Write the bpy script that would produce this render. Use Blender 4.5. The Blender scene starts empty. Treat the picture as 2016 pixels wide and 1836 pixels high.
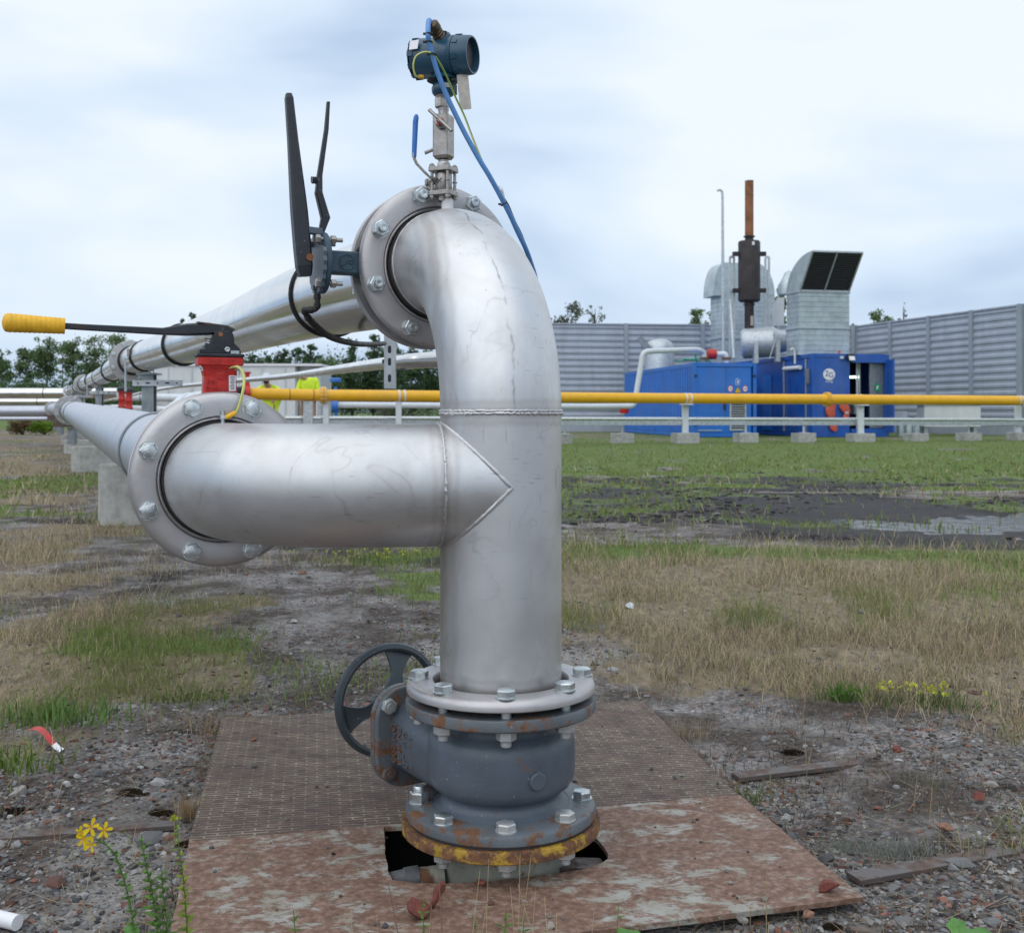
import bpy, bmesh, math, random
import numpy as np
from mathutils import Vector, Matrix
R = math.radians
PI = math.pi
rnd = random.Random(7)
S = bpy.context.scene
COL = S.collection
# ------------------------------------------------------------------ camera, world, sun, exposure
CAMZ = 0.80
FPX = 2178.0                       # focal length in units of the 2016 px wide view
cam = bpy.data.cameras.new('camera'); cam.sensor_width = 36; cam.lens = FPX / 2016 * 36
cam.shift_y = -106 / 2016; cam.clip_start = 0.05; cam.clip_end = 4000
cam.dof.use_dof = True; cam.dof.focus_distance = 1.98; cam.dof.aperture_fstop = 13
camo = bpy.data.objects.new('camera', cam); COL.objects.link(camo)
camo.location = (0, 0, CAMZ); camo.rotation_euler = (R(90), 0, 0); S.camera = camo
S.view_settings.view_transform = 'Standard'; S.view_settings.look = 'None'
S.view_settings.exposure = 0.35; S.view_settings.gamma = 1
S.render.resolution_x = 1024; S.render.resolution_y = 932
SUN_EL, SUN_AZ = R(58), R(215)     # azimuth clockwise from +Y
w = bpy.data.worlds.new('World'); S.world = w; w.use_nodes = True
nt = w.node_tree; nt.nodes.clear()
def nn(t, typ, **kw):
    n = t.nodes.new(typ)
    for k, v in kw.items():
        if k in n.inputs: n.inputs[k].default_value = v
        else: setattr(n, k, v)
    return n
out = nn(nt, 'ShaderNodeOutputWorld'); bg = nn(nt, 'ShaderNodeBackground'); bg.inputs[1].default_value = 0.1
sky = nn(nt, 'ShaderNodeTexSky'); sky.sky_type = 'NISHITA'; sky.sun_disc = False
sky.sun_elevation = SUN_EL; sky.sun_rotation = SUN_AZ; sky.dust_density = 2
tc = nn(nt, 'ShaderNodeTexCoord')
mp = nn(nt, 'ShaderNodeMapping'); mp.inputs['Scale'].default_value = (1, 1, 2.8); mp.inputs['Location'].default_value = (2.3, .4, .15)
nz = nn(nt, 'ShaderNodeTexNoise'); nz.inputs['Scale'].default_value = 1.9; nz.inputs['Detail'].default_value = 4; nz.inputs['Roughness'].default_value = .45; nz.inputs['Distortion'].default_value = .25
rp = nn(nt, 'ShaderNodeValToRGB')
e = rp.color_ramp.elements; e[0].position = .36; e[0].color = (.42, .56, .77, 1); e[1].position = .60; e[1].color = (.89, .96, 1.03, 1)
m = rp.color_ramp.elements.new(.48); m.color = (.69, .82, .98, 1)
sep = nn(nt, 'ShaderNodeSeparateXYZ')
# darker, bluer low bank of cloud towards the left
mr = nn(nt, 'ShaderNodeMapRange'); mr.inputs[1].default_value = -.45; mr.inputs[2].default_value = .15
mr2 = nn(nt, 'ShaderNodeMapRange'); mr2.inputs[1].default_value = .02; mr2.inputs[2].default_value = .36
mx = nn(nt, 'ShaderNodeMath', operation='MAXIMUM')
add = nn(nt, 'ShaderNodeMath', operation='MULTIPLY_ADD'); add.inputs[1].default_value = .17; 
sub = nn(nt, 'ShaderNodeMath', operation='ADD'); sub.inputs[1].default_value = -.125
gain = nn(nt, 'ShaderNodeVectorMath', operation='SCALE'); gain.inputs['Scale'].default_value = 8.2
mixc = nn(nt, 'ShaderNodeMix', data_type='RGBA'); mixc.inputs[0].default_value = .93
L = nt.links.new
L(tc.outputs['Generated'], mp.inputs[0]); L(mp.outputs[0], nz.inputs['Vector'])
L(tc.outputs['Generated'], sep.inputs[0]); L(sep.outputs['X'], mr.inputs[0]); L(sep.outputs['Z'], mr2.inputs[0])
L(mr.outputs[0], mx.inputs[0]); L(mr2.outputs[0], mx.inputs[1])
L(mx.outputs[0], add.inputs[0]); L(nz.outputs[0], sub.inputs[0]); L(sub.outputs[0], add.inputs[2])
L(add.outputs[0], rp.inputs[0]); L(rp.outputs[0], gain.inputs[0])
L(sky.outputs[0], mixc.inputs[6]); L(gain.outputs[0], mixc.inputs[7])
L(mixc.outputs[2], bg.inputs[0]); L(bg.outputs[0], out.inputs[0])
sl = bpy.data.lights.new('sun', 'SUN'); sl.energy = 1.1; sl.angle = R(100); sl.color = (1, .96, .9)
so = bpy.data.objects.new('sun', sl); COL.objects.link(so)
sd = Vector((math.sin(SUN_AZ) * math.cos(SUN_EL), math.cos(SUN_AZ) * math.cos(SUN_EL), math.sin(SUN_EL)))
so.rotation_euler = sd.to_track_quat('Z', 'Y').to_euler()

def W(u, v, D):                     # view pixel (2016 wide) at a real distance D -> world point
    return Vector(((u - 1008) / FPX * D, D, CAMZ - (v - 812) / FPX * D))

# ------------------------------------------------------------------ materials
def mat(name, base=(.5, .5, .5), rough=.6, metal=0., spec=.5, **k):
    m = bpy.data.materials.new(name); m.use_nodes = True
    b = m.node_tree.nodes['Principled BSDF']
    b.inputs['Base Color'].default_value = (*base, 1); b.inputs['Roughness'].default_value = rough
    b.inputs['Metallic'].default_value = metal; b.inputs['Specular IOR Level'].default_value = spec
    for kk, vv in k.items():
        b.inputs[kk].default_value = vv
    return m
class NT:
    def __init__(s, m):
        s.m = m; s.t = m.node_tree; s.b = s.t.nodes['Principled BSDF']; s.tc = s.t.nodes.new('ShaderNodeTexCoord')
    def link(s, a, b): s.t.links.new(a, b)
    def coord(s, kind='Object', scale=(1, 1, 1), rot=(0, 0, 0), loc=(0, 0, 0)):
        mpn = s.t.nodes.new('ShaderNodeMapping'); mpn.inputs['Scale'].default_value = scale
        mpn.inputs['Rotation'].default_value = rot; mpn.inputs['Location'].default_value = loc
        s.link(s.tc.outputs[kind], mpn.inputs[0]); return mpn.outputs[0]
    def noise(s, vec, scale, detail=4, rough=.55, dist=0):
        n = s.t.nodes.new('ShaderNodeTexNoise'); n.inputs['Scale'].default_value = scale; n.inputs['Detail'].default_value = detail
        n.inputs['Roughness'].default_value = rough; n.inputs['Distortion'].default_value = dist
        s.link(vec, n.inputs['Vector']); return n.outputs[0]
    def ramp(s, fac, stops):
        r = s.t.nodes.new('ShaderNodeValToRGB'); cr = r.color_ramp
        while len(cr.elements) < len(stops): cr.elements.new(.5)
        for el, (p, c) in zip(cr.elements, stops):
            el.position = p; el.color = (*(c if hasattr(c, '__len__') else (c, c, c)), 1)
        s.link(fac, r.inputs[0]); return r.outputs[0]
    def mix(s, fac, a, b):
        n = s.t.nodes.new('ShaderNodeMix'); n.data_type = 'RGBA'
        for i, x in ((0, fac), (6, a), (7, b)):
            if isinstance(x, (int, float)): n.inputs[i].default_value = x
            elif isinstance(x, tuple): n.inputs[i].default_value = (*x, 1)
            else: s.link(x, n.inputs[i])
        return n.outputs[2]
    def math(s, op, a, b=0.):
        n = s.t.nodes.new('ShaderNodeMath'); n.operation = op
        for i, x in ((0, a), (1, b)):
            if isinstance(x, (int, float)): n.inputs[i].default_value = x
            else: s.link(x, n.inputs[i])
        return n.outputs[0]
    def attr(s, name):
        n = s.t.nodes.new('ShaderNodeAttribute'); n.attribute_name = name; return n
    def bump(s, h, strength=.3, dist=.01):
        n = s.t.nodes.new('ShaderNodeBump'); n.inputs['Strength'].default_value = strength; n.inputs['Distance'].default_value = dist
        s.link(h, n.inputs['Height']); s.link(n.outputs[0], s.b.inputs['Normal']); return n
    def base(s, c): s.link(c, s.b.inputs['Base Color'])
    def rough(s, c): s.link(c, s.b.inputs['Roughness'])
    def metal(s, c): s.link(c, s.b.inputs['Metallic'])
MT = {}
def m_steel(name, base, rough, stain=.35, metal=.85, seam=False, tint=False):
    m = mat(name, base, rough, metal); n = NT(m); v = n.coord()
    big = n.noise(v, 5, 5, .6, .6); fine = n.noise(v, 60, 3)
    c = n.mix(n.ramp(big, [(.42, 0.), (.72, stain)]), base, (base[0] * .72, base[1] * .66, base[2] * .60))
    c = n.mix(n.ramp(fine, [(.55, 0.), (.9, .16)]), c, (base[0] * .6, base[1] * .6, base[2] * .6))
    # short dark scratches and smears
    sc = n.noise(n.coord(scale=(26, 26, 150), rot=(.3, .5, .2)), 1.0, 2, .5)
    area = n.noise(n.coord(loc=(3, 1, 2)), 7, 2)
    k = n.math('MULTIPLY', n.ramp(sc, [(.66, 0.), (.72, 1.)]), n.ramp(area, [(.50, 0.), (.60, .28)]))
    c = n.mix(k, c, (.16, .15, .15))
    sc2 = n.noise(n.coord(scale=(150, 150, 14), rot=(.1, .2, .1)), 1.0, 2, .5)
    k2 = n.math('MULTIPLY', n.ramp(sc2, [(.68, 0.), (.72, 1.)]), n.ramp(n.noise(n.coord(loc=(7, 4, 2)), 6, 2), [(.50, 0.), (.62, .32)]))
    c = n.mix(k2, c, (.2, .17, .15))
    # rare brown specks
    sp = n.noise(n.coord(loc=(1, 5, 9)), 95, 1)
    c = n.mix(n.ramp(sp, [(.80, 0.), (.83, .6)]), c, (.16, .10, .07))
    if seam:
        uvs = n.t.nodes.new('ShaderNodeSeparateXYZ'); n.link(n.tc.outputs['UV'], uvs.inputs[0])
        wob = n.math('MULTIPLY', n.math('SUBTRACT', n.noise(v, 16, 4), .5), .05)
        for (u0, wd, a) in ((seam, .0045, .75),):
            d = n.math('ABSOLUTE', n.math('SUBTRACT', n.math('ADD', uvs.outputs[0], wob), u0))
            k = n.math('MULTIPLY', n.ramp(d, [(0, 1.), (wd, 0.)]), n.ramp(n.noise(v, 20, 3), [(.42, 0.), (.6, a)]))
            c = n.mix(k, c, (.20, .16, .15))
    # wandering water marks and smears
    for (sc_, ps, wd_, a_) in ((2.6, .52, .005, .24), (4.2, .47, .010, .12)):
        nn_ = n.noise(n.coord(loc=(ps * 9, 2, 1)), sc_, 4, .55, .5)
        c = n.mix(n.math('MULTIPLY', n.ramp(n.math('ABSOLUTE', n.math('SUBTRACT', nn_, ps)), [(0, a_), (wd_, 0.)]), n.ramp(n.noise(v, 11, 3), [(.42, 0.), (.58, 1.)])), c, (.20, .17, .155))
    sm_ = n.noise(n.coord(scale=(14, 14, 2.2)), 1.0, 4, .6); c = n.mix(n.ramp(sm_, [(.5, 0.), (.78, .17)]), c, (base[0] * .55, base[1] * .53, base[2] * .52))
    if tint:      # dull brown heat tint along the welds
        sp3 = n.t.nodes.new('ShaderNodeSeparateXYZ'); n.link(n.tc.outputs['Object'], sp3.inputs[0])
        wob = n.math('MULTIPLY', n.math('SUBTRACT', n.noise(v, 14, 3), .5), .02)
        bx_ = n.math('ADD', n.math('ADD', n.math('MULTIPLY', sp3.outputs[0], -.982), n.math('MULTIPLY', sp3.outputs[1], -.19)), .3602)
        for src, at_ in ((n.math('ADD', sp3.outputs[2], wob), .80), (n.math('ADD', sp3.outputs[2], wob), .318), (n.math('ADD', bx_, wob), .113)):
            c = n.mix(n.ramp(n.math('ABSOLUTE', n.math('SUBTRACT', src, at_)), [(.004, .42), (.011, .12), (.020, .22), (.026, 0.)]), c, (.24, .20, .17))
    n.base(c)
    n.rough(n.math('ADD', n.ramp(n.noise(v, 9, 4, .6), [(.3, max(rough - .10, .05)), (.75, rough + .12)]), n.ramp(sm_, [(.5, 0.), (.8, .12)])))
    n.bump(n.noise(v, 260, 2), .05, .002)
    return m
MT['steel'] = m_steel('stainless_steel', (.605, .615, .63), .44, metal=.85, tint=True)
MT['steel_elbow'] = m_steel('stainless_steel_elbow', (.64, .65, .665), .44, .45, metal=.85, seam=.79, tint=True)
MT['ring'] = m_steel('pressed_flange_steel', (.52, .51, .52), .46, .45, .75)
MT['weld'] = m_steel('weld_bead', (.56, .565, .58), .45, .5, .8)
MT['bluegrey_line'] = m_steel('matt_pipe_steel', (.50, .53, .60), .42, .2, .7)
def m_simple(key, base, rough=.5, metal=0., var=.25, scale=20, bump=.1, bscale=None, coat=0.):
    m = mat(key, base, rough, metal); n = NT(m); v = n.coord()
    dk = tuple(x * (1 - var) for x in base); lt = tuple(min(1, x * (1 + var)) for x in base)
    n.base(n.ramp(n.noise(v, scale, 5, .6), [(.3, dk), (.7, lt)]))
    n.rough(n.ramp(n.noise(v, scale * .7, 3), [(.3, max(.03, rough - .1)), (.7, min(1, rough + .1))]))
    if bump: n.bump(n.noise(v, bscale or scale * 6, 3), bump, .004)
    MT[key] = m; return m
m = m_simple('bright_clad', (.70, .695, .69), .17, 1., .12, 5, .0)
# long dents in the cladding stretch its reflections
n = NT(m); n.bump(n.noise(n.coord('UV', scale=(9, .6, 1)), 1.6, 2, .5), .05, .03)
m_simple('zinc', (.56, .60, .61), .33, .9, .25, 60, .15)
m_simple('zinc_bright', (.75, .78, .78), .22, .95, .15, 60, .1)
m_simple('galv', (.50, .54, .57), .45, .55, .22, 14, .05)
m_simple('galv_dark', (.26, .29, .31), .5, .5, .25, 14, .1)
m_simple('duct', (.47, .54, .57), .42, .45, .2, 3, 0)
m_simple('black_iron', (.018, .021, .028), .5, 0, .4, 40, .3)
m_simple('hose_grey', (.07, .072, .08), .5, 0, .3, 60, .2)
m_simple('black_rubber', (.012, .012, .013), .55, 0, .3, 60, .2)
m_simple('dark_gasket', (.03, .027, .027), .7, 0, .3, 60, .1)
m_simple('blue_cast', (.035, .075, .11), .45, 0, .25, 40, .35, 300)
m_simple('housing_blue', (.022, .075, .125), .30, 0, .15, 25, .08, 300)
m_simple('cable_blue', (.10, .26, .56), .45, 0, .12, 30, .05)
m_simple('sleeve_blue', (.03, .16, .52), .4, 0, .1, 30, .05)
m_simple('yellow_grip', (.80, .44, .02), .55, 0, .14, 60, .1)
m_simple('yellow_pipe', (.80, .42, .01), .40, 0, .07, 6, 0)
m_simple('red_valve', (.50, .018, .012), .38, 0, .2, 60, .4, 350)
m_simple('white_tape', (.72, .72, .72), .6, 0, .1, 60, .1)
m_simple('white_paint', (.62, .66, .70), .5, 0, .08, 6, .0)
m_simple('label_white', (.75, .75, .78), .5, 0, .05, 20, 0)
m_simple('print_grey', (.16, .16, .2), .5, 0, .2, 20, 0)
m_simple('instrument_steel', (.36, .34, .32), .38, .8, .2, 90, .2, 500)
m_simple('tag_steel', (.42, .39, .34), .45, .7, .2, 60, .1)
m_simple('gland_brass', (.10, .075, .05), .4, .8, .4, 90, .2)
m_simple('red_plastic', (.45, .02, .02), .4)
m_simple('wire_green', (.10, .22, .03), .5, 0, .1)
m_simple('concrete', (.40, .40, .38), .85, 0, .25, 12, .5, 90)
m_simple('barrier_grey', (.40, .445, .52), .5, .15, .08, 2, 0)
m_simple('barrier_post', (.33, .375, .43), .5, .15, .08, 2, 0)
m_simple('container_blue', (.012, .150, .56), .38, 0, .12, 1.5, 0)
m_simple('container_deep', (.008, .088, .40), .34, 0, .15, 1.5, 0)
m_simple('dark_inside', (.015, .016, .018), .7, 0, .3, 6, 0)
m_simple('sootblack', (.035, .028, .030), .6, .2, .4, 3, .0)
m_simple('rust_orange', (.24, .10, .045), .8, 0, .35, 4, .2)
m_simple('orange_bag', (.50, .09, .05), .6, 0, .2, 5, .2)
m_simple('green_rail', (.05, .35, .20), .5)
m_simple('hill_green', (.045, .075, .05), .95, 0, .3, .05, 0)
m_simple('bark', (.07, .055, .04), .9, 0, .3, 12, .4)
m_simple('stone_grey', (.21, .195, .18), .9, 0, .3, 60, .6)
m_simple('brick_red', (.17, .05, .036), .9, 0, .35, 60, .6)
m_simple('brick_orange', (.26, .14, .095), .9, 0, .3, 60, .6)
m_simple('hiviz', (.60, .80, .03), .7, 0, .12, 8, .1)
m_simple('khaki', (.20, .16, .09), .85, 0, .2, 8, .1)
m_simple('skin', (.45, .24, .17), .6, 0, .05, 8, .0)
m_simple('helmet', (.55, .60, .65), .35, 0, .05, 8, .0)
m_simple('cabinet', (.66, .68, .69), .5, 0, .06, 3, .0)
m_simple('sign_red', (.55, .03, .03), .5); m_simple('sign_yellow', (.80, .50, .02), .5); m_simple('sign_blue', (.02, .15, .5), .5); m_simple('sign_green', (.02, .35, .15), .5)
for key, a_ in (('container_blue', .14), ('container_deep', .16), ('barrier_grey', .16), ('barrier_post', .12), ('duct', .22), ('cabinet', .14), ('yellow_pipe', .10)):
    n = NT(MT[key]); src = n.b.inputs['Base Color'].links[0].from_socket
    k_ = n.ramp(n.noise(n.coord(scale=(3.2, 3.2, .35)), 1.0, 5, .65), [(.45, 0.), (.72, a_)]); k2_ = n.ramp(n.noise(n.coord(loc=(5, 3, 1)), .9, 5, .7), [(.45, 0.), (.7, a_ * .7)])
    n.base(n.mix(k2_, n.mix(k_, src, (.10, .09, .08)), (.33, .34, .35)))
    if key in ('duct', 'barrier_grey'): n.bump(n.noise(n.coord(), 2.2, 3), .25, .05)
# painted valve iron with rust
def m_painted(key, base, amt, rustc=(.13, .055, .028), scale=22, metal=0, rough=.42, k2=(.19, .095, .045)):
    m = mat(key, base, rough, metal); n = NT(m); v = n.coord()
    a = n.noise(v, scale, 6, .68, .3); c0 = n.ramp(n.noise(v, 9, 3), [(.3, tuple(x * .8 for x in base)), (.7, tuple(x * 1.2 for x in base))])
    rc = n.ramp(n.noise(v, scale * 3, 4), [(.35, rustc), (.7, k2)])
    k = n.ramp(a, [(1 - amt - .04, 0.), (1 - amt + .05, 1.)])
    c = n.mix(k, c0, rc)
    c = n.mix(n.ramp(n.noise(v, 130, 2), [(.70, 0.), (.74, .5)]), c, (.35, .36, .36))
    n.base(c); n.rough(n.ramp(k, [(0, rough), (1, .85)])); n.bump(n.noise(v, 240, 4, .6), .35, .002); MT[key] = m
m_painted('valve_paint', (.085, .107, .135), .335)
m_painted('wheel_paint', (.045, .060, .072), .30)
m_painted('valve_rim', (.11, .128, .145), .47, scale=26)
m_painted('yellow_rust', (.38, .23, .02), .575, rustc=(.085, .04, .025), scale=30, k2=(.22, .10, .04))
m_painted('stub_paint', (.34, .34, .29), .45, scale=16)
m_painted('dusty_bolt', (.50, .52, .52), .30, scale=40, metal=.6, k2=(.30, .26, .2))
m_painted('brown_strip', (.095, .08, .075), .5, rustc=(.075, .05, .042), scale=20, k2=(.15, .10, .08))
m_painted('black_lever', (.020, .023, .032), .34, rustc=(.055, .028, .018), scale=14, k2=(.10, .05, .03))
# rusty flat plate: flaking grey-green paint over brown rust
m = mat('rusty_plate', (.2, .1, .07), .75); n = NT(m); v = n.coord()
a = n.noise(n.coord(scale=(.9, 1.35, 1), rot=(0, 0, -.23)), 15, 9, .74, .4); bb = n.noise(v, 75, 6, .72)
rust = n.ramp(bb, [(.3, (.085, .046, .032)), (.5, (.175, .098, .066)), (.72, (.33, .235, .19))])
pal = n.ramp(n.noise(v, 24, 4), [(.35, (.27, .27, .215)), (.7, (.40, .41, .39))])
n.base(n.mix(n.ramp(n.math('ADD', n.math('MULTIPLY', a, .62), n.math('ADD', n.math('MULTIPLY', n.noise(v, 3.2, 3), .22), n.math('MULTIPLY', n.noise(n.coord(scale=(1, 2.2, 1), rot=(0, 0, -.2)), 55, 5, .7), .16))), [(.518, 0.), (.560, .8)]), rust, pal)); n.bump(n.noise(v, 90, 5, .6), .35, .004); n.rough(n.ramp(a, [(.4, .85), (.6, .6)])); MT['rusty_plate'] = m
# tread plate: rows of short raised bars with worn pale tops
m = mat('tread_plate', (.1, .08, .07), .7); n = NT(m); v = n.coord(rot=(0, 0, R(-10)))
def bars(scale, off):
    br = n.t.nodes.new('ShaderNodeTexBrick'); br.inputs['Scale'].default_value = 1; br.inputs['Mortar Size'].default_value = .0030
    br.inputs['Brick Width'].default_value = .046; br.inputs['Row Height'].default_value = .0125; br.inputs['Mortar Smooth'].default_value = .6
    br.offset = .5; n.link(v, br.inputs['Vector']); return br.outputs['Fac']
bf = bars(1, 0)
wearn = n.noise(n.coord(scale=(1, 2.5, 1)), 6, 6, .65)
dark = n.ramp(n.noise(v, 30, 4), [(.3, (.046, .027, .024)), (.7, (.115, .066, .054))])
pale = n.ramp(n.noise(v, 40, 4), [(.3, (.22, .175, .125)), (.7, (.40, .35, .25))])
stk = n.noise(n.coord(scale=(1, 4.5, 1), rot=(0, 0, R(-10))), 26, 5, .7, .4)
k = n.math('MULTIPLY', n.math('MULTIPLY', n.ramp(bf, [(.1, .10), (.7, 1.)]), n.ramp(stk, [(.36, .08), (.54, 1.)])), n.ramp(wearn, [(.36, .25), (.60, 1.)]))
n.base(n.mix(k, dark, pale)); n.bump(bf, .8, .004); MT['tread_plate'] = m
# vertex coloured matter (gravel, grass, leaves)
def m_attr(key, rough=.8, trans=0., bump=0):
    m = mat(key, (.2, .2, .2), rough, 0, .3); n = NT(m); a = n.attr('col'); n.base(a.outputs['Color'])
    if bump: n.bump(n.noise(n.coord(), bump, 3), .5, .003)
    if trans:
        tr = n.t.nodes.new('ShaderNodeBsdfTranslucent'); n.link(a.outputs['Color'], tr.inputs[0])
        mixs = n.t.nodes.new('ShaderNodeMixShader'); mixs.inputs[0].default_value = trans
        o = n.t.nodes['Material Output']; n.link(n.b.outputs[0], mixs.inputs[1]); n.link(tr.outputs[0], mixs.inputs[2]); n.link(mixs.outputs[0], o.inputs[0])
    MT[key] = m
m_attr('stone', .85, 0, 200); m_attr('blades', .75, .3); m_attr('leaves', .6, .3)
m = mat('water', (.02, .022, .025), .10, 0, .5); n = NT(m); n.bump(n.noise(n.coord(), 9, 3), .35, .02); MT['water'] = m
m = mat('lamp_glow', (.8, 1, .9), .5); bb = m.node_tree.nodes['Principled BSDF']; bb.inputs['Emission Color'].default_value = (.7, 1, .85, 1); bb.inputs['Emission Strength'].default_value = 3; MT['lamp_glow'] = m
# yellow/green striped earth wire
m = mat('earth_wire', (.5, .5, .1), .45); n = NT(m)
wv = n.t.nodes.new('ShaderNodeSeparateXYZ'); n.link(n.tc.outputs['UV'], wv.inputs[0])
n.base(n.mix(n.ramp(n.math('FRACT', n.math('ADD', wv.outputs[0], n.math('MULTIPLY', wv.outputs[1], 2.))), [(.36, 0.), (.42, 1.)]), (.13, .25, .05), (.62, .60, .20))); MT['earth_wire'] = m

# ------------------------------------------------------------------ mesh builder
def frame(dirv, up=None):
    z = Vector(dirv).normalized()
    up = Vector(up) if up is not None else (Vector((0, 0, 1)) if abs(z.z) < .95 else Vector((0, 1, 0)))
    x = up.cross(z).normalized(); y = z.cross(x)
    return x, y, z
class MB:
    def __init__(s): s.v = []; s.f = []; s.uv = []; s.sm = []
    def add(s, vs, fs, smooth=False, uvs=None):
        o = len(s.v); s.v += [tuple(p) for p in vs]
        for i, f in enumerate(fs):
            s.f.append([o + j for j in f]); s.sm.append(smooth)
            s.uv.append(uvs[i] if uvs else None)
        return s
    def grid(s, rows, closed=True, smooth=True, uvf=None):
        n = len(rows[0]); vs = [p for r in rows for p in r]; fs = []; uvs = []
        for i in range(len(rows) - 1):
            for j in range(n if closed else n - 1):
                k = (j + 1) % n
                fs.append((i * n + j, i * n + k, (i + 1) * n + k, (i + 1) * n + j))
                if uvf: uvs.append([(j / n, uvf[i]), ((j + 1) / n, uvf[i]), ((j + 1) / n, uvf[i + 1]), (j / n, uvf[i + 1])])
        return s.add(vs, fs, smooth, uvs or None)
    def box(s, c, size, M=None):
        cx, cy, cz = c; a, b, d = size[0] / 2, size[1] / 2, size[2] / 2
        vs = [Vector((x * a, y * b, z * d)) for z in (-1, 1) for y in (-1, 1) for x in (-1, 1)]
        if M is not None: vs = [M @ p for p in vs]
        vs = [p + Vector(c) for p in vs]
        return s.add(vs, [(0, 2, 3, 1), (4, 5, 7, 6), (0, 1, 5, 4), (2, 6, 7, 3), (0, 4, 6, 2), (1, 3, 7, 5)])
    def bar(s, p, q, w, h, up=(0, 0, 1)):
        p, q = Vector(p), Vector(q); z = (q - p).normalized(); upv = Vector(up)
        if abs(z.dot(upv.normalized())) > .98: upv = Vector((0, 1, 0))
        x = upv.cross(z).normalized(); y = z.cross(x)
        vs = [pt + x * (w / 2 * a) + y * (h / 2 * b) for pt in (p, q) for a, b in ((-1, -1), (1, -1), (1, 1), (-1, 1))]
        return s.add(vs, [(3, 2, 1, 0), (4, 5, 6, 7), (0, 1, 5, 4), (1, 2, 6, 5), (2, 3, 7, 6), (3, 0, 4, 7)])
    def tube(s, pts, r, n=16, cap=True, up=None, smooth=True, uv0=0.):
        pts = [Vector(p) for p in pts]; rs = r if hasattr(r, '__len__') else [r] * len(pts)
        T = []
        for i in range(len(pts)):
            a = pts[max(i - 1, 0)]; b = pts[min(i + 1, len(pts) - 1)]; T.append((b - a).normalized())
        x, y, z = frame(T[0], up); rows = []; L = [0.]
        for i, p in enumerate(pts):
            if i:
                ax = T[i - 1].cross(T[i])
                if ax.length > 1e-7:
                    ang = T[i - 1].angle(T[i]); Rm = Matrix.Rotation(ang, 3, ax.normalized()); x = Rm @ x; y = Rm @ y
                L.append(L[-1] + (p - pts[i - 1]).length)
            rows.append([p + (x * math.cos(2 * PI * k / n) + y * math.sin(2 * PI * k / n)) * rs[i] for k in range(n)])
        s.grid(rows, True, smooth, L)
        if cap:
            s.add(rows[0], [tuple(range(n))[::-1]]); s.add(rows[-1], [tuple(range(n))])
        return s
    def lathe(s, prof, o=(0, 0, 0), d=(0, 0, 1), n=64, smooth=True, close=False, a0=0.):
        o = Vector(o); x, y, z = frame(d); rows = []
        pr = list(prof) + ([prof[0]] if close else [])
        for (r, h) in pr:
            rows.append([o + z * h + (x * math.cos(a0 + 2 * PI * k / n) + y * math.sin(a0 + 2 * PI * k / n)) * r for k in range(n)])
        # lathe with v = profile length
        L = [0.]
        for a, b in zip(pr, pr[1:]): L.append(L[-1] + math.hypot(a[0] - b[0], a[1] - b[1]))
        return s.grid(rows, True, smooth, L)
    def ringpoly(s, poly, o, x, y, z, h0, h1):   # prism of a 2-D outline
        o = Vector(o); n = len(poly)
        a = [o + x * p[0] + y * p[1] + z * h0 for p in poly]; b = [o + x * p[0] + y * p[1] + z * h1 for p in poly]
        s.add(a + b, [tuple(range(n))[::-1], tuple(range(n, 2 * n))] + [(i, (i + 1) % n, n + (i + 1) % n, n + i) for i in range(n)]); return s
    def hexp(s, o, d, af, h, rot=0., n=6, cham=.12, h0=0.):
        r = af / 2 / math.cos(PI / 6); x, y, z = frame(d); o = Vector(o); rows = []
        for (rr, hh) in ((r, h0), (r, h0 + h * (1 - cham)), (r * .88, h0 + h)):
            rows.append([o + z * hh + (x * math.cos(rot + 2 * PI * k / n) + y * math.sin(rot + 2 * PI * k / n)) * rr for k in range(n)])
        s.grid(rows, True, False); s.add(rows[-1], [tuple(range(n))]); s.add(rows[0], [tuple(range(n))[::-1]]); return s
    def torus(s, o, d, R_, r, n=64, k=10, wob=0., seed=0):
        x, y, z = frame(d); o = Vector(o); rows = []; rr_ = random.Random(seed)
        for i in range(n):
            a = 2 * PI * i / n; e = x * math.cos(a) + y * math.sin(a); rr = r * (1 + wob * rr_.uniform(-1, 1)); sh = z * (wob * r * rr_.uniform(-1, 1))
            rows.append([o + sh + e * (R_ + rr * math.cos(2 * PI * j / k)) + z * rr * math.sin(2 * PI * j / k) for j in range(k)])
        rows.append(rows[0]); return s.grid(rows, True, True)
    def sphere(s, c, r, n=16, k=10, sc=(1, 1, 1), M=None):
        c = Vector(c); rows = []
        for i in range(k + 1):
            t = PI * i / k
            row = [Vector((math.sin(t) * math.cos(2 * PI * j / n) * sc[0], math.sin(t) * math.sin(2 * PI * j / n) * sc[1], math.cos(t) * sc[2])) * r for j in range(n)]
            rows.append([c + (M @ p if M is not None else p) for p in row])
        return s.grid(rows, True, True)
    def build(s, name, m, parent=None, bevel=0., smooth=None):
        me = bpy.data.meshes.new(name); me.from_pydata(s.v, [], s.f)
        me.polygons.foreach_set('use_smooth', [bool(x) if smooth is None else smooth for x in s.sm])
        if any(u is not None for u in s.uv):
            ul = me.uv_layers.new(name='UVMap'); flat = []
            for f, u in zip(s.f, s.uv):
                flat += [c for p in (u or [(0, 0)] * len(f)) for c in p]
            ul.data.foreach_set('uv', flat)
        me.update()
        if smooth is not True and any(s.sm):
            try: me.set_sharp_from_angle(angle=R(38))
            except Exception: pass
        me.materials.append(MT[m] if isinstance(m, str) else m)
        o = bpy.data.objects.new(name, me); COL.objects.link(o)
        if parent is not None: attach(o, parent)
        if bevel:
            b = o.modifiers.new('bevel', 'BEVEL'); b.width = bevel; b.segments = 2; b.limit_method = 'ANGLE'; b.angle_limit = R(40)
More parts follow.
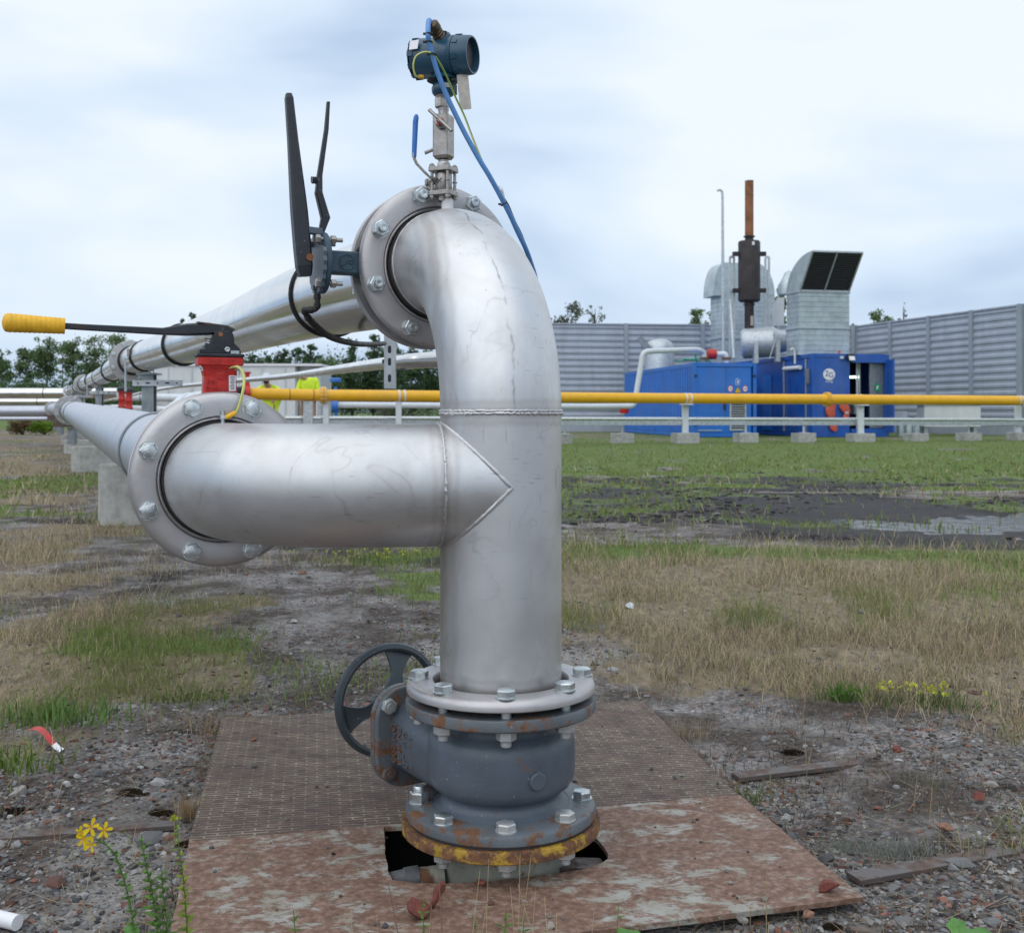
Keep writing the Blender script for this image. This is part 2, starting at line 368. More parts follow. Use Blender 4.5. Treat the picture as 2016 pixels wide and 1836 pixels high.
        return o
WORLDROOTS = {}
def attach(o, parent):
    o.parent = parent
    if parent.name in WORLDROOTS: o.matrix_parent_inverse = WORLDROOTS[parent.name].inverted()
def tag(o, label=None, cat=None, group=None, kind=None):
    if label: o['label'] = label
    if cat: o['category'] = cat
    if group: o['group'] = group
    if kind: o['kind'] = kind
    return o
def thing(name, label, cat, loc=(0, 0, 0), group=None, rz=None):
    """rz None: children are given in world coordinates; otherwise in the thing's own frame"""
    o = bpy.data.objects.new(name, None); COL.objects.link(o); o.location = loc; o.empty_display_size = .1
    if rz is None: WORLDROOTS[o.name] = Matrix.Translation(Vector(loc))
    else: o.rotation_euler = (0, 0, rz)
    return tag(o, label, cat, group)
def dup(o, parent=None):
    c = o.copy(); COL.objects.link(c)
    if parent is not None: c.parent = parent
    for ch in [x for x in bpy.data.objects if x.parent == o]: dup(ch, c)
    return c
def text(s, size, depth, name, m, parent, M, align='CENTER'):
    cu = bpy.data.curves.new(name, 'FONT'); cu.body = s; cu.size = size; cu.extrude = depth; cu.align_x = align; cu.align_y = 'CENTER'
    t = bpy.data.objects.new(name + '_tmp', cu); COL.objects.link(t); bpy.context.view_layer.update()
    me = bpy.data.meshes.new_from_object(t); bpy.data.objects.remove(t)
    me.transform(M); me.materials.clear(); me.materials.append(MT[m]); o = bpy.data.objects.new(name, me); COL.objects.link(o)
    if parent is not None: attach(o, parent)
    return o
def basis(o, x, y, z):
    M = Matrix.Identity(4)
    for i, a in enumerate((x, y, z)):
        a = Vector(a).normalized()
        for j in range(3): M[j][i] = a[j]
    M.translation = Vector(o); return M
def arc(c, a, b, r, t0, t1, n):      # points c + r(cos t a + sin t b)
    return [Vector(c) + (Vector(a) * math.cos(t0 + (t1 - t0) * i / n) + Vector(b) * math.sin(t0 + (t1 - t0) * i / n)) * r for i in range(n + 1)]
def smooth_path(pts, n=8):
    P = [Vector(p) for p in pts]; P = [P[0] * 2 - P[1]] + P + [P[-1] * 2 - P[-2]]; o = []
    for i in range(1, len(P) - 2):
        for j in range(n):
            t = j / n; a, b, c, d = P[i - 1:i + 3]
            o.append(.5 * ((2 * b) + (c - a) * t + (2 * a - 5 * b + 4 * c - d) * t * t + (3 * b - a - 3 * c + d) * t ** 3))
    o.append(P[-2]); return o
# ------------------------------------------------------------------ the standing pipe
Z = Vector((0, 0, 1)); A = Vector((-.0202, 2.0, 0)); r0 = .1095
d = Vector((-.395, .919, 0)).normalized(); sdir = Vector((-.919, -.395, 0)).normalized()
RING = [(.121, 0), (.121, .016), (.1235, .0195), (.132, .021), (.150, .021), (.161, .0195), (.1675, .015), (.170, .008), (.170, .001), (.169, 0)]
RINGR = [(.1215, 0), (.1215, .018), (.124, .020), (.166, .020), (.170, .017), (.170, .002), (.168, 0)]
riser = thing('standing_pipe', 'tall stainless steel pipe with elbow, side branch and bolted flanges rising from the grey valve', 'pipe', (A.x, A.y, .30))
MB().tube([A + Z * .303, A + Z * .45, A + Z * .62, A + Z * .797], r0, 96, False).build('riser_tube', 'steel', riser)
MB().torus(A + Z * .3075, Z, r0 + .0015, .0035, 96, 8, .3, 2).build('collar_weld', 'brown_strip', riser)
cen = A + Z * .80 + d * .305
el = arc(cen, -d, Z, .305, 0, PI / 2, 40) + [A + d * .32 + Z * 1.105]
MB().tube(el, r0, 96, False).build('elbow', 'steel_elbow', riser)
def weld(o, dr, Rr, r=.004, seed=1, name='weld_bead', m='weld', n=260, wob=.26):
    return MB().torus(o, dr, Rr, r, n, 8, wob, seed).build(name, m, riser)
weld(A + Z * .7985, Z, r0 - .0007, .0034, 3)
weld(A + Z * .803, Z, r0 + .0002, .0025, 4)
weld(A + d * .305 + Z * 1.105, d, r0, .0016, 5, n=120)
# stub collar (black gap) behind the loose ring, bottom joint
MB().lathe([(.100, .2905), (.136, .2905), (.1365, .2945), (.136, .3035), (.112, .3035), (.112, .3105), (.109, .3105)], (A.x, A.y, 0), Z, 80).build('gasket', 'dark_gasket', riser)
MB().lathe(RING, (A.x, A.y, .3025), Z, 112, close=True).build('bottom_flange', 'ring', riser)
# branch
P = Vector((-.470, 1.914, 0)); F = Vector((-.568, 2.16, .671)); zb = .671
bd = (P - A); bd.z = 0; Lb = bd.length; bd.normalize()
P3 = Vector((P.x, P.y, zb)); dl = Vector((F.x - P.x, F.y - P.y, 0)).normalized()
ang = bd.angle(dl); tl = (F - P3).length - .022; Rb = tl / math.tan(ang / 2)
nb = Vector((bd.y, -bd.x, 0));  nb = nb if nb.y < 0 else -nb
start = P3 - bd * tl
# centre of the bend lies on the dl side of the branch axis
side = (dl - bd * dl.dot(bd)).normalized(); cb = start + side * Rb
be = arc(cb, -side, bd, Rb, 0, ang, 26)
Ax = Vector((A.x, A.y, zb))
def halfsaddle():                    # branch stub ends on the mitred joint with the riser
    rows = []; n = 96; x, y, z = frame(bd)
    for t in (0, 1, 2):
        row = []
        for k in range(n):
            a = 2 * PI * k / n; e = (x * math.cos(a) + y * math.sin(a)); off = e * r0; u0 = abs(off.z) * .985 - .004
            u = (u0, .111, .113)[t] if t else u0
            row.append(Ax + off + bd * u)
        rows.append(row)
    return MB().grid(rows, True, True, [0, .1, .13])
halfsaddle().build('branch_saddle', 'steel', riser)
MB().tube([Ax + bd * .1125, start] + be[1:] + [be[-1] + dl * .026], r0 - .0003, 96, False).build('branch_tube', 'steel', riser)
weld(Ax + bd * .1135, bd, r0 - .0004, .0027, 8)
pts = []
for i in range(200):                 # bead along the crossing of branch and riser, camera side and far side
    a = 2 * PI * i / 200; pts.append((r0 * math.cos(a), r0 * math.sin(a)))
rows = []; rr_ = random.Random(5)
for i, (nn_, zz) in enumerate(pts + pts[:1]):
    p = Ax + nb * nn_ * 1.004 + Z * zz * 1.004 + bd * abs(zz) ; e1 = (p - Ax - bd * abs(zz)).normalized(); e2 = (bd * .7 + e1.cross(bd) * .0).normalized()
    rad = .0027 * (1 + .2 * rr_.uniform(-1, 1))
    e3 = Z * (-1 if zz > 0 else 1) * .6 + bd * .75
    e3.normalize(); rows.append([p + e1 * rad * math.cos(2 * PI * j / 8) + e3 * rad * 1.3 * math.sin(2 * PI * j / 8) for j in range(8)])
MB().grid(rows, True, True).build('weld_bead', 'weld', riser)
weld(be[-1] + dl * .004, dl, r0 - .0002, .0016, 9, n=120)
def joint(o, dr, parent, prof=RING, m='ring', name='flange'):   # loose ring seen from the camera side: profile grows towards -dr
    return MB().lathe(prof, o, -dr, 112, close=True).build(name, m, parent)
# upper joint on the elbow and branch joint; the ring faces the camera
UJ = A + d * .343 + Z * 1.105
joint(UJ, d, riser); joint(F, dl, riser)
for o, dr in ((UJ, d), (F, dl)):
    MB().lathe([(.1105, -.026), (.1125, -.026), (.113, -.004), (.137, -.0005), (.137, .004), (.10, .004)], o, dr, 80).build('stub_collar', 'dark_gasket', riser)
    MB().torus(o - dr * .0125, dr, .1175, .0032, 80, 8).build('lip', 'ring', riser)
def bolt(o, dr, kind, m='zinc', dome=True, rot=.2):
    mb = MB(); x, y, z = frame(dr)
    mb.lathe([(0, .0012), (.0185, .0012), (.0185, -.001), (0, -.001)], o, dr, 28, False)
    if kind == 'head':
        mb.hexp(o, dr, .030, .0125, rot, cham=.15, h0=.001)
        mb.lathe([(.0132, .0134), (.0125, .0139), (0, .0139)], o, dr, 24)
    else:
        mb.hexp(o, dr, .030, .018, rot, cham=.1, h0=.001)
        mb.lathe([(.0100, .018), (.0100, .0275), (.0088, .0295), (.0055, .0300), (.003, .0292), (0, .0288)], o, dr, 24)
    return mb
def bolts(o, dr, face, angs, kind, parent, back=None, m='zinc', rb=.1475, name='bolt'):
    """angles clockwise from straight up as seen by someone looking along dr"""
    hx = dr.cross(Z).normalized() if abs(dr.z) < .9 else Vector((1, 0, 0)); hz = Z if abs(dr.z) < .9 else Vector((0, 1, 0))
    out = []
    for i, a in enumerate(angs):
        p = o + (hx * math.sin(R(a)) + hz * math.cos(R(a))) * rb
        mb = bolt(p - dr * face, -dr, kind, rot=rnd.uniform(0, 1))
        if back:
            mb.tube([p - dr * face, p + dr * back], .0095, 14)
            mb.hexp(p + dr * back, dr, .030, .016, rnd.random())
        out.append(mb.build(name, m, parent))
    return out
bolts(UJ, d, .0215, [27 - 45 * k for k in range(8)], 'nut', riser, .088)
bolts(F, dl, .0215, [22.5 - 45 * k for k in range(8)], 'head', riser, .088)
# bottom joint: heads on top, nuts below the valve flange
def vbolt(a, ztop, zbot, rb, parent, top='head', m='zinc', mlow='dusty_bolt'):
    p = Vector((A.x + rb * math.sin(R(a)), A.y - rb * math.cos(R(a)), 0))
    mb = bolt(p + Z * ztop, Z, top, rot=rnd.uniform(0, 1)); mb.tube([p + Z * ztop, p + Z * (zbot + .002)], .0092, 14)
    b = mb.build('bolt', m, parent)
    MB().hexp(p + Z * zbot, -Z, .030, .017, rnd.random()).lathe([(.0092, .016), (.0092, .0265), (.0075, .028), (0, .028)], p + Z * zbot, -Z, 18).build('nut', mlow, b)
for k in range(8): vbolt(4 + 45 * k, .3237, .2685, .1475, riser)
# threaded socket with white sealing tape for the instruments on top
TT = .283; IX = A + d * TT; ztop = 1.105 + r0
MB().lathe([(.0125, -.006), (.0122, .010), (.0118, .020), (.010, .0205)], IX + Z * ztop, Z, 28).build('socket', 'white_tape', riser)

# ------------------------------------------------------------------ gate valve under the standing pipe
valve = thing('gate_valve', 'grey cast iron gate valve with rusty flanges and side handwheel under the standing pipe', 'valve', (A.x, A.y, .075))
prof = [(.100, .290), (.1695, .2895), (.1715, .286), (.1715, .2715), (.1695, .2690), (.118, .2685), (.113, .262), (.1115, .2475), (.116, .2385), (.1245, .232), (.131, .2225), (.1335, .21), (.134, .19), (.134, .165), (.132, .150), (.126, .138), (.116, .130), (.108, .126), (.1045, .120), (.105, .114), (.112, .105), (.124, .1005)]
body = MB().lathe(prof[5:], (A.x, A.y, 0), Z, 96).build('valve_body', 'valve_paint', valve)
MB().lathe(prof[:6], (A.x, A.y, 0), Z, 96).build('top_flange', 'valve_rim', valve)
MB().lathe([(.124, .1012), (.1635, .1), (.1695, .0975), (.1713, .0935), (.1713, .0815), (.1695, .0795), (.10, .0793)], (A.x, A.y, 0), Z, 96).build('bottom_flange', 'valve_rim', valve)
MB().lathe([(.10, .0792), (.168, .0792), (.168, .0752), (.10, .0752)], (A.x, A.y, 0), Z, 96, False).build('gasket', 'dark_gasket', valve)
for k in range(8):
    vbolt(4 + 45 * k, .1005, .052, .1475, valve, 'nut' if k == 6 else 'head', 'dusty_bolt' if k in (0, 1) else 'zinc')
# bonnet box reaching away along the stem
st = Vector((-.53, .848, 0)).normalized(); px = Vector((st.y, -st.x, 0)); zc = .178
def rrect(hw, hh, rad, n=8):
    o = []
    for cx, cy, a0 in ((hw - rad, hh - rad, 0), (-hw + rad, hh - rad, 90), (-hw + rad, -hh + rad, 180), (hw - rad, -hh + rad, 270)):
        for i in range(n + 1): o.append((cx + rad * math.cos(R(a0 + 90 * i / n)), cy + rad * math.sin(R(a0 + 90 * i / n))))
    return o
A0 = Vector((A.x, A.y, zc)); rows = []
for t, hw, hh in ((.02, .128, .058), (.07, .128, .060), (.12, .126, .062), (.17, .121, .066), (.205, .119, .070)):
    rows.append([A0 + st * t + px * p[0] + Z * p[1] for p in rrect(hw, hh, min(.045, hh * .75))])
MB().grid(rows, True, True).build('bonnet_neck', 'valve_paint', valve)
def plate(hw, hh, rad, t0, t1, name, m, parent, bev=.003):
    return MB().ringpoly(rrect(hw, hh, rad, 10), A0, px, Z, st, t0, t1).build(name, m, parent, bev)
plate(.149, .096, .060, .205, .219, 'neck_flange', 'valve_rim', valve)
bon = plate(.149, .096, .060, .2205, .238, 'bonnet', 'valve_rim', valve)
MB().lathe([(.060, .238), (.050, .262), (.030, .30), (.026, .352), (.020, .356), (.020, .372)], A0, st, 40).build('stem_housing', 'valve_paint', valve)
for sx in (-1, 1):
    for sz in (-1, 1):
        p = A0 + px * sx * .126 + Z * sz * .064 + st * .205
        MB().hexp(p, -st, .026, .011, .3).lathe([(.0075, .011), (.0075, .016), (0, .0165)], p, -st, 16).build('bonnet_bolt', 'dusty_bolt' if sz > 0 else 'brown_strip', valve)
# raised boss on the barrel
ba = R(28); bp = Vector((A.x + .128 * math.sin(ba), A.y - .128 * math.cos(ba), .1735)); bn = Vector((math.sin(ba), -math.cos(ba), 0))
MB().lathe([(.0155, 0), (.0155, .010), (.0135, .0118), (0, .012)], bp, bn, 32).build('boss', 'valve_paint', valve)
# cast letters on the camera-left cheek, running downwards
cheek = A0 - px * .1245; nrm = (-px * 1.0 - st * .04).normalized()
for i, (s_, sz) in enumerate((('DN 200', .023), ('PN 10 16', .019), ('GJS 250', .021), ('EN 1171', .017))):
    o = cheek + st * (.188 - .026 * i) - Z * .002 + px * (.003 - .0008 * i)
    xd = -Z; yd = st if True else st
    zd = nrm; yd = zd.cross(xd).normalized()
    text(s_, sz, .0028, 'cast_letters', 'valve_rim', valve, basis(o, xd, yd, zd))
# handwheel
hc = A0 + st * .47; wx, wy, wz = frame(st)
hw = MB()
rim = []
for i in range(97):
    a = 2 * PI * i / 96; e = wx * math.cos(a) + wy * math.sin(a)
    rim.append([hc + e * (.113 + pr) + st * ph for pr, ph in ((.0, -.011), (.0085, -.007), (.0105, 0), (.0085, .007), (0, .011), (-.006, .008), (-.003, 0), (-.006, -.008))])
hw.grid(rim, True, True)
whl = hw.build('handwheel', 'wheel_paint', valve)
for k in range(3):
    a0 = R(90 + 14 + 120 * k); spk = []
    for i in range(9):
        t = i / 8; rr = .022 + t * .09; wd = .013 + .030 * abs(t - .42) ** 1.6 * 2.2
        e = wx * math.cos(a0) + wy * math.sin(a0); f = -wx * math.sin(a0) + wy * math.cos(a0)
        c0 = hc + e * rr + st * (.012 - .030 * (1 - t) - .006)
        spk.append([c0 + f * wd + st * .003, c0 + st * .009, c0 - f * wd + st * .003, c0 - f * wd - st * .005, c0 - st * .001, c0 + f * wd - st * .005])
    MB().grid(spk, True, True).build('spoke', 'wheel_paint', whl)
MB().lathe([(0, -.052), (.016, -.052), (.030, -.046), (.033, -.03), (.030, -.012), (0, -.01)], hc, st, 32).build('hub', 'wheel_paint', whl)
MB().tube([A0 + st * .36, hc], .012, 16).build('stem', 'valve_rim', valve)

# ------------------------------------------------------------------ buried pipe under the valve
bur = thing('buried_pipe', 'yellow and rust flange on a pale pipe going down through the plate opening', 'pipe', (A.x, A.y, -.40))
MB().lathe([(.10, .0748), (.177, .0748), (.1785, .072), (.1785, .0555), (.1765, .0535), (.10, .0535)], (A.x, A.y, 0), Z, 96).build('flange', 'yellow_rust', bur)
MB().lathe([(.128, .0534), (.122, .040), (.116, .020), (.1150, -.42)], (A.x, A.y, 0), Z, 64).build('pipe_stub', 'stub_paint', bur)
q = Vector((A.x - .10, A.y - .062, -.012))
MB().tube([q, q + Vector((-.05, -.012, -.001))], .020, 24).build('side_nozzle', 'stub_paint', bur)
MB().tube([q + Vector((-.042, -.01, 0)), q + Vector((-.066, -.016, -.002)), q + Vector((-.067, -.016, -.002)), q + Vector((-.095, -.02, -.006)), q + Vector((-.108, -.02, -.02))], [.023, .023, .0205, .0205, .019], 24).build('hose_elbow', 'barrier_post' if False else 'hose_grey', bur)
q = Vector((A.x + .115, A.y - .03, 0))
MB().bar(q + Vector((-.03, 0, -.006)), q + Vector((.07, .02, -.016)), .05, .012).build('bracket', 'brown_strip', bur)

# ------------------------------------------------------------------ upper butterfly valve (blue) with black lever
WU = A + d * .370 + Z * 1.105
bv = thing('butterfly_valve', 'blue butterfly valve with tall black notched lever clamped behind the upper flange', 'valve', tuple(WU))
MB().lathe([(.098, -.022), (.134, -.022), (.1385, -.017), (.1385, .017), (.134, .022), (.098, .022)], WU, d, 96, close=True).build('valve_body', 'blue_cast', bv)
MB().lathe([(.132, -.026), (.132, -.0225), (.1, -.0225)], WU, d, 64).build('seal', 'dark_gasket', bv)
nk = MB(); nk.bar(WU + sdir * .120, WU + sdir * .232, .040, .046); nk.build('valve_neck', 'blue_cast', bv, .004)
# emblem on the neck: circle with a curl
ec = WU + sdir * .192 - d * .0205
MB().torus(ec, d, .0155, .0013, 32, 6).build('emblem', 'blue_cast', bv)
hxs = -sdir
sc = [(-.016, -.004), (-.010, -.0065), (-.004, -.003), (.0, .001), (.005, .0045), (.011, .003), (.013, -.001), (.009, -.0035), (.004, -.001)]
MB().tube([ec + hxs * a + Z * b for a, b in sc], .0013, 6).build('emblem_curl', 'blue_cast', bv)
top = WU + sdir * .232
MB().lathe([(0, 0), (.060, 0), (.062, .002), (.062, .010), (.060, .012), (0, .012)], top - Z * .002, sdir, 48).build('mounting_plate', 'blue_cast', bv)
# notch disc: flat quadrant with raised stops
nd = [(.064 * math.cos(R(a)), .064 * math.sin(R(a))) for a in range(-200, 75, 8)]
nd = [(r_ * (1.0 + (.055 if i % 2 else 0)), z_ * (1.0 + (.055 if i % 2 else 0))) for i, (r_, z_) in enumerate(nd)] + [(.02, .045)]
dd = d
MB().ringpoly(nd, top + sdir * .012, dd, Z, sdir, 0, .007).build('notched_plate', 'valve_paint', bv)
MB().bar(top + sdir * .008 + Z * .060 - dd * .006, top + sdir * .038 + Z * .062 - dd * .006, .018, .014).build('stop_lug', 'valve_paint', bv, .002)
for a_, z_ in ((-.030, .042), (-.030, -.046), (.03, .042)):
    p = top + dd * a_ + Z * z_
    MB().hexp(p + sdir * .018, sdir, .016, .009, .2).tube([p - sdir * .028, p + sdir * .02], .0045, 10).hexp(p - sdir * .004, -sdir, .016, .010).build('mounting_bolt', 'instrument_steel', bv)
lb = top + sdir * .036; lean = (Z * .38 + sdir * .012 ).normalized()
def leverbar(pts, ws, ts, name, m, parent, wd=d, td=None, rnds=0.25):
    rows = []
    for i, p in enumerate(pts):
        a = pts[max(i - 1, 0)]; b = pts[min(i + 1, len(pts) - 1)]; T = (b - a).normalized(); u = wd - T * wd.dot(T); u.normalize(); v = T.cross(u)
        rows.append([p + u * x_ * ws[i] / 2 + v * y_ * ts[i] / 2 for x_, y_ in ((-1, -.7), (-.7, -1), (.7, -1), (1, -.7), (1, .7), (.7, 1), (-.7, 1), (-1, .7))])
    mb = MB().grid(rows, True, False); mb.add(rows[0], [tuple(range(8))[::-1]]); mb.add(rows[-1], [tuple(range(8))]); return mb.build(name, m, parent)
ts = (0, .02, .06, .13, .16, .27, .355, .364); 
lp = [lb + Z * (-.030 + t) + sdir * (.006 + .036 * t / .4) for t in ts]
wid = [.030, .038, .038, .036, .034, .026, .024, .016]
leverbar(lp, [.030, .036, .036, .034, .032, .022, .020, .014], [.024, .031, .032, .031, .029, .020, .0155, .011], 'lever', 'black_lever', bv, d)
MB().tube([lb + Z * .006 + d * -.019, lb + Z * .006 + d * -.021], .0075, 16).build('pivot', 'rust_orange', bv)
tp = [top + sdir * .010 + Z * .055, top + sdir * .0 + Z * .09, top + sdir * .014 + Z * .14, top + sdir * .012 + Z * .175, top - sdir * .002 + Z * .27, top - sdir * .006 + Z * .326]
leverbar(tp, [.014, .018, .020, .016, .014, .012], [.010, .018, .014, .010, .008, .006], 'trigger', 'black_lever', bv, d)
sp = [lb + Z * .165 - sdir * (.008 + .020 * i / 60) + (Z * math.cos(i * .75) + d * math.sin(i * .75)) * .0065 for i in range(61)]
MB().tube(sp, .0012, 6).build('spring', 'black_iron', bv)
# ------------------------------------------------------------------ lower butterfly valve (red) with yellow grip
WL = F + dl * .029
rv = thing('butterfly_valve', 'red butterfly valve with black lever and yellow grip behind the lower flange', 'valve', tuple(WL))
MB().lathe([(.098, -.022), (.134, -.022), (.1385, -.017), (.1385, .017), (.134, .022), (.098, .022)], WL, dl, 96, close=True).build('valve_body', 'red_valve', rv)
lx = -dl.cross(Z).normalized() * -1
lx = Vector((dl.y, -dl.x, 0)).normalized()      # to the right as seen from the camera
fr = -dl
WN = WL - Z * .015
rows = []
for z_, hw_, hd in ((.13, .040, .022), (.155, .036, .022), (.185, .0325, .021), (.215, .031, .021), (.228, .034, .024), (.236, .0375, .030)):
    rows.append([WN + Z * z_ + lx * x_ + dl * y_ for x_, y_ in rrect(hw_, hd, .006, 3)])
mb = MB().grid(rows, True, False); mb.build('valve_neck', 'red_valve', rv)
MB().ringpoly(rrect(.0435, .034, .008), WN, lx, dl, Z, .2362, .252).build('neck_flange', 'red_valve', rv, .002)
MB().lathe([(.0115, 0), (.0115, .002), (.009, .003), (0, .003)], WN + Z * .219 + lx * .002 + fr * .020, fr, 28).build('round_emblem', 'red_valve', rv)
MB().tube([WN + Z * .218 + lx * (.002 - .008 + .002 * i) + fr * .0232 + Z * .0015 * math.sin(i * 1.6) for i in range(9)], .0008, 6).build('emblem_curl', 'red_valve', rv)
def txtf(s_, sz, p, m, parent, zd, xd, dep=.001, name='cast_letters'):
    yd = Vector(zd).cross(xd); return text(s_, sz, dep, name, m, parent, basis(p, xd, yd, zd))
txtf('EN-JS 1030', .0105, WN + Z * .2445 + fr * .0342, 'red_valve', rv, fr, lx)
txtf('ISO', .0105, WN + Z * .2035 - lx * .018 + fr * .0218, 'red_valve', rv, fr, lx)
txtf('PN10', .0105, WN + Z * .191 - lx * .016 + fr * .0222, 'red_valve', rv, fr, lx)
st_ = MB().box((0, 0, 0), (.0135, .0006, .031)); 
mtx = basis(WN + Z * .2015 + lx * .0225 + fr * .0218, lx, dl, Z)
def local(mb, M): mb.v = [tuple(M @ Vector(p)) for p in mb.v]; return mb
lab = local(st_, mtx).build('type_label', 'label_white', rv)
pm = MB()
for i in range(9): pm.box((rnd.uniform(-.0008, .0008), -.0006, .0125 - i * .0030), (.0095 - .002 * (i % 3), .0003, .0013))
local(pm, mtx).build('label_print', 'print_grey', lab)
p = WN + Z * .2355 + lx * .034 + fr * .022
MB().hexp(p, -Z, .014, .009, .4).tube([p, p - Z * .018], .004, 10).build('mounting_bolt', 'zinc', rv)
p = WN + Z * .2355 - lx * .034 + fr * .018
MB().hexp(p, -Z, .012, .006, .4).tube([p, p - Z * .010], .004, 10).build('mounting_bolt', 'zinc', rv)
# black notch housing
MB().ringpoly(rrect(.0455, .036, .010), WN, lx, dl, Z, .2525, .2590).build('head_plate', 'black_iron', rv, .002)
head = [(-.040, .2592), (-.040, .268), (-.030, .268), (-.030, .277), (-.021, .279), (-.012, .298), (-.008, .3035), (.002, .306), (.018, .3035), (.0235, .300), (.026, .292), (.0265, .280), (.037, .271), (.037, .2592)]
MB().ringpoly(head, WN + fr * .0, lx, Z, fr, -.020, .022).build('notch_housing', 'black_iron', rv, .0015)
MB().ringpoly([(.034, .240), (.040, .243), (.0395, .266), (.0335, .274), (.031, .262)], WN, lx, Z, fr, -.014, .016).build('side_cheek', 'black_iron', rv, .001)
p = WN + Z * .2645 + lx * .0165 + fr * .022
MB().lathe([(.0052, 0), (.0052, .004), (.003, .0045), (0, .003)], p + Z * .003 - lx * .004, fr, 20).build('screw', 'zinc', rv)
MB().box(tuple(p + lx * .0105 - Z * .002 + fr * .002), (.016, .006, .006), basis((0, 0, 0), lx, dl, Z).to_3x3()).build('nut', 'zinc', rv)
p = WN + Z * .297 + lx * .0 + fr * .0222
MB().lathe([(.0045, 0), (.0045, .0012), (0, .0014)], p, fr, 16).build('pivot', 'rust_orange', rv)
# lever and grip, pointing left
l0 = WN + Z * .296 + lx * .012; tip = Vector((-.930, 2.035, .9655)); lv = (tip - l0); ll = lv.length; ld = lv.normalized()
hz = lambda t, dz: l0 + ld * t + Z * dz
leverbar([hz(-.012, .010), hz(.005, .012), hz(.035, .011), hz(.075, .007), hz(.12, .001), hz(.26, 0), hz(ll - .09, 0)], [.040, .042, .036, .030, .014, .013, .013], [.006, .014, .024, .023, .0135, .0115, .0115], 'lever', 'black_lever', rv, dl)
leverbar([hz(-.016, .012), hz(.0, .018), hz(.055, .022)], [.040, .040, .034], [.004, .004, .004], 'lever_top', 'brown_strip', rv, dl)
for i in range(3): MB().torus(WN + Z * (.280 + .0045 * i) - lx * .021 + fr * .004, Z, .008, .001, 20, 6).build('spring_coil', 'zinc', rv)
gr = []; g0 = ll - .100
for i in range(60):
    t = i / 59; base_r = .0148 + .0032 * t
    rr = base_r + .0004 * math.sin(t * 2 * PI * 13)
    if t > .90: rr *= math.sqrt(max(0, 1 - ((t - .90) / .10) ** 2)) * .98 + .02
    gr.append((max(rr, .0005), g0 + .108 * t))
MB().lathe([(0.004, g0)] + gr, l0, ld, 40).build('grip', 'yellow_grip', rv)
# ------------------------------------------------------------------ earth wire on the lower flange
stp = F - dl * .024 + Z * .119
ew = thing('earth_wire', 'short yellow and green earthing wire looped over the lower flange above its stud', 'wire', tuple(stp))
MB().tube([stp - Z * .012, stp + Z * .014], .0042, 16).lathe([(.007, -.003), (.007, .001)], stp, Z, 6).hexp(stp - Z * .001, Z, .014, .006, .3).build('stud', 'zinc', ew)
lg = [stp + lx * .004 + fr * .003, stp + lx * .012 + fr * .006 + Z * .004, stp + lx * .024 + fr * .007 + Z * .010]
MB().tube(lg, [.0035, .005, .0048], 12).build('cable_lug', 'yellow_grip', ew)
wp = smooth_path([lg[-1], lg[-1] + lx * .006 + Z * .015, lg[-1] + lx * .014 + Z * .045, lg[-1] + lx * .017 + Z * .072 + dl * .015, lg[-1] + lx * .008 + Z * .089 + dl * .026, lg[-1] - lx * .010 + Z * .087 + dl * .038, lg[-1] - lx * .020 + Z * .070 + dl * .045], 8)
MB().tube(wp, .0031, 12).build('wire', 'earth_wire', ew)
# ------------------------------------------------------------------ pipelines running away
def pipeline(name, label, pts, r, m, flanges, dirv, rear_at, ringm, bands, wrap):
    t = thing(name, label, 'pipe', tuple(pts[0]))
    MB().tube(pts, r, 64).build('pipe_run', m, t)
    MB().lathe(RINGR, rear_at, dirv, 96, close=True).build('flange', ringm, t)
    MB().lathe([(.112, 0), (.136, 0), (.136, .006), (.112, .012)], rear_at - dirv * .005, dirv, 64).build('stub_collar', 'dark_gasket', t)
    for p, dv in flanges:
        f = MB().lathe([(.10, -.030), (.167, -.030), (.170, -.026), (.170, -.010), (.15, -.008), (.15, .008), (.170, .010), (.170, .026), (.167, .030), (.10, .030)], p, dv, 56).build('flange_pair', ringm, t)
        hx = dv.cross(Z).normalized(); hz = hx.cross(dv).normalized()
        for k in range(8):
            c = p + (hx * math.sin(R(22.5 + 45 * k)) + hz * math.cos(R(22.5 + 45 * k))) * .1475
            MB().hexp(c - dv * .030, -dv, .030, .014, k).hexp(c + dv * .030, dv, .03, .016, k).build('bolt', 'zinc', f)
    for p, dv, rr in bands:
        MB().torus(p, dv, r + rr * .8, rr, 48, 8).build('band', wrap, t)
    return t
def along(pts, D):
    for a, b in zip(pts, pts[1:]):
        if a.y <= D <= b.y:
            k = (D - a.y) / (b.y - a.y); return a.lerp(b, k), (b - a).normalized()
    return pts[-1], (pts[-1] - pts[-2]).normalized()
U = [A + d * .438 + Z * 1.105, Vector((-.62, 3.32, 1.128)), Vector((-1.39, 5.2, 1.166)), Vector((-3.17, 9.2, 1.227)), Vector((-5.3, 14.3, 1.27)), Vector((-7.55, 19.5, 1.30)), Vector((-13.4, 33.4, 1.44))]
U = smooth_path(U, 5)
fl = [along(U, q) for q in (9.2, 19.5, 32.6)]
bands = [(*along(U, q), .007) for q in (6.25, 9.0, 9.45, 11.9, 16.4, 19.1, 19.9, 22.8, 27.8, 32.2)] + [(*along(U, q), .004) for q in (3.05, 8.0, 8.08, 14.6, 25.2)]
UP = pipeline('upper_pipeline', 'long bright clad pipe running away to the left from the blue valve', U, r0, 'bright_clad', fl, d, UJ + d * .052, 'ring', bands, 'black_rubber')
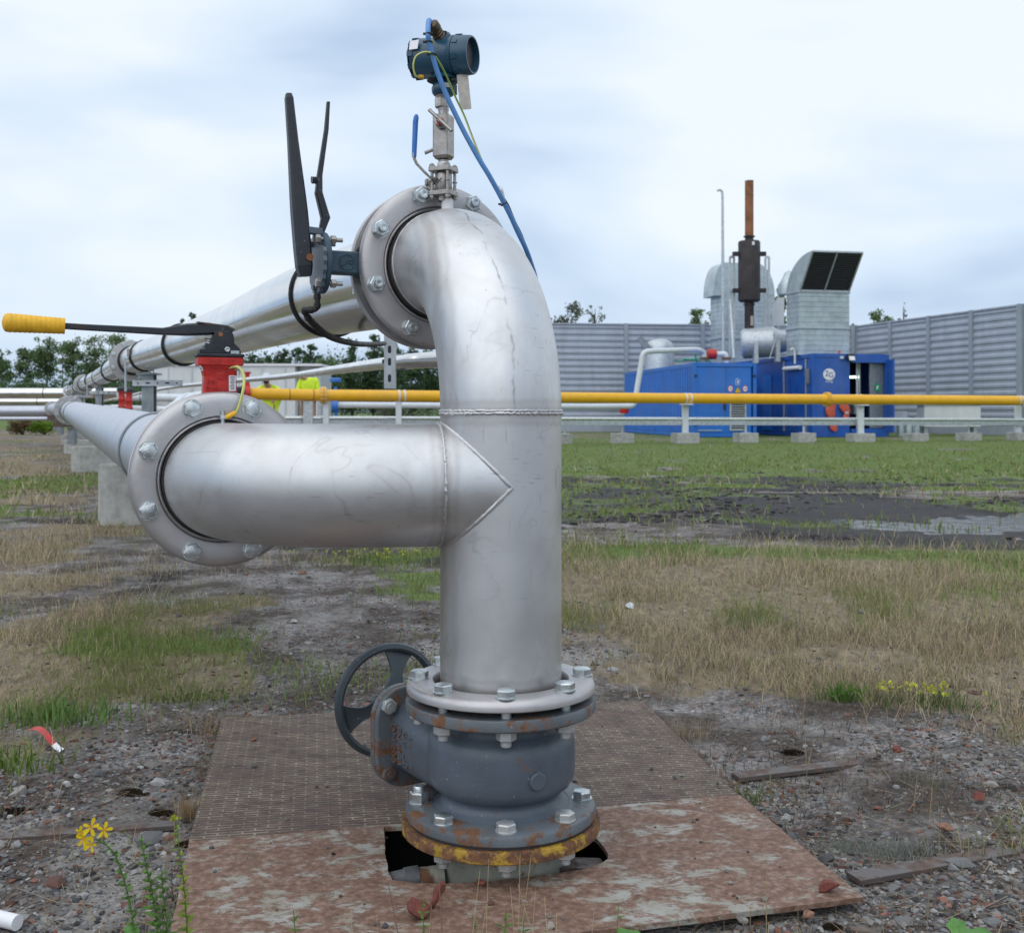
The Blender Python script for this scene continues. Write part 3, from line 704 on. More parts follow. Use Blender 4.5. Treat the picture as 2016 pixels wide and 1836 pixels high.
# clamps with little lugs next to the far flanges
for q in (8.04, 17.9):
    p, dv = along(U, q); hx = dv.cross(Z).normalized()
    mb = MB(); c = p - hx * (r0 + .012) + Z * .02
    mb.bar(c - dv * .05, c + dv * .05, .012, .02); mb.bar(c - dv * .02 - Z * .03, c - dv * .02 + Z * .03, .012, .012); mb.bar(c + dv * .025 - Z * .03, c + dv * .025 + Z * .03, .012, .012)
    mb.build('clamp_lug', 'instrument_steel', UP)
LWr = [F + dl * .074, Vector((-5.12, 12.8, .826)), Vector((-10.26, 24.7, .885)), Vector((-11.0, 26.4, .89))]
fl = [along(LWr, q) for q in (12.8, 24.6)]
bands = [(*along(LWr, q), .004) for q in (3.3, 10.6, 10.7)] + [(*along(LWr, 12.55), .007), (*along(LWr, 13.05), .007)]
LP = pipeline('lower_pipeline', 'long matt grey pipe running away to the left from the red valve', LWr, r0, 'bluegrey_line', fl, dl, F + dl * .0565, 'ring', bands, 'galv_dark')
p, dv = along(LWr, 11.9); hx = dv.cross(Z).normalized()
mb = MB()
for q_ in (-.02, .03): mb.torus(p + dv * q_, dv, r0 + .006, .005, 32, 6)
c = p - hx * (r0 + .012) + Z * .03; mb.bar(c - dv * .05, c + dv * .06, .014, .02); mb.build('pipe_clamp', 'instrument_steel', LP)
# pipes leaving to the left
def sidepipe(name, label, x0, x1, y, z, r, m, rings=(), el=None):
    t = thing(name, label, 'pipe', (x0, y, z)); pts = [Vector((x0, y, z)), Vector((x1, y + .6, z))]
    if el: pts = el + pts
    MB().tube(smooth_path(pts, 6) if el else pts, r, 32).build('pipe_run', m, t)
    for xr in rings: MB().torus((xr, y + .3 * (x0 - xr) / 14, z), (-1, 0, 0), r + .004, .008, 32, 6).build('band', 'dark_gasket', t)
    return t
sidepipe('side_pipe', 'widest silver pipe leaving left above the other left-hand pipes', -13.75, -40, 33.6, 1.39, .155, 'bright_clad', (-14.2, -18.5), el=[Vector((-13.0, 32.4, 1.42)), Vector((-13.35, 33.3, 1.40))])
sidepipe('side_pipe', 'thin bright pipe leaving left, just under the widest silver pipe', -12.0, -40, 31.0, 1.105, .088, 'bright_clad', (-13.3,))
sidepipe('side_pipe', 'matt grey pipe leaving left from the end of the lower pipeline', -11.35, -40, 26.9, .835, .135, 'bluegrey_line', (), el=[Vector((-10.8, 26.0, .885)), Vector((-11.05, 26.6, .86))])
sidepipe('side_pipe', 'thinnest grey pipe, lowest of the left-hand pipes', -10.7, -40, 26.2, .655, .045, 'bluegrey_line')
# small conduit pipe and its hanging strut
sm = [Vector((-.07, 3.75, .99)), W(850, 708, 4.15), W(768, 714, 4.5), W(660, 728, 6.4), W(560, 741, 9.6), W(430, 753, 12.6), W(311, 767, 17.0), W(205, 790, 30)]
cp = thing('conduit_pipe', 'slim bright pipe passing behind the elbow and running away to the left', 'pipe', tuple(sm[0]))
MB().tube(smooth_path(sm, 6), .0255, 24).build('pipe_run', 'bright_clad', cp)
MB().tube([sm[0], sm[1], sm[1].lerp(sm[2], .6)], .0305, 28).build('coupling_sleeve', 'bright_clad', cp)
dm = (sm[2] - sm[1]).normalized()
MB().torus(sm[1].lerp(sm[2], .62), dm, .032, .004, 28, 6).torus(sm[1].lerp(sm[2], .80), dm, .029, .004, 28, 6).build('band', 'galv_dark', cp)
strut = thing('hanging_strut', 'slotted grey steel strut hanging below the upper flange with the slim pipe clipped to it', 'strut', (-.446, 4.05, .887))
mb = MB(); sx, sy = -.446, 4.05
for dx in (-.0185, .0185): mb.box((sx + dx, sy, 1.045), (.0035, .041, .316))
mb.box((sx, sy - .019, 1.045), (.0335, .0035, .316)); mb.build('channel', 'galv', strut)
sl_ = MB()
for z_ in (.925, .985, 1.03, 1.10): sl_.ringpoly(rrect(.006, .014, .0055, 4), Vector((sx, sy - .0208, z_)), Vector((1, 0, 0)), Z, Vector((0, -1, 0)), 0, .0006)
sl_.build('slots', 'black_iron', strut)
MB().bar((sx, sy + .02, 1.185), (-.93, 4.12, 1.185), .03, .03).build('bracket_arm', 'galv', strut)
MB().box((sx - .022, sy - .006, .987), (.012, .018, .014)).build('clip', 'black_iron', strut)
# ribbed black hoses of the lever limit
def hose(name, label, pts, r, ribs, parent=None):
    P_ = smooth_path(pts, 14); rs = []
    L_ = 0; prev = P_[0]
    dense = []
    for a, b in zip(P_, P_[1:]):
        for k in range(4): dense.append(a.lerp(b, k / 4))
    for p in dense:
        L_ += (p - prev).length; prev = p; rs.append(r * (1 + .13 * math.copysign(1, math.sin(L_ * 2 * PI / ribs))))
    t = thing(name, label, 'hose', tuple(pts[0])); MB().tube(dense, rs, 14).build('hose_body', 'black_rubber', t); return t
h0 = top + sdir * .018 - Z * .058
hz_ = hose('black_hose', 'black ribbed hose hanging from the blue valve to the strut below the flange', [h0 + Z * .01, h0 - Z * .035, W(600, 612, 2.25), W(620, 640, 2.3), W(655, 665, 2.5), W(705, 677, 2.9), W(752, 677, 3.6)], .0066, .018)
q = W(757, 676, 3.75); MB().tube([W(750, 677, 3.58), q], .008, 12).build('end_fitting', 'black_iron', hz_)
hose('black_hose', 'short black ribbed hose rising from the blue valve neck to its flange', [WU + sdir * .165 + Z * .026 - d * .0, WU + sdir * .15 + Z * .042, WU + sdir * .12 + Z * .055 + d * .02, WU + sdir * .09 + Z * .063 + d * .06], .0042, .014)
# far red valves and white header between the pipelines
def redvalve(x, y, z, lab):
    t = thing('small_valve', lab, 'valve', (x, y, z), group='small red valves on the white header')
    MB().lathe([(.06, 0), (.075, .02), (.06, .05), (.055, .12), (.07, .16), (.055, .2), (.055, .28), (.08, .29), (.08, .31)], (x, y, z), Z, 20).build('valve_body', 'red_valve', t)
    MB().lathe([(.09, .31), (.09, .36), (.05, .40), (0, .41)], (x, y, z), Z, 20).build('valve_head', 'black_iron', t)
redvalve(*W(240, 803, 20.5), 'left one of the two small red valves between the pipelines')
redvalve(*W(254, 806, 20.0), 'right one of the two small red valves between the pipelines')
hd = thing('header_pipe', 'thick pale pipe behind the support posts, left of the red valve', 'pipe', tuple(W(215, 782, 33)))
MB().tube([W(205, 781, 34), W(420, 784, 31)], .115, 28).build('pipe_run', 'white_paint', hd)
for u_ in (278, 300): MB().torus(W(u_, 782.5, 32.6), (1, 0, 0), .118, .012, 28, 6).build('band', 'dark_gasket', hd)
hd = thing('header_pipe', 'white pipe low down with three slanting branches, left of the red valve', 'pipe', tuple(W(225, 806, 21)))
MB().tube([W(222, 804, 21), W(420, 812, 19)], .075, 24).build('pipe_run', 'white_paint', hd)
for k in range(3):
    MB().tube(smooth_path([W(322 + 16 * k, 812, 19.5), W(345 + 16 * k, 796, 20), W(362 + 16 * k, 782 - 2 * k, 21), W(392 + 16 * k, 779 - 3 * k, 22), W(440, 779 - 3 * k, 23)], 4), .07, 18).build('branch_pipe', 'white_paint', hd)
# supports
def block(x, y, wx_, h, dy, lab):
    t = MB(); ax = Vector((.92, .39, 0)); ay = Vector((-.39, .92, 0)); o = Vector((x, y, -.05)); rr = dy * .5
    poly = []
    for k in range(9): a = R(90 + 22.5 * k); poly.append((-wx_ / 2 + rr + rr * math.cos(a), rr * math.sin(a)))
    for k in range(9): a = R(-90 + 22.5 * k); poly.append((wx_ / 2 - rr + rr * math.cos(a), rr * math.sin(a)))
    t.ringpoly(poly, o, ax, ay, Z, 0, h + .05); o_ = t.build('concrete_block', 'concrete', None, .012)
    return tag(o_, lab, 'concrete block', 'concrete footings under the pipelines')
block(-2.57, 8.15, .9, .43, .34, 'largest rounded concrete footing, nearest one behind the lower flange')
for (x, y, lab) in ((-5.55, 15.2, 'second rounded concrete footing from the front under the pipelines'), (-8.4, 22.0, 'third rounded concrete footing from the front under the pipelines'), (-10.9, 28.0, 'farthest rounded concrete footing under the pipelines')):
    block(x, y, .95, .34 if y < 20 else .26, .38, lab)
def post(D, off, lab, zb_, beam):
    p, dv = along(U, D); t = thing('pipe_support', lab, 'support', (p.x, p.y, zb_), group='steel posts carrying the upper pipeline')
    x, y = p.x + .02, p.y
    mb = MB(); zt = p.z - r0 - .03
    mb.box((x, y - .035, (zb_ + zt) / 2), (.085, .006, zt - zb_)); mb.box((x, y + .035, (zb_ + zt) / 2), (.085, .006, zt - zb_)); mb.box((x, y, (zb_ + zt) / 2), (.006, .064, zt - zb_)); mb.build('post', 'galv_dark', t)
    MB().box((x, y, zt + .006), (.15, .12, .012)).build('head_plate', 'galv_dark', t)
    MB().tube([(x, y, zt), (x, y, zt + .05)], .008, 8).tube([(x - .17, y, zt - .12), (x - .17, y, zt + .09)], .009, 8).build('threaded_rod', 'galv', t)
    z2 = zt - .06
    mb = MB(); mb.box((x + .08, y - .06, z2), (.36, .004, .041)); mb.box((x + .08, y - .04, z2 + .019), (.36, .038, .004)); mb.box((x + .08, y - .04, z2 - .019), (.36, .038, .004)); br = mb.build('slotted_bracket', 'galv', t)
    sl2 = MB()
    for k in range(5): sl2.ringpoly(rrect(.016 if k % 2 else .006, .006, .0055, 4), Vector((x - .06 + .07 * k, y - .0624, z2)), Vector((1, 0, 0)), Z, Vector((0, -1, 0)), 0, .0006)
    sl2.build('slots', 'black_iron', br)
    if beam:
        q, _ = along(LWr, D + .1); zq = q.z - r0
        MB().bar((q.x - .12, q.y, zq - .07), (p.x + .1, p.y, zq - .07), .10, .12).build('crossbeam', 'brown_strip', t)
        for xx in (q.x + .1,): MB().box((xx, q.y + .05, (.36 + zq - .14) / 2), (.10, .10, zq - .14 - .36)).build('beam_leg', 'galv_dark', t)
post(8.0, 0, 'nearest steel post with slotted bracket under the upper pipeline', .44, False)
post(15.2, 0, 'second steel post from the front with a brown crossbeam', .37, True)
post(22.0, 0, 'third steel post from the front under the upper pipeline', .37, True)
post(28.0, 0, 'farthest steel post under the upper pipeline', .37, True)

# ------------------------------------------------------------------ instruments on top of the elbow
T0 = IX.copy(); K = 1 / 964 * 1.01               # metres per view pixel at the instrument column
def zv(v): return CAMZ - (v - 812) / FPX * T0.y
def P_(u, v, dy=0.): return Vector(((u - 1008) / FPX * (T0.y + dy), T0.y + dy, CAMZ - (v - 812) / FPX * (T0.y + dy)))
cx0 = P_(873, 400).x
ball = thing('ball_valve', 'small stainless three-piece ball valve with blue lever on top of the elbow', 'valve', (T0.x, T0.y, zv(405)))
ro = R(24); vx = Vector((math.cos(ro), -math.sin(ro), 0)); vy = Vector((math.sin(ro), math.cos(ro), 0))
def colz(v, du=0): c = P_(873 + du, v); return Vector((c.x, T0.y, c.z))
c1, c2 = colz(382), colz(335)
for cc in (c1, c2): MB().ringpoly(rrect(.0245, .0235, .006, 4), Vector((cc.x, cc.y, cc.z)), vx, vy, Z, -.0045, .0045).build('end_plate', 'instrument_steel', ball, .0008)
mid = (c1 + c2) / 2
MB().lathe([(.0155, -.018), (.0175, -.014), (.0175, .014), (.0155, .018)], mid, Z, 32).lathe([(.010, -.040), (.0125, -.038), (.0125, -.026), (.0135, -.024)], mid, Z, 8, False).lathe([(.0135, .027), (.0125, .029), (.0125, .036), (.009, .038)], mid, Z, 8, False).build('valve_body', 'instrument_steel', ball)
for sx_ in (-1, 1):
    for sy_ in (-1, 1):
        p = mid + vx * .0175 * sx_ + vy * .0165 * sy_
        MB().tube([p - Z * .036, p + Z * .036], .0032, 10).hexp(p + Z * .029, Z, .0105, .005, .3).hexp(p - Z * .029, -Z, .0105, .005, .1).torus(p, Z, .0035, .0018, 14, 6).build('tie_bolt', 'instrument_steel', ball)
xm = MB(); xc = mid - vy * .0178 
for a_ in (1, -1): xm.bar(xc - vx * .005 - Z * .005 * a_, xc + vx * .005 + Z * .005 * a_, .0012, .0008, tuple(vy))
xm.build('cast_mark', 'black_iron', ball)
sp_ = mid - vx * .018 + Z * .002
MB().tube([sp_, sp_ - vx * .022], .006, 12).hexp(sp_ - vx * .008, -vx, .017, .005, .2).hexp(sp_ - vx * .017, -vx, .015, .005, .5).tube(arc(sp_ - vx * .006 - Z * .006, -vx, Z, .010, -.2, -2.6, 8), .0022, 8).build('stem', 'instrument_steel', ball)
hb = [P_(858, 352, -.01), P_(846, 349, -.02), P_(835, 338, -.02), P_(820, 322, -.02), P_(815.5, 312, -.02), P_(815.5, 300, -.02)]
leverbar(hb, [.012, .014, .014, .011, .010, .010], [.004] * 6, 'lever', 'instrument_steel', ball, vy)
sl3 = [P_(815.3, 309, -.02), P_(815.5, 300, -.02), P_(818, 240, -.02), P_(819.3, 232, -.02), P_(819.7, 226.5, -.02), P_(819.8, 225, -.02)]
MB().tube(sl3, [.0047, .0050, .0056, .0054, .0035, .0008], 16).build('lever_sleeve', 'sleeve_blue', ball)
# needle valve block
nv = thing('needle_valve_block', 'stainless instrument block with two T-handles between ball valve and transmitter', 'valve', tuple(colz(315)))
b0, b1 = colz(314), colz(225); b0.z -= .0; 
def taper(prof, o, n=24, name='connector', m='instrument_steel', par=nv, sm=True, dr=Z): return MB().lathe(prof, o, dr, n, sm).build(name, m, par)
taper([(.0115, -.012), (.0115, -.004), (.0105, -.003), (.0105, .006)], colz(322))
taper([(.0118, -.004), (.0122, .0), (.0122, .003), (.0115, .004)], colz(324), name='sealing_tape', m='white_tape')
bw = .0172
rows = []
for z_, s_ in ((0, .78), (.006, 1), (.086, 1), (.0905, .84)):
    rows.append([Vector((b0.x, b0.y, b0.z + z_)) + vx * a * s_ + vy * b * s_ for a, b in rrect(bw, bw, .0035, 2)])
mb = MB().grid(rows, True, False); mb.add(rows[0], [tuple(range(len(rows[0])))[::-1]]); mb.add(rows[-1], [tuple(range(len(rows[0])))]); mb.build('block', 'instrument_steel', nv, .0008)
taper([(.0105, -.002), (.0105, .006), (.0112, .006), (.0112, .014)], colz(224))
bn0 = Vector((b0.x, b0.y, 0)) - vy * bw + vx * .004 + Z * P_(873, 250).z
bdv = (-vy * .86 + vx * .35 + Z * .05).normalized()
MB().hexp(bn0, bdv, .019, .010, .2).hexp(bn0 + bdv * .0105, bdv, .016, .006, .5).tube([bn0, bn0 + bdv * .034], .0042, 12).build('bonnet', 'instrument_steel', nv)
MB().tube([bn0 + bdv * .0185, bn0 + bdv * .026], .0072, 16).build('dust_cap', 'red_plastic', nv)
tb = bn0 + bdv * .032; td = (vx * .73 - Z * .68).normalized()
MB().tube([tb - td * .033, tb + td * .037], .0036, 14).build('handle_bar', 'instrument_steel', nv)
lb0 = Vector((b0.x, b0.y, P_(873, 290).z)) - vx * (bw - .002)
MB().tube([lb0, lb0 - vx * .005], .006, 14).build('dust_cap', 'sleeve_blue', nv)
hl = (-vx * .85 - Z * .36 - vy * .3).normalized(); MB().tube([lb0, lb0 + hl * .027], .0037, 14).build('handle_bar', 'instrument_steel', nv)
# pressure transmitter
pt = thing('pressure_transmitter', 'dark blue pressure transmitter housing at the very top of the instrument column', 'transmitter', tuple(colz(213)))
mb = MB(); hn = colz(212); hn.x = P_(870, 212).x
mb.hexp(hn + Z * .0, Z, .0265, .020, .4, cham=.12); mb.lathe([(.0115, .019), (.0125, .021), (.0125, .030)], hn, Z, 28); mb.build('hex_coupling', 'instrument_steel', pt)
bc = Vector((P_(873, 175).x, T0.y, P_(873, 175).z))
MB().lathe([(.012, -.014), (.020, -.0135), (.0235, -.009), (.0245, 0), (.0215, .008), (.0165, .014), (.016, .02), (.018, .028)], bc, Z, 40).build('sensor_base', 'housing_blue', pt)
MB().box(tuple(bc + Vector((.021, 0, -.002))), (.014, .020, .018)).build('sensor_lug', 'housing_blue', pt, .002)
MB().box(tuple(bc + Vector((.007, -.0235, .001))), (.020, .0008, .009), Matrix.Rotation(R(14), 3, 'Z')).build('nameplate', 'tag_steel', pt)
ha = R(20); hx_ = Vector((math.cos(ha), -math.sin(ha), -.035)).normalized(); hc0 = P_(873, 113)
hc0 = Vector((hc0.x, T0.y, hc0.z))
hx_full = hx_.copy(); hx_ = hx_ * .87
MB().lathe([(0.0, -0.06177), (0.036, -0.06177), (0.038, -0.06003), (0.038, -0.0522), (0.04, -0.05133), (0.0405, -0.04872), (0.0405, 0.0174), (0.0415, 0.01914), (0.0415, 0.02958)], hc0, hx_, 48).build('housing', 'housing_blue', pt)
cap_ = MB().lathe([(0.0405, 0.03002), (0.0415, 0.03132), (0.0385, 0.06264), (0.037, 0.06525), (0.034, 0.06525), (0.0335, 0.05394), (0.0, 0.05307)], hc0, hx_, 48)
for k in range(8):
    a = 2 * PI * k / 8 + .3; fx, fy, fz = frame(hx_); e_ = fx * math.cos(a) + fy * math.sin(a); q_ = hc0 + hx_ * .044 + e_ * .0405
    cap_.bar(q_ - hx_ * .007, q_ + hx_ * .007, .009, .004, tuple(e_))
cap_.build('window_cap', 'housing_blue', pt)
MB().lathe([(0, 0.05411), (0.0325, 0.05411)], hc0, hx_, 32).build('window', 'black_iron', pt)
cp2 = MB().lathe([(0, -0.06395), (0.0385, -0.06395), (0.0395, -0.0622)], hc0, hx_, 48)
for k in range(10):
    a = 2 * PI * k / 10; e_ = fx * math.cos(a) + fy * math.sin(a); q_ = hc0 - hx_ * .066 + e_ * .0395; cp2.bar(q_ - hx_ * .007, q_ + hx_ * .007, .011, .004, tuple(e_))
cp2.build('rear_cap', 'housing_blue', pt)
hx_ = hx_full
MB().lathe([(.0165, 0), (.0205, -.012), (.034, -.024)], bc + Z * .040 , Z, 32).lathe([(.030, .0), (.018, -.020)], bc + Z * .046, Z, 32).build('housing_neck', 'housing_blue', pt)
MB().box(tuple(hc0 + hx_ * .018 - Z * .037), (.020, .016, .018)).build('lug', 'housing_blue', pt, .002)
gd = Vector((-.52, -.62, .58)).normalized(); g0_ = hc0 - hx_ * .002 + Z * .030 - Vector((0, .018, 0))
MB().lathe([(.020, -.01), (.0205, .002), (.017, .008)], g0_, gd, 32).build('conduit_boss', 'housing_blue', pt)
MB().lathe([(.0125, .006), (.0135, .008), (.0115, .011), (.0135, .014), (.0115, .017), (.0135, .020), (.012, .023), (.0145, .025), (.0145, .038), (.011, .041), (.006, .042)], g0_, gd, 32).build('cable_gland', 'gland_brass', pt)
lbM = hc0 - hx_ * .045 + Z * .016 + Vector((-.016, -.0385, 0))
MB().box(tuple(lbM), (.019, .0012, .021), Matrix.Rotation(R(-20), 3, 'Z') @ Matrix.Rotation(R(-18), 3, 'X')).build('paper_label', 'label_white', pt)
tgm = MB().ringpoly(rrect(.0118, .036, .003, 3), P_(913.5, 181, -.02), Vector((.97, .2, .12)).normalized(), Vector((-.1, 0, .99)).normalized(), Vector((.1, -1, 0)).normalized(), 0, .0012); tgm.build('metal_tag', 'tag_steel', pt)
MB().tube([hc0 + hx_ * .022 - Z * .043, P_(912, 150, -.02)], .0008, 6).build('tag_wire', 'instrument_steel', pt)
# cable and its companions
cb_ = thing('blue_cable', 'thick blue cable coming down from the transmitter and passing behind the elbow', 'cable', tuple(P_(844, 62)))
ge = g0_ + gd * .041
cab = [ge - gd * .004, ge + gd * .006 + Z * .001, P_(842.5, 66, -.075), P_(845, 85, -.068), P_(850.5, 104, -.062), P_(859, 135, -.055), P_(868, 160, -.05), P_(880, 190, -.045), P_(895, 222, -.04), P_(917, 266, -.035), P_(943, 313, -.03), P_(962, 344, -.02), P_(983, 382, 0), P_(1005, 425, .03), P_(1020, 458, .05), P_(1034, 487, .07), P_(1046, 520, .10), P_(1056, 560, .14), P_(1058, 640, .2), P_(1050, 760, .24), P_(1030, 900, .26), P_(1010, 1200, .30), P_(1000, 1390, .34)]
MB().tube(smooth_path(cab, 6), .0051, 16).build('cable_sheath', 'cable_blue', cb_)
for (u_, v_, dy_, tt) in ((844.5, 83, -.068, (0, 0, 1)), (845, 67, -.074, (0, 0, 1)), (852, 107, -.062, (.2, 0, 1)), (992.5, 402, .015, (-.45, 0, 1))):
    c = P_(u_, v_, dy_); MB().torus(c, tt, .0066, .0016, 20, 6).box(tuple(c + Vector((-.009, 0, 0))), (.006, .004, .004)).build('cable_tie', 'black_rubber', cb_)
MB().tube([P_(982, 367, .0), P_(985, 373, .0), P_(990, 389, .01)], [.003, .0058, .0048], 12).build('wire_sleeve', 'white_tape', cb_)
MB().tube(smooth_path([P_(988, 386, .012), P_(1000, 404, .022), P_(1013, 435, .04), P_(1028, 466, .06), P_(1042, 505, .09)], 6), .0026, 10).build('black_wire', 'black_rubber', cb_)
gw = thing('earth_wire', 'long thin yellow and green wire running beside the blue cable', 'wire', tuple(P_(852, 110)))
pA = [P_(846, 70, -.064), P_(851, 84, -.062), P_(850, 88, -.058)]
MB().tube(smooth_path(pA, 6), .0019, 8).build('wire', 'earth_wire', gw)
MB().tube(smooth_path([P_(826, 151, -.052), P_(818, 148, -.058), P_(814, 130, -.066), P_(819, 112, -.070), P_(832, 104, -.072), P_(843, 103.5, -.070), P_(853, 108, -.064), P_(866, 126, -.055), P_(880, 152, -.048), P_(897, 192, -.044), P_(914, 228, -.040), P_(930, 270, -.036), P_(944, 305, -.030), P_(956, 333, -.022)], 6), .0021, 8).build('wire', 'earth_wire', gw)
MB().tube([P_(832, 152, -.046), P_(825, 151, -.052)], .0038, 10).build('wire_lug', 'yellow_grip', gw)
# ------------------------------------------------------------------ yellow pipe, cable tray, footings
yp = thing('yellow_pipe', 'long yellow gas pipe crossing the whole yard at waist height', 'pipe', (-4.4, 26, 1.2))
YA, YB = Vector((-5.9, 25.6, 1.215)), Vector((24.0, 34.4, 1.135))
yd = (YB - YA).normalized()
YC = W(640, 778, 26.0)
MB().tube([W(492, 775, 25.4), W(560, 776.5, 25.7), YC, W(862, 780, 26.6), W(1100, 782.5, 28.0), W(1386, 784.5, 29.3), W(2000, 788.3, 31.7), W(2400, 790, 34)], .137, 40).build('pipe_run', 'yellow_pipe', yp)
def ypt(u):
    ks = [(492, 775, 25.4), (560, 776.5, 25.7), (640, 778, 26.0), (862, 780, 26.6), (1100, 782.5, 28.0), (1386, 784.5, 29.3), (2000, 788.3, 31.7), (2400, 790, 34)]
    for a, b in zip(ks, ks[1:]):
        if a[0] <= u <= b[0]:
            k = (u - a[0]) / (b[0] - a[0]); return W(u, a[1] + k * (b[1] - a[1]), a[2] + k * (b[2] - a[2]))
def yband(u, r, m, w_=.018, name='band'):
    MB().lathe([(.13, -w_), (r, -w_), (r, w_), (.13, w_)], ypt(u), yd, 36).build(name, m, yp)
for u in (1349, 1358, 1685, 1694, 2004, 2011, 785, 786 + 10): yband(u, .146, 'white_paint', .02, 'pipe_clip')
for u in (570, 617): yband(u, .139, 'black_iron', .008, 'joint')
for u in (636, 1628):
    f = MB(); c = ypt(u)
    f.lathe([(.13, -.05), (.20, -.05), (.20, -.012), (.16, -.012), (.16, .012), (.20, .012), (.20, .05), (.13, .05)], c, yd, 32)
    fx, fy, _ = frame(yd)
    fo = f.build('flange_pair', 'yellow_pipe', yp)
    for k in range(12):
        e_ = fx * math.cos(PI * k / 6) + fy * math.sin(PI * k / 6); MB().tube([c + e_ * .178 - yd * .075, c + e_ * .178 + yd * .075], .012, 8).build('bolt', 'zinc', fo)
rvf = thing('shut_off_valve', 'red flanged valve with black head at the left end of the yellow pipe', 'valve', tuple(W(482, 775, 25.3)))
MB().lathe([(.11, -.06), (.21, -.06), (.21, .06), (.11, .06)], W(487, 775, 25.3), yd, 32).lathe([(.05, .15), (.05, .45), (.08, .46), (.08, .50)], W(487, 775, 25.3), Z, 16).build('valve_body', 'red_valve', rvf)
MB().lathe([(.12, -.16), (.19, -.14), (.19, -.07), (.12, -.07)], W(487, 775, 25.3), yd, 24).build('counter_flange', 'black_iron', rvf)
MB().tube(smooth_path([W(479, 775, 25.3), W(468, 772, 25.2), W(455, 778, 25.0), W(450, 800, 24.9), W(450, 870, 24.9)], 6), .13, 24).build('hose', 'black_rubber', rvf)
# galvanised tray below
def line(u0, v0, D0, u1, v1, D1): return W(u0, v0, D0), W(u1, v1, D1)
tr = thing('cable_tray', 'long galvanised cable tray running below the yellow pipe', 'cable tray', tuple(W(620, 829, 26)))
a, b = W(560, 829, 25.9), W(1100, 830, 28.4); c = W(2400, 832, 34.4)
for p, q in ((a, b), (b, c)):
    t_ = (q - p).normalized(); n_ = Vector((t_.y, -t_.x, 0))
    MB().bar(p, q, .16, .17).build('tray_body', 'galv', tr)
    MB().tube([p + Z * .075 + n_ * .06, q + Z * .075 + n_ * .06], .05, 12).build('tray_cover', 'zinc_bright', tr)
def foot(u, vt, vb, wpx, D, tall, lab, k):
    c = W(u, vb, D); c.z = 0; wd = wpx / FPX * D; h = CAMZ - (vt - 812) / FPX * D
    o = MB().box((c.x, c.y, h / 2 - .03), (wd, .45, h + .06), Matrix.Rotation(.27, 3, 'Z')).build('concrete_block', 'concrete', None, .015)
    tag(o, lab, 'concrete block', 'concrete footings under the yellow pipe')
    z1 = ypt(u).z - .137 if tall else W(u, 838, D).z; yy = ypt(u).y if tall else c.y
    t = thing('pipe_stand', lab2[k], 'stand', (c.x, c.y, h), group='stands carrying the yellow pipe and the tray')
    if tall:
        xx = ypt(u).x
        mb = MB().box((c.x, c.y, (h + z1) / 2), (.16, .14, z1 - h)); mb.build('upright', 'white_paint', t, .006)
        MB().box((c.x, yy, z1 - .015), (.34, .26, .03)).build('saddle', 'white_paint', t)
    else:
        MB().box((c.x, c.y, (h + z1) / 2), (.05, .05, z1 - h)).build('upright', 'galv', t)
    MB().box((c.x, c.y, h + .008), (.22, .22, .014)).build('base_plate', 'galv', t)
order = ['first', 'second', 'third', 'fourth', 'fifth', 'sixth', 'seventh', 'eighth', 'ninth']
fs = [(1112, 854, 872, 20, 29.0, 0), (1225, 853, 872, 38, 29.2, 0), (1349, 852, 875, 47, 29.3, 1), (1468, 852, 875, 40, 29.8, 0), (1582, 852, 874, 38, 30.2, 0), (1694, 853, 873, 47, 30.6, 1), (1803, 853, 870, 38, 31.4, 0), (1907, 852, 867, 38, 32, 0), (2004, 851, 866, 30, 32.4, 1)]
lab2 = [('tall white upright' if f[5] else 'short thin upright') + ' on the ' + order[i] + ' footing from the standing pipe' for i, f in enumerate(fs)]
for i, f in enumerate(fs): foot(f[0], f[1], f[2], f[3], f[4], f[5], order[i] + ' square concrete block to the right of the standing pipe', i)
for u, D_, lb_ in ((785, 26.4, 'white upright holding the yellow pipe just left of the standing pipe'), (642, 26.05, 'white upright beside the flange at the left part of the yellow pipe'), (607, 25.9, 'wider grey upright behind the lower left flange')):
    c = W(u, 868, D_); zt_ = 1.06; t = thing('pipe_stand', lb_, 'stand', (c.x, c.y, 0), group='stands carrying the yellow pipe and the tray')
    MB().box((c.x, c.y, zt_ / 2), (.13 if u != 607 else .22, .12, zt_)).build('upright', 'white_paint' if u != 607 else 'galv', t); MB().box((c.x, c.y, .008), (.3, .3, .016)).build('base_plate', 'galv', t)
gp = thing('grey_pipe', 'grey pipe running below the yellow pipe and climbing over the smaller blue container', 'pipe', tuple(W(1100, 801, 33)))
MB().tube(smooth_path([W(660, 797, 30), W(1000, 799, 32), W(1100, 800, 33), W(1240, 800, 34.6)], 2)[:-1] + arc(W(1238, 787, 34.6), (0, 0, -1), (1, 0, 0), .20, 0, PI / 2, 8)[1:] + arc(W(1278, 705, 34.6), (-1, 0, 0), (0, 0, 1), .22, 0, PI / 2, 8) + [W(1365, 688, 36.6)] + [W(1378, 689, 36.9), W(1386, 694, 37), W(1388, 708, 37)], .085, 24).build('pipe_run', 'white_paint', gp)

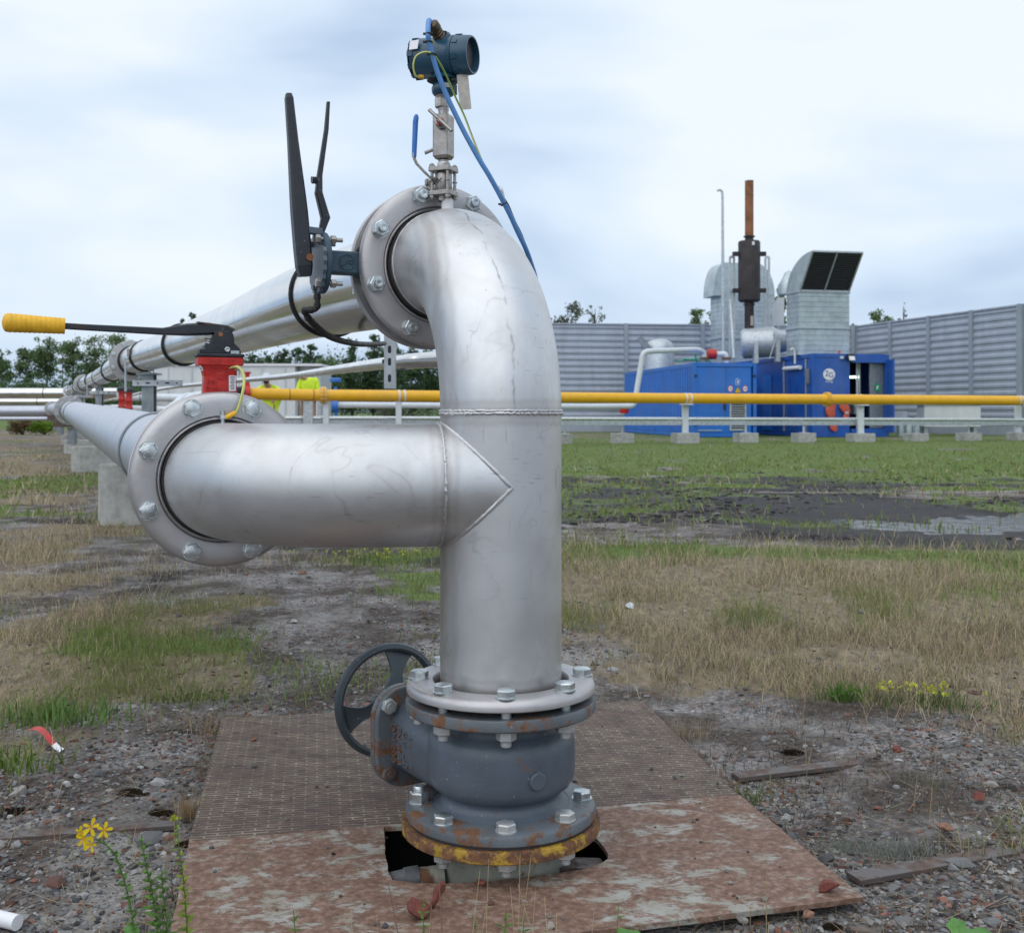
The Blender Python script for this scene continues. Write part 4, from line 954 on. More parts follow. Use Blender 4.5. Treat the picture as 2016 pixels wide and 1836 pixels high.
# ------------------------------------------------------------------ containers
def container(name, label, o, ang, w_, dp, h, m, ribs, base=.0):
    t = thing(name, label, 'container', (o[0], o[1], base), rz=ang)
    def bx(nm, c, sz, mt, par=t, bev=0): return MB().box(c, sz).build(nm, mt, par, bev)
    # side wall with vertical corrugation on the left, flat skin elsewhere
    prof = []
    y = .12
    if ribs:
        while y < dp - .12: prof += [(y, 0), (y + .09, 0), (y + .12, .045), (y + .21, .045), (y + .24, 0)]; y += .26
    else: prof = [(.1, 0), (dp - .1, 0)]
    rows = [[Vector((-x_ + .05, yy, z_)) for yy, x_ in prof] for z_ in (.14, h - .1)]
    MB().grid(rows, False, False).build('side_wall', m, t)
    bx('core', (w_ / 2 + .03, dp / 2 + .04, h / 2), (w_ - .12, dp - .24 , h - .16), m) if ribs else None
    for x_ in (.05, w_ - .05):
        for yy in (.05, dp - .05): bx('corner_post', (x_, yy, h / 2), (.11, .11, h - .01), m)
    for z_ in (.07, h - .06):
        bx('rail', (w_ / 2, .045, z_), (w_ - .23, .08, .12), m); bx('rail', (w_ / 2, dp - .045, z_), (w_ - .23, .08, .12), m)
        bx('rail', (.045, dp / 2, z_), (.08, dp - .23, .12), m); bx('rail', (w_ - .045, dp / 2, z_), (.08, dp - .23, .12), m)
    bx('roof', (w_ / 2, dp / 2, h - .004), (w_ - .18, dp - .18, .03), m)
    return t, bx
c1, bx = container('blue_container', 'lower lighter blue container with ribbed side and warning signs on its doors', (5.91, 36.0), R(8.2), 2.13, 9.2, 2.42, 'container_blue', True)
bx('door', (.60, .045, 1.21), (.99, .05, 2.14), 'container_blue'); dr = bx('door', (1.53, .045, 1.21), (.85, .05, 2.14), 'container_blue')
for z_ in (.4, 1.2, 2.0): bx('hinge', (.07, -.01, z_), (.08, .05, .07), 'black_iron'); bx('hinge', (2.06, -.01, z_), (.08, .05, .07), 'black_iron')
bx('handle', (1.05, .0, 1.0), (.05, .06, .22), 'black_iron')
gl = bx('louvre', (1.50, .005, .78), (.56, .05, 1.14), 'galv')
for k in range(14): MB().box((1.50, -.03, .30 + k * .076), (.46, .035, .022), Matrix.Rotation(R(30), 3, 'X')).build('slat', 'black_iron', gl)
def disc(nm, c, rx, rz_, m, par, dy=-.004, n=32):
    return MB().ringpoly([(rx * math.cos(2 * PI * k / n), rz_ * math.sin(2 * PI * k / n)) for k in range(n)], c, Vector((1, 0, 0)), Vector((0, 0, 1)), Vector((0, -1, 0)), 0, -dy).build(nm, m, par)
f0 = .018
s1 = disc('prohibition_sign', (1.25, f0, 1.58), .085, .11, 'sign_red', c1); disc('sign_face', (1.25, f0 - .006, 1.58), .066, .085, 'label_white', s1); MB().box((1.255, f0 - .014, 1.58), (.03, .003, .07)).build('sign_symbol', 'black_iron', s1)
s2 = disc('prohibition_sign', (1.75, f0, 1.58), .085, .11, 'sign_red', c1); disc('sign_face', (1.75, f0 - .006, 1.58), .066, .085, 'label_white', s2); MB().box((1.75, f0 - .014, 1.585), (.07, .003, .03)).build('sign_symbol', 'black_iron', s2)
s3 = disc('mandatory_sign', (1.50, f0, 1.80), .085, .11, 'label_white', c1); disc('sign_face', (1.50, f0 - .006, 1.80), .072, .094, 'sign_blue', s3); disc('sign_symbol', (1.50, f0 - .012, 1.80), .026, .06, 'label_white', s3)
s4 = MB().ringpoly([(-.125, -.10), (.125, -.10), (0, .13)], (1.50, f0, 1.54), Vector((1, 0, 0)), Z, Vector((0, -1, 0)), 0, .006).build('warning_sign', 'black_iron', c1)
MB().ringpoly([(-.10, -.085), (.10, -.085), (0, .10)], (1.50, f0 - .008, 1.54), Vector((1, 0, 0)), Z, Vector((0, -1, 0)), 0, .003).build('sign_face', 'sign_yellow', s4)
MB().bar((1.50, f0 - .014, 1.49), (1.51, f0 - .014, 1.58), .014, .003).build('sign_symbol', 'black_iron', s4)
bx('door_strip', (.55, -.0, .22), (.8, .02, .03), 'galv')
# clutter on its roof
rf = thing('roof_piping', 'red valve and short white pipes on the roof of the smaller blue container', 'pipework', tuple(W(1400, 703, 37)))
p0 = W(1386, 697, 37); MB().tube([W(1393, 697, 37), W(1410, 697, 37)], .17, 20).build('valve_body', 'red_plastic', rf)
MB().tube(smooth_path([W(1410, 697, 37), W(1424, 697, 37), W(1429, 700, 37), W(1430, 716, 37)], 4), .09, 16).build('outlet_pipe', 'white_paint', rf)
for u_ in (1388, 1430): MB().lathe([(.09, 0), (.15, 0), (.15, .08), (.09, .08)], W(u_, 708, 37), Z, 16).build('flange', 'yellow_rust', rf)
gr_ = thing('green_railing', 'thin green handrail tubes on the roof of the smaller blue container', 'railing', tuple(W(1350, 714, 38)))
mb = MB()
for (a_, b_) in (((1332, 711), (1395, 703)), ((1368, 695), (1372, 714)), ((1345, 706), (1378, 711)), ((1378, 704), (1400, 712))): mb.tube([W(*a_, 38), W(*b_, 38.2)], .025, 8)
mb.build('tubes', 'green_rail', gr_)
tp_ = thing('tilted_panel', 'dark flap standing open beside a pale dome on the container roof', 'hatch', tuple(W(1270, 690, 44)))
MB().bar(W(1258, 664, 44), W(1276, 686, 44), .24, .18, (0, 1, 0)).build('flap', 'galv_dark', tp_)
dm_ = MB().lathe([(.60, -.9), (.60, .20), (.50, .42), (.30, .54), (0, .58)], W(1298, 695, 44.5), Z, 28); o = dm_.build('roof_dome', 'galv', None); tag(o, 'pale round ventilation dome behind the tilted dark flap', 'roof vent')

c2, bx = container('blue_container', 'taller dark blue container with open doorway and white oval logo', (9.77, 36.0), R(10.8), 2.72, 10, 2.72, 'container_deep', False)
bx('front_wall', (.72, .05, 1.36), (1.22, .06, 2.46), 'container_deep'); bx('right_wall', (2.66, 5, 1.36), (.05, 9.8, 2.46), 'container_deep'); bx('rear_wall', (1.36, 9.9, 1.36), (2.5, .05, 2.46), 'container_deep')
bx('floor', (1.36, 5, .12), (2.5, 9.7, .06), 'dark_inside'); bx('partition', (1.36, 2.2, 1.36), (2.45, .05, 2.4), 'dark_inside')
bx('top_beam', (2.0, .04, 2.53), (1.25, .09, .18), 'container_deep'); bx('sill', (2.0, .04, .20), (1.25, .09, .14), 'container_deep')
dl_ = MB().box((2.37, .20, 1.37), (.52, .05, 2.16), Matrix.Rotation(R(8), 3, 'Z')).build('door', 'galv_dark', c2)
bx('door_edge', (2.70, -.12, 1.34), (.07, .42, 2.4), 'container_deep')
sg = MB().box((2.40, .155, 1.63), (.20, .01, .22), Matrix.Rotation(R(8), 3, 'Z')).build('exit_sign', 'sign_green', dl_)
MB().box((2.385, .145, 1.63), (.05, .004, .12), Matrix.Rotation(R(20), 3, 'Y')).build('sign_symbol', 'label_white', sg)
bx('glowing_lamp', (1.66, .5, 1.98), (.46, .06, .07), 'lamp_glow')
for (x_, yy, r_, m_) in ((1.82, .45, .035, 'white_paint'), (1.98, .6, .05, 'galv'), (1.70, 1.1, .06, 'galv_dark')):
    MB().tube([(x_, yy, .16), (x_, yy, 2.5)], r_, 14).build('inside_pipe', m_, c2)
MB().box((1.55, 1.5, .9), (.30, .5, 1.5)).build('engine_block', 'galv_dark', c2)
MB().box((1.90, .8, 1.0), (.14, .3, .5)).build('inside_box', 'galv', c2)
lg_ = disc('logo_oval', (.60, .018, 2.05), .21, .19, 'label_white', c2)
text('2', .26, .004, 'logo_digit', 'container_deep', lg_, basis((.52, .010, 2.07), (1, 0, 0), (0, 0, 1), (0, -1, 0)))
text('G', .24, .004, 'logo_letter', 'container_deep', lg_, basis((.67, .010, 2.02), (1, 0, 0), (0, 0, 1), (0, -1, 0)))
text('energy', .10, .004, 'logo_lettering', 'label_white', c2, basis((.60, .014, 1.82), (1, 0, 0), (0, 0, 1), (0, -1, 0)))
for yy, w_ in ((.51, .05), (2.2, .07)): bx('side_strip', (.02, yy, 1.36), (.03, w_, 2.4), 'galv')
bx('side_door', (.02, 3.6, 1.15), (.03, .75, 1.95), 'container_blue')
MB().tube([(-.06, .75, 2.3), (-.06, 2.0, 2.3)], .07, 16).build('side_lamp', 'label_white', c2)
bx('side_vent', (.02, .38, 2.0), (.03, .25, .5), 'galv_dark')
fl_ = MB().box((1.30, -.12, 2.60), (.26, .12, .2), Matrix.Rotation(R(-20), 3, 'X')).build('floodlight', 'black_iron', c2); MB().box((1.30, -.19, 2.57), (.2, .01, .14), Matrix.Rotation(R(-20), 3, 'X')).build('lamp_glass', 'label_white', fl_)
bx('camera_box', (1.02, -.03, 2.60), (.1, .08, .08), 'white_paint'); bx('alarm_light', (.95, .02, 2.78), (.07, .07, .09), 'orange_bag')
for (x_, z_, hh, lab) in ((.68, .66, .95, 'larger orange bag hanging on the dark blue container front'), (1.10, .80, .62, 'smaller orange bag with white print, right of the larger one')):
    M_ = Matrix.Translation((9.77, 36, 0)) @ Matrix.Rotation(R(10.8), 4, 'Z')
    rows = []; n_ = 14
    for i in range(n_ + 1):
        t = i / n_; rr = (.17 * math.sin(PI * min(1, t * 1.35 + .12)) if t < .62 else .10 + .02 * math.sin(9 * t)) * (1 if hh > .7 else 1.0); off = .07 * math.sin(4 * t + x_ * 5)
        rr = max(rr, .07) if 0 < i < n_ else .03
        rows.append([M_ @ Vector((x_ + off + rr * math.cos(2 * PI * k / 12) * (1 + .2 * math.sin(3 * k + i)), -.07 + .05 * math.sin(2 * PI * k / 12), z_ + hh * (.5 - t))) for k in range(12)])
    o = MB().grid(rows, True, True).build('orange_bag', 'orange_bag', None); tag(o, lab, 'bag')
    if hh < .7:
        text('##', .12, .002, 'bag_print', 'label_white', o, M_ @ basis((x_ + .05, -.128, z_ - .0), (1, 0, 0), (0, 0, 1), (0, -1, 0)))
    else: pass
# chute tower with louvred hood
def shell(name, label, cat, M_, boxes, m='duct', seams=None):
    t = thing(name, label, cat, tuple(M_.translation)); return t
M2 = Matrix.Translation((9.77, 36, 0)) @ Matrix.Rotation(R(10.8), 4, 'Z')
tw = thing('air_duct', 'tall galvanised air duct with black louvred hood on the dark blue container', 'duct', tuple(M2 @ Vector((.85, .85, 2.72))))
def seamed(x0, x1, y0, y1, z0, z1, M_, par, name, step=.17):
    rows = []; z = z0; mb = MB()
    while z < z1 - 1e-6:
        zt = min(z + step, z1)
        for zz, e_ in ((z, 0), (zt - .018, 0), (zt - .010, .014), (zt, .0)):
            rows.append([M_ @ Vector(p) for p in ((x0 - e_, y0 - e_, zz), (x1 + e_, y0 - e_, zz), (x1 + e_, y1 + e_, zz), (x0 - e_, y1 + e_, zz))])
        z = zt
    mb.grid(rows, True, False); mb.add(rows[-1], [(0, 1, 2, 3)]); return mb.build(name, 'duct', par)
seamed(-.06, 1.75, .85, 1.80, 2.72, 3.60, M2, tw, 'lower_duct'); seamed(-.06, 1.75, .85, 1.80, 3.66, 4.80, M2, tw, 'upper_duct')
for z_ in (3.63, 4.83): MB().box((0, 0, 0), (1.87, 1.01, .055)).build('flange_band', 'galv', tw).matrix_basis = Matrix.Translation(M2 @ Vector((.845, 1.325, z_))) @ Matrix.Rotation(R(10.8), 4, 'Z')
pf = [(.85, 4.86), (-.09, 6.05)] + [(-.09 + (1.80 + .09) * math.sin(R(a)), 4.86 + (6.05 - 4.86) * (math.cos(R(a)))) for a in range(10, 90, 8)] + [(1.80, 4.86)]
mb = MB(); n_ = len(pf)
A_ = [M2 @ Vector((-.06, y_, z_)) for y_, z_ in pf]; B_ = [M2 @ Vector((1.75, y_, z_)) for y_, z_ in pf]
mb.add(A_ + B_, [tuple(range(n_))[::-1], tuple(range(n_, 2 * n_))] + [(i, i + 1, n_ + i + 1, n_ + i) for i in range(n_ - 1)]); mb.build('hood', 'duct', tw)
oa, ob = Vector((0, .85, 4.86)), Vector((0, -.09, 6.05)); on = Vector((0, -(6.05 - 4.86), -(.94))).normalized()
def opl(x, t, off): return M2 @ (oa.lerp(ob, t) + Vector((x, 0, 0)) + on * off)
MB().add([opl(.0, .04, .02), opl(1.69, .04, .02), opl(1.69, .96, .02), opl(.0, .96, .02)], [(0, 1, 2, 3)]).build('opening', 'dark_inside', tw)
for k in range(16):
    t_ = .07 + .055 * k + .02; MB().bar(opl(.02, t_, .028), opl(1.67, t_, .028), .02, .02).build('louvre_blade', 'black_iron', tw)
MB().bar(opl(.83, .02, .035), opl(.83, .98, .035), .05, .02).build('mullion', 'galv', tw)
for a_, b_ in (((-.03, .0), (-.03, 1.)), ((1.72, 0), (1.72, 1.)), ((-.03, 1.), (1.72, 1.)), ((-.03, .01), (1.72, .01))): MB().bar(opl(a_[0], a_[1], .02), opl(b_[0], b_[1], .02), .05, .05).build('hood_frame', 'galv', tw)
# second duct behind with hood turned to the left
M3 = Matrix.Translation((8.05, 42.6, 0)) @ Matrix.Rotation(R(10.8), 4, 'Z')
tw2 = thing('air_duct', 'rear galvanised air duct with rounded hood, behind the exhaust silencer', 'duct', tuple(M3.translation))
seamed(0, 2.2, 0, 1.1, 2.4, 3.65, M3, tw2, 'lower_duct'); seamed(0, 2.2, 0, 1.1, 3.71, 5.35, M3, tw2, 'upper_duct')
for z_ in (3.68,): MB().box((0, 0, 0), (2.3, 1.2, .055)).build('flange_band', 'galv', tw2).matrix_basis = Matrix.Translation(M3 @ Vector((1.1, .55, z_))) @ Matrix.Rotation(R(10.8), 4, 'Z')
pf = [(2.2, 5.36), (-.30, 5.30)] + [(-.30 + .45 * (1 - math.cos(R(a))) * 1.0, 5.30 + 1.28 * math.sin(R(a))) for a in range(10, 91, 10)] + [(1.45 + .75 * math.sin(R(a)), 5.36 + 1.22 * math.cos(R(a))) for a in range(0, 90, 10)]
A_ = [M3 @ Vector((x_, -.01, z_)) for x_, z_ in pf]; B_ = [M3 @ Vector((x_, 1.11, z_)) for x_, z_ in pf]; n_ = len(pf)
MB().add(A_ + B_, [tuple(range(n_)), tuple(range(n_, 2 * n_))[::-1]] + [(i, (i + 1) % n_, n_ + (i + 1) % n_, n_ + i) for i in range(n_)]).build('hood', 'duct', tw2)
wd_ = thing('air_duct', 'short tapered white duct between the silencer and the front air duct', 'duct', tuple(W(1530, 640, 40)))
MB().add([W(1519, 641, 40), W(1544, 640, 40), W(1544, 585, 40), W(1530, 586, 40), W(1522, 600, 40), W(1519, 641, 41.5), W(1544, 640, 41.5), W(1544, 585, 41.5), W(1530, 586, 41.5), W(1522, 600, 41.5)], [(0, 1, 2, 3, 4), (9, 8, 7, 6, 5), (0, 5, 6, 1), (1, 6, 7, 2), (2, 7, 8, 3), (3, 8, 9, 4), (4, 9, 5, 0)]).build('duct_body', 'cabinet', wd_)
hb_ = thing('air_duct', 'small rounded grey hood just left of the front air duct', 'duct', tuple(W(1550, 575, 43)))
MB().lathe([(0, .0), (.42, .0), (.42, .35), (.30, .55), (.16, .85), (0, .95)], W(1553, 580, 43), Z, 20).build('duct_hood', 'duct', hb_)
# exhaust stack
ex = thing('exhaust_stack', 'rusty exhaust pipe with large dark silencer above the blue containers', 'chimney', tuple(W(1475, 660, 39)))
def vz(v, D=39.): return CAMZ - (v - 812) / FPX * D
xe = W(1475, 600, 39).x
def cyl(name, r, v0, v1, m, par=ex, x=xe, y=39., cap=True):
    z0, z1 = vz(v0), vz(v1); pr = [(0, z0), (r, z0), (r, z1), (0, z1)] ; return MB().lathe(pr, (x, y, 0), Z, 32).build(name, m, par)
MB().lathe([(.135, vz(465)), (.15, vz(464)), (.15, vz(356)), (.13, vz(356)), (.13, vz(366)), (0, vz(366))], (xe, 39, 0), Z, 32).build('upper_pipe', 'rust_orange', ex)
cyl('flange', .20, 467, 465, 'sootblack'); cyl('flange', .20, 601, 598.5, 'sootblack'); cyl('neck', .15, 475, 467, 'sootblack'); cyl('neck', .17, 600, 592, 'sootblack')
MB().lathe([(0, vz(594)), (.33, vz(594)), (.385, vz(591)), (.385, vz(478)), (.36, vz(475)), (0, vz(474.5))], (xe, 39, 0), Z, 40).build('silencer', 'sootblack', ex)
cyl('lower_pipe', .165, 664, 600, 'sootblack')
MB().box((xe + .06, 38.61, vz(482)), (.09, .01, .12)).build('label_plate', 'label_white', ex); MB().box((xe + .06, 38.83, vz(632)), (.10, .02, .34)).build('name_plate', 'tag_steel', ex)
for v_ in (500, 572):
    for s_ in (-1, 1): MB().box((xe + s_ * .47, 39, vz(v_)), (.22, .22, .14)).build('bracket', 'sootblack', ex)
fm = thing('support_frame', 'galvanised steel frame of two uprights holding the silencer', 'frame', (xe, 39, 2.6))
for u_ in (1437, 1445, 1507, 1514):
    MB().bar(W(u_, 506, 39.3), W(u_, 700, 39.3), .07, .07).build('upright', 'galv', fm)
for (a_, b_, v_) in ((1437, 1445, 506), (1507, 1514, 506), (1437, 1445, 575), (1507, 1514, 575)): MB().bar(W(a_, v_, 39.3), W(b_, v_, 39.3), .06, .08).build('crosspiece', 'galv', fm)
MB().bar(W(1437, 590, 39.2), W(1444, 705, 38.6), .07, .07).build('brace', 'galv', fm)
ms = thing('vent_mast', 'thin grey vent pipe with a hooked top, left of the exhaust stack', 'mast', tuple(W(1424, 705, 37.5)))
MB().tube([W(1424, 706, 37.5), W(1423, 520, 37.5), W(1422.5, 382, 37.5), W(1421.5, 377, 37.5), W(1419, 374.5, 37.5), W(1415, 374, 37.5), W(1412.5, 376, 37.5)], [.055, .05, .042, .042, .042, .042, .042], 12).build('mast_pipe', 'galv', ms)
dr_ = thing('heat_exchanger_drum', 'horizontal grey steel drum lying on the roof below the exhaust', 'drum', tuple(W(1500, 675, 38.6)))
q0 = W(1461, 677, 38.9); q1 = W(1546, 671, 38.6)
MB().lathe([(0, -.05), (.42, -.04), (.50, .02), (.53, .10), (.53, 1.05), (.535, 1.06), (.50, 1.12), (.40, 1.3), (.38, 1.5)], q0, q1 - q0, 40).build('drum_shell', 'galv', dr_)
for t_ in (.25, .75): MB().box(tuple(q0.lerp(q1, t_) + Vector((0, -.42, -.35))), (.14, .3, .75)).build('saddle', 'galv', dr_)
MB().tube([W(1531, 655, 38), W(1515, 706, 37.2)], .012, 6).build('guy_wire', 'galv', dr_)
vp_ = thing('vent_hook', 'small hooked vent pipe on the roof edge of the dark blue container', 'pipe', tuple(W(1564, 715, 37)))
MB().tube(smooth_path([W(1565, 716, 37), W(1565, 700, 37), W(1564, 689, 37), W(1560, 686, 37), W(1557, 689, 37)], 4), .035, 10).build('vent_pipe', 'white_paint', vp_)

# ------------------------------------------------------------------ noise barrier
def barrier(name, label, p, q, h, n, par_labels=None):
    p, q = Vector(p), Vector(q); t = thing(name, label, 'fence', tuple(p)); dv = (q - p); Lg = dv.length; dv.normalize(); nv_ = Vector((dv.y, -dv.x, 0)); nv_ = nv_ if nv_.y < 0 else -nv_
    prof = []; z = .25; hw_ = .265
    while z < h - .1:
        prof += [(z, .0), (z + hw_ * .32, .0), (z + hw_ * .5, .038), (z + hw_ * .82, .038), (z + hw_, .0)]; z += hw_
    prof.append((h, 0)); prof = [(0, 0)] + prof
    for i in range(n):
        a = p + dv * (Lg * i / n + .08); b = p + dv * (Lg * (i + 1) / n - .08)
        rows = [[x_ + nv_ * o_ + Z * z_ for z_, o_ in prof] for x_ in (a, b)]
        mb = MB().grid(rows, False, False); mb.bar(a + Z * (h + .02), b + Z * (h + .02), .14, .06); mb.bar(a - nv_ * .05 + Z * h / 2, b - nv_ * .05 + Z * h / 2, .04, h); mb.build('panel', 'barrier_grey', t)
    for i in range(n + 1):
        c = p + dv * (Lg * i / n); MB().box((c.x, c.y, h / 2 + .03), (.17, .20, h + .06), Matrix.Rotation(math.atan2(dv.y, dv.x), 3, 'Z')).build('post', 'barrier_post', t)
    return t
barrier('noise_barrier', 'grey ribbed noise barrier wall behind the smaller blue container', (1.5, 46.3, 0), (14.7, 47.8, 0), 4.5, 4)
barrier('noise_barrier', 'grey ribbed noise barrier wall to the right of the containers, coming forward', (14.9, 47.8, 0), (17.6, 38.3, 0), 4.5, 4)
barrier('noise_barrier', 'end piece of grey ribbed barrier turning right at the photo edge', (17.75, 38.25, 0), (23.5, 38.9, 0), 4.5, 2)
cab_ = thing('cabinet', 'pale grey cabinet standing before the right noise barrier', 'cabinet', (14.2, 37.2, 0))
MB().box((15.15, 38.4, .68), (1.95, .7, .75)).build('cabinet_body', 'cabinet', cab_, .02); MB().box((15.15, 38.4, 1.08), (2.05, .8, .05)).build('lid', 'cabinet', cab_)
MB().box((13.0, 37.9, .6), (.9, .5, .5)).build('side_box', 'barrier_grey', cab_)
for x_ in (14.3, 16.0): MB().box((x_, 38.4, .15), (.12, .4, .3)).build('foot', 'galv', cab_)
for k, lb_ in enumerate(('left pale gas bottle beside the dark blue container', 'middle pale gas bottle beside the dark blue container', 'right pale gas bottle beside the dark blue container')):
    o = MB().lathe([(0, 0), (.10, 0), (.105, .02), (.105, .48), (.085, .56), (.03, .60), (.03, .66), (0, .66)], (12.85 + .26 * k, 36.6, 0), Z, 20).build('gas_bottle', 'duct', None); tag(o, lb_, 'gas bottle')
o = MB().lathe([(0, 0), (.14, 0), (.16, .08), (.16, .5), (.12, .6), (.03, .66), (0, .66)], W(1229, 857, 37.5), Z, 20).build('red_bottle', 'red_valve', None); tag(o, 'red bottle hooked on the rear corner of the smaller blue container', 'bottle')
o.location.z = .75
# white cabin and workers
wb = thing('site_cabin', 'long white site cabin behind the workers at the left', 'building', (-8.6, 33, 0))
x0, x1 = W(306, 0, 33.5).x, W(582, 0, 33.5).x
MB().box(((x0 + x1) / 2, 34.6, 1.10), (x1 - x0, 2.4, 2.2)).build('wall', 'cabinet', wb)
MB().box(((x0 + x1) / 2 + .35, 34.75, 2.24), (x1 - x0 + .9, 2.8, .07)).build('roof_edge', 'label_white', wb)
for k in range(6): MB().box((x0 + (k + .6) * (x1 - x0) / 6, 33.39, 1.1), (.03, .02, 2.1)).build('seam', 'galv', wb)
MB().box((x1 + .36, 34.9, 1.10), (.66, 2.0, 2.2)).build('end_annex', 'galv', wb)
MB().box((x1 + .55, 33.86, 1.05), (.10, .06, 2.1)).build('corner_trim', 'label_white', wb)
def person(name, label, base, joints, edges, cloth):
    t = thing(name, label, 'person', tuple(base))
    def skin(nm, js, es, m, lv=2, parent=t):
        me = bpy.data.meshes.new(nm); keys = list(js); me.from_pydata([tuple(Vector(base) + Vector(js[k][:3])) for k in keys], [(keys.index(a), keys.index(b)) for a, b in es], [])
        o = bpy.data.objects.new(nm, me); COL.objects.link(o); attach(o, parent); me.materials.append(MT[m]); sk = o.modifiers.new('skin', 'SKIN'); sk.use_smooth_shade = True
        for i, k in enumerate(keys):
            me.skin_vertices[0].data[i].radius = (js[k][3], js[k][4] if len(js[k]) > 4 else js[k][3]); me.skin_vertices[0].data[i].use_root = (i == 0)
        sb = o.modifiers.new('sub', 'SUBSURF'); sb.levels = lv; sb.render_levels = lv; return o
    b_ = skin('body', joints, edges, 'skin')
    for nm, js, es, m in cloth: skin(nm, js, es, m)
    return t, b_
def fingers(js, es, wr, dirv, key):
    for i in range(4):
        o_ = Vector((.0, .0, 0)) + Vector(dirv).cross(Vector((0, 1, 0))).normalized() * (.012 - .018 * i) if Vector(dirv).cross(Vector((0, 1, 0))).length > .1 else Vector((.012 - .018 * i, 0, 0))
        w_ = Vector(js[wr][:3]); L_ = (.075, .085, .08, .065)[i]
        a = w_ + Vector(dirv) * .07 + o_; b = a + Vector(dirv) * L_ * .55; c = b + Vector(dirv) * L_ * .4 + Vector((0, -.015, 0))
        js[f'{key}p{i}'] = (*a, .011); js[f'{key}q{i}'] = (*b, .009); js[f'{key}r{i}'] = (*c, .007); es += [(f'{key}palm', f'{key}p{i}'), (f'{key}p{i}', f'{key}q{i}'), (f'{key}q{i}', f'{key}r{i}')]
    w_ = Vector(js[wr][:3]); a = w_ + Vector(dirv) * .045 + Vector((.0, -.035, 0)); js[f'{key}t'] = (*a, .011); b = a + Vector(dirv) * .035; js[f'{key}u'] = (*b, .009); es += [(f'{key}palm', f'{key}t'), (f'{key}t', f'{key}u')]
# worker seen from behind / side in yellow jacket and khaki trousers
b2 = W(608, 0, 27.6); b2 = (b2.x, 27.6, .2)
js = {'pel': (0, 0, .95, .14, .11), 'ch': (.0, -.02, 1.25, .17, .12), 'nk': (-.06, -.08, 1.45, .055), 'hd': (-.15, -.14, 1.50, .085, .10), 'ht': (-.20, -.19, 1.58, .075, .09),
      'ls': (-.19, -.02, 1.42, .055), 'le': (-.26, -.10, 1.14, .045), 'lw': (-.20, -.30, 1.0, .03), 'lpalm': (-.19, -.34, .97, .03, .02), 'rs': (.19, -.02, 1.42, .055), 're': (.25, -.06, 1.13, .045), 'rw': (.20, -.26, .98, .03), 'rpalm': (.19, -.30, .95, .03, .02),
      'lh': (-.09, 0, .90, .085), 'lk': (-.10, -.02, .50, .06), 'lf': (-.10, .0, .08, .045), 'lt': (-.11, -.16, .04, .04), 'rh': (.09, 0, .90, .085), 'rk': (.10, .02, .50, .06), 'rf': (.11, .03, .08, .045), 'rt': (.12, -.13, .04, .04)}
es = [('pel', 'ch'), ('ch', 'nk'), ('nk', 'hd'), ('hd', 'ht'), ('ch', 'ls'), ('ls', 'le'), ('le', 'lw'), ('lw', 'lpalm'), ('ch', 'rs'), ('rs', 're'), ('re', 'rw'), ('rw', 'rpalm'), ('pel', 'lh'), ('lh', 'lk'), ('lk', 'lf'), ('lf', 'lt'), ('pel', 'rh'), ('rh', 'rk'), ('rk', 'rf'), ('rf', 'rt')]
fingers(js, es, 'lw', (0, -.8, -.6), 'l'); fingers(js, es, 'rw', (0, -.8, -.6), 'r')
jk = {k: v for k, v in js.items() if k in ('pel', 'ch', 'ls', 'le', 'rs', 're')}; jk = {k: (*v[:3], *[x * 1.4 for x in v[3:]]) for k, v in jk.items()}
jk['lw2'] = (-.215, -.26, 1.02, .045); jk['rw2'] = (.215, -.22, 1.0, .045); jk['nk2'] = (-.04, -.06, 1.43, .09)
tr_ = {'pel': (0, 0, .93, .165, .13), 'lh': (-.09, 0, .86, .105), 'lk': (-.10, -.02, .50, .08), 'lf': (-.10, 0, .12, .065), 'rh': (.09, 0, .86, .105), 'rk': (.10, .02, .5, .08), 'rf': (.11, .03, .12, .065)}
person('person', 'worker in yellow jacket and khaki trousers standing behind the yellow pipe', b2, js, es, [('jacket', jk, [('pel', 'ch'), ('ch', 'nk2'), ('ch', 'ls'), ('ls', 'le'), ('le', 'lw2'), ('ch', 'rs'), ('rs', 're'), ('re', 'rw2')], 'hiviz'), ('trousers', tr_, [('pel', 'lh'), ('lh', 'lk'), ('lk', 'lf'), ('pel', 'rh'), ('rh', 'rk'), ('rk', 'rf')], 'khaki')])
# worker bending forward over the pipe in hi-vis suit and helmet
b1 = (W(530, 0, 27.2).x, 27.2, .2)
slab = MB().box((-5.6, 27.5, .095), (3.0, 1.9, .21)).build('concrete_plinth', 'concrete', None, .01); tag(slab, 'low concrete plinth the two workers stand on', 'plinth')
js = {'pel': (0, .25, .86, .14, .12), 'ch': (0, -.02, 1.12, .16, .12), 'nk': (0, -.17, 1.27, .055), 'hd': (0, -.27, 1.31, .085, .10), 'ht': (0, -.34, 1.40, .075, .09),
      'ls': (-.20, -.08, 1.22, .055), 'le': (-.34, -.20, 1.04, .045), 'lw': (-.22, -.36, .92, .03), 'lpalm': (-.19, -.38, .89, .03, .02), 'rs': (.20, -.08, 1.22, .055), 're': (.34, -.20, 1.04, .045), 'rw': (.22, -.36, .92, .03), 'rpalm': (.19, -.38, .89, .03, .02),
      'lh': (-.09, .24, .82, .085), 'lk': (-.12, .10, .46, .06), 'lf': (-.12, .24, .08, .045), 'lt': (-.12, .08, .04, .04), 'rh': (.09, .24, .82, .085), 'rk': (.12, .10, .46, .06), 'rf': (.12, .24, .08, .045), 'rt': (.12, .08, .04, .04)}
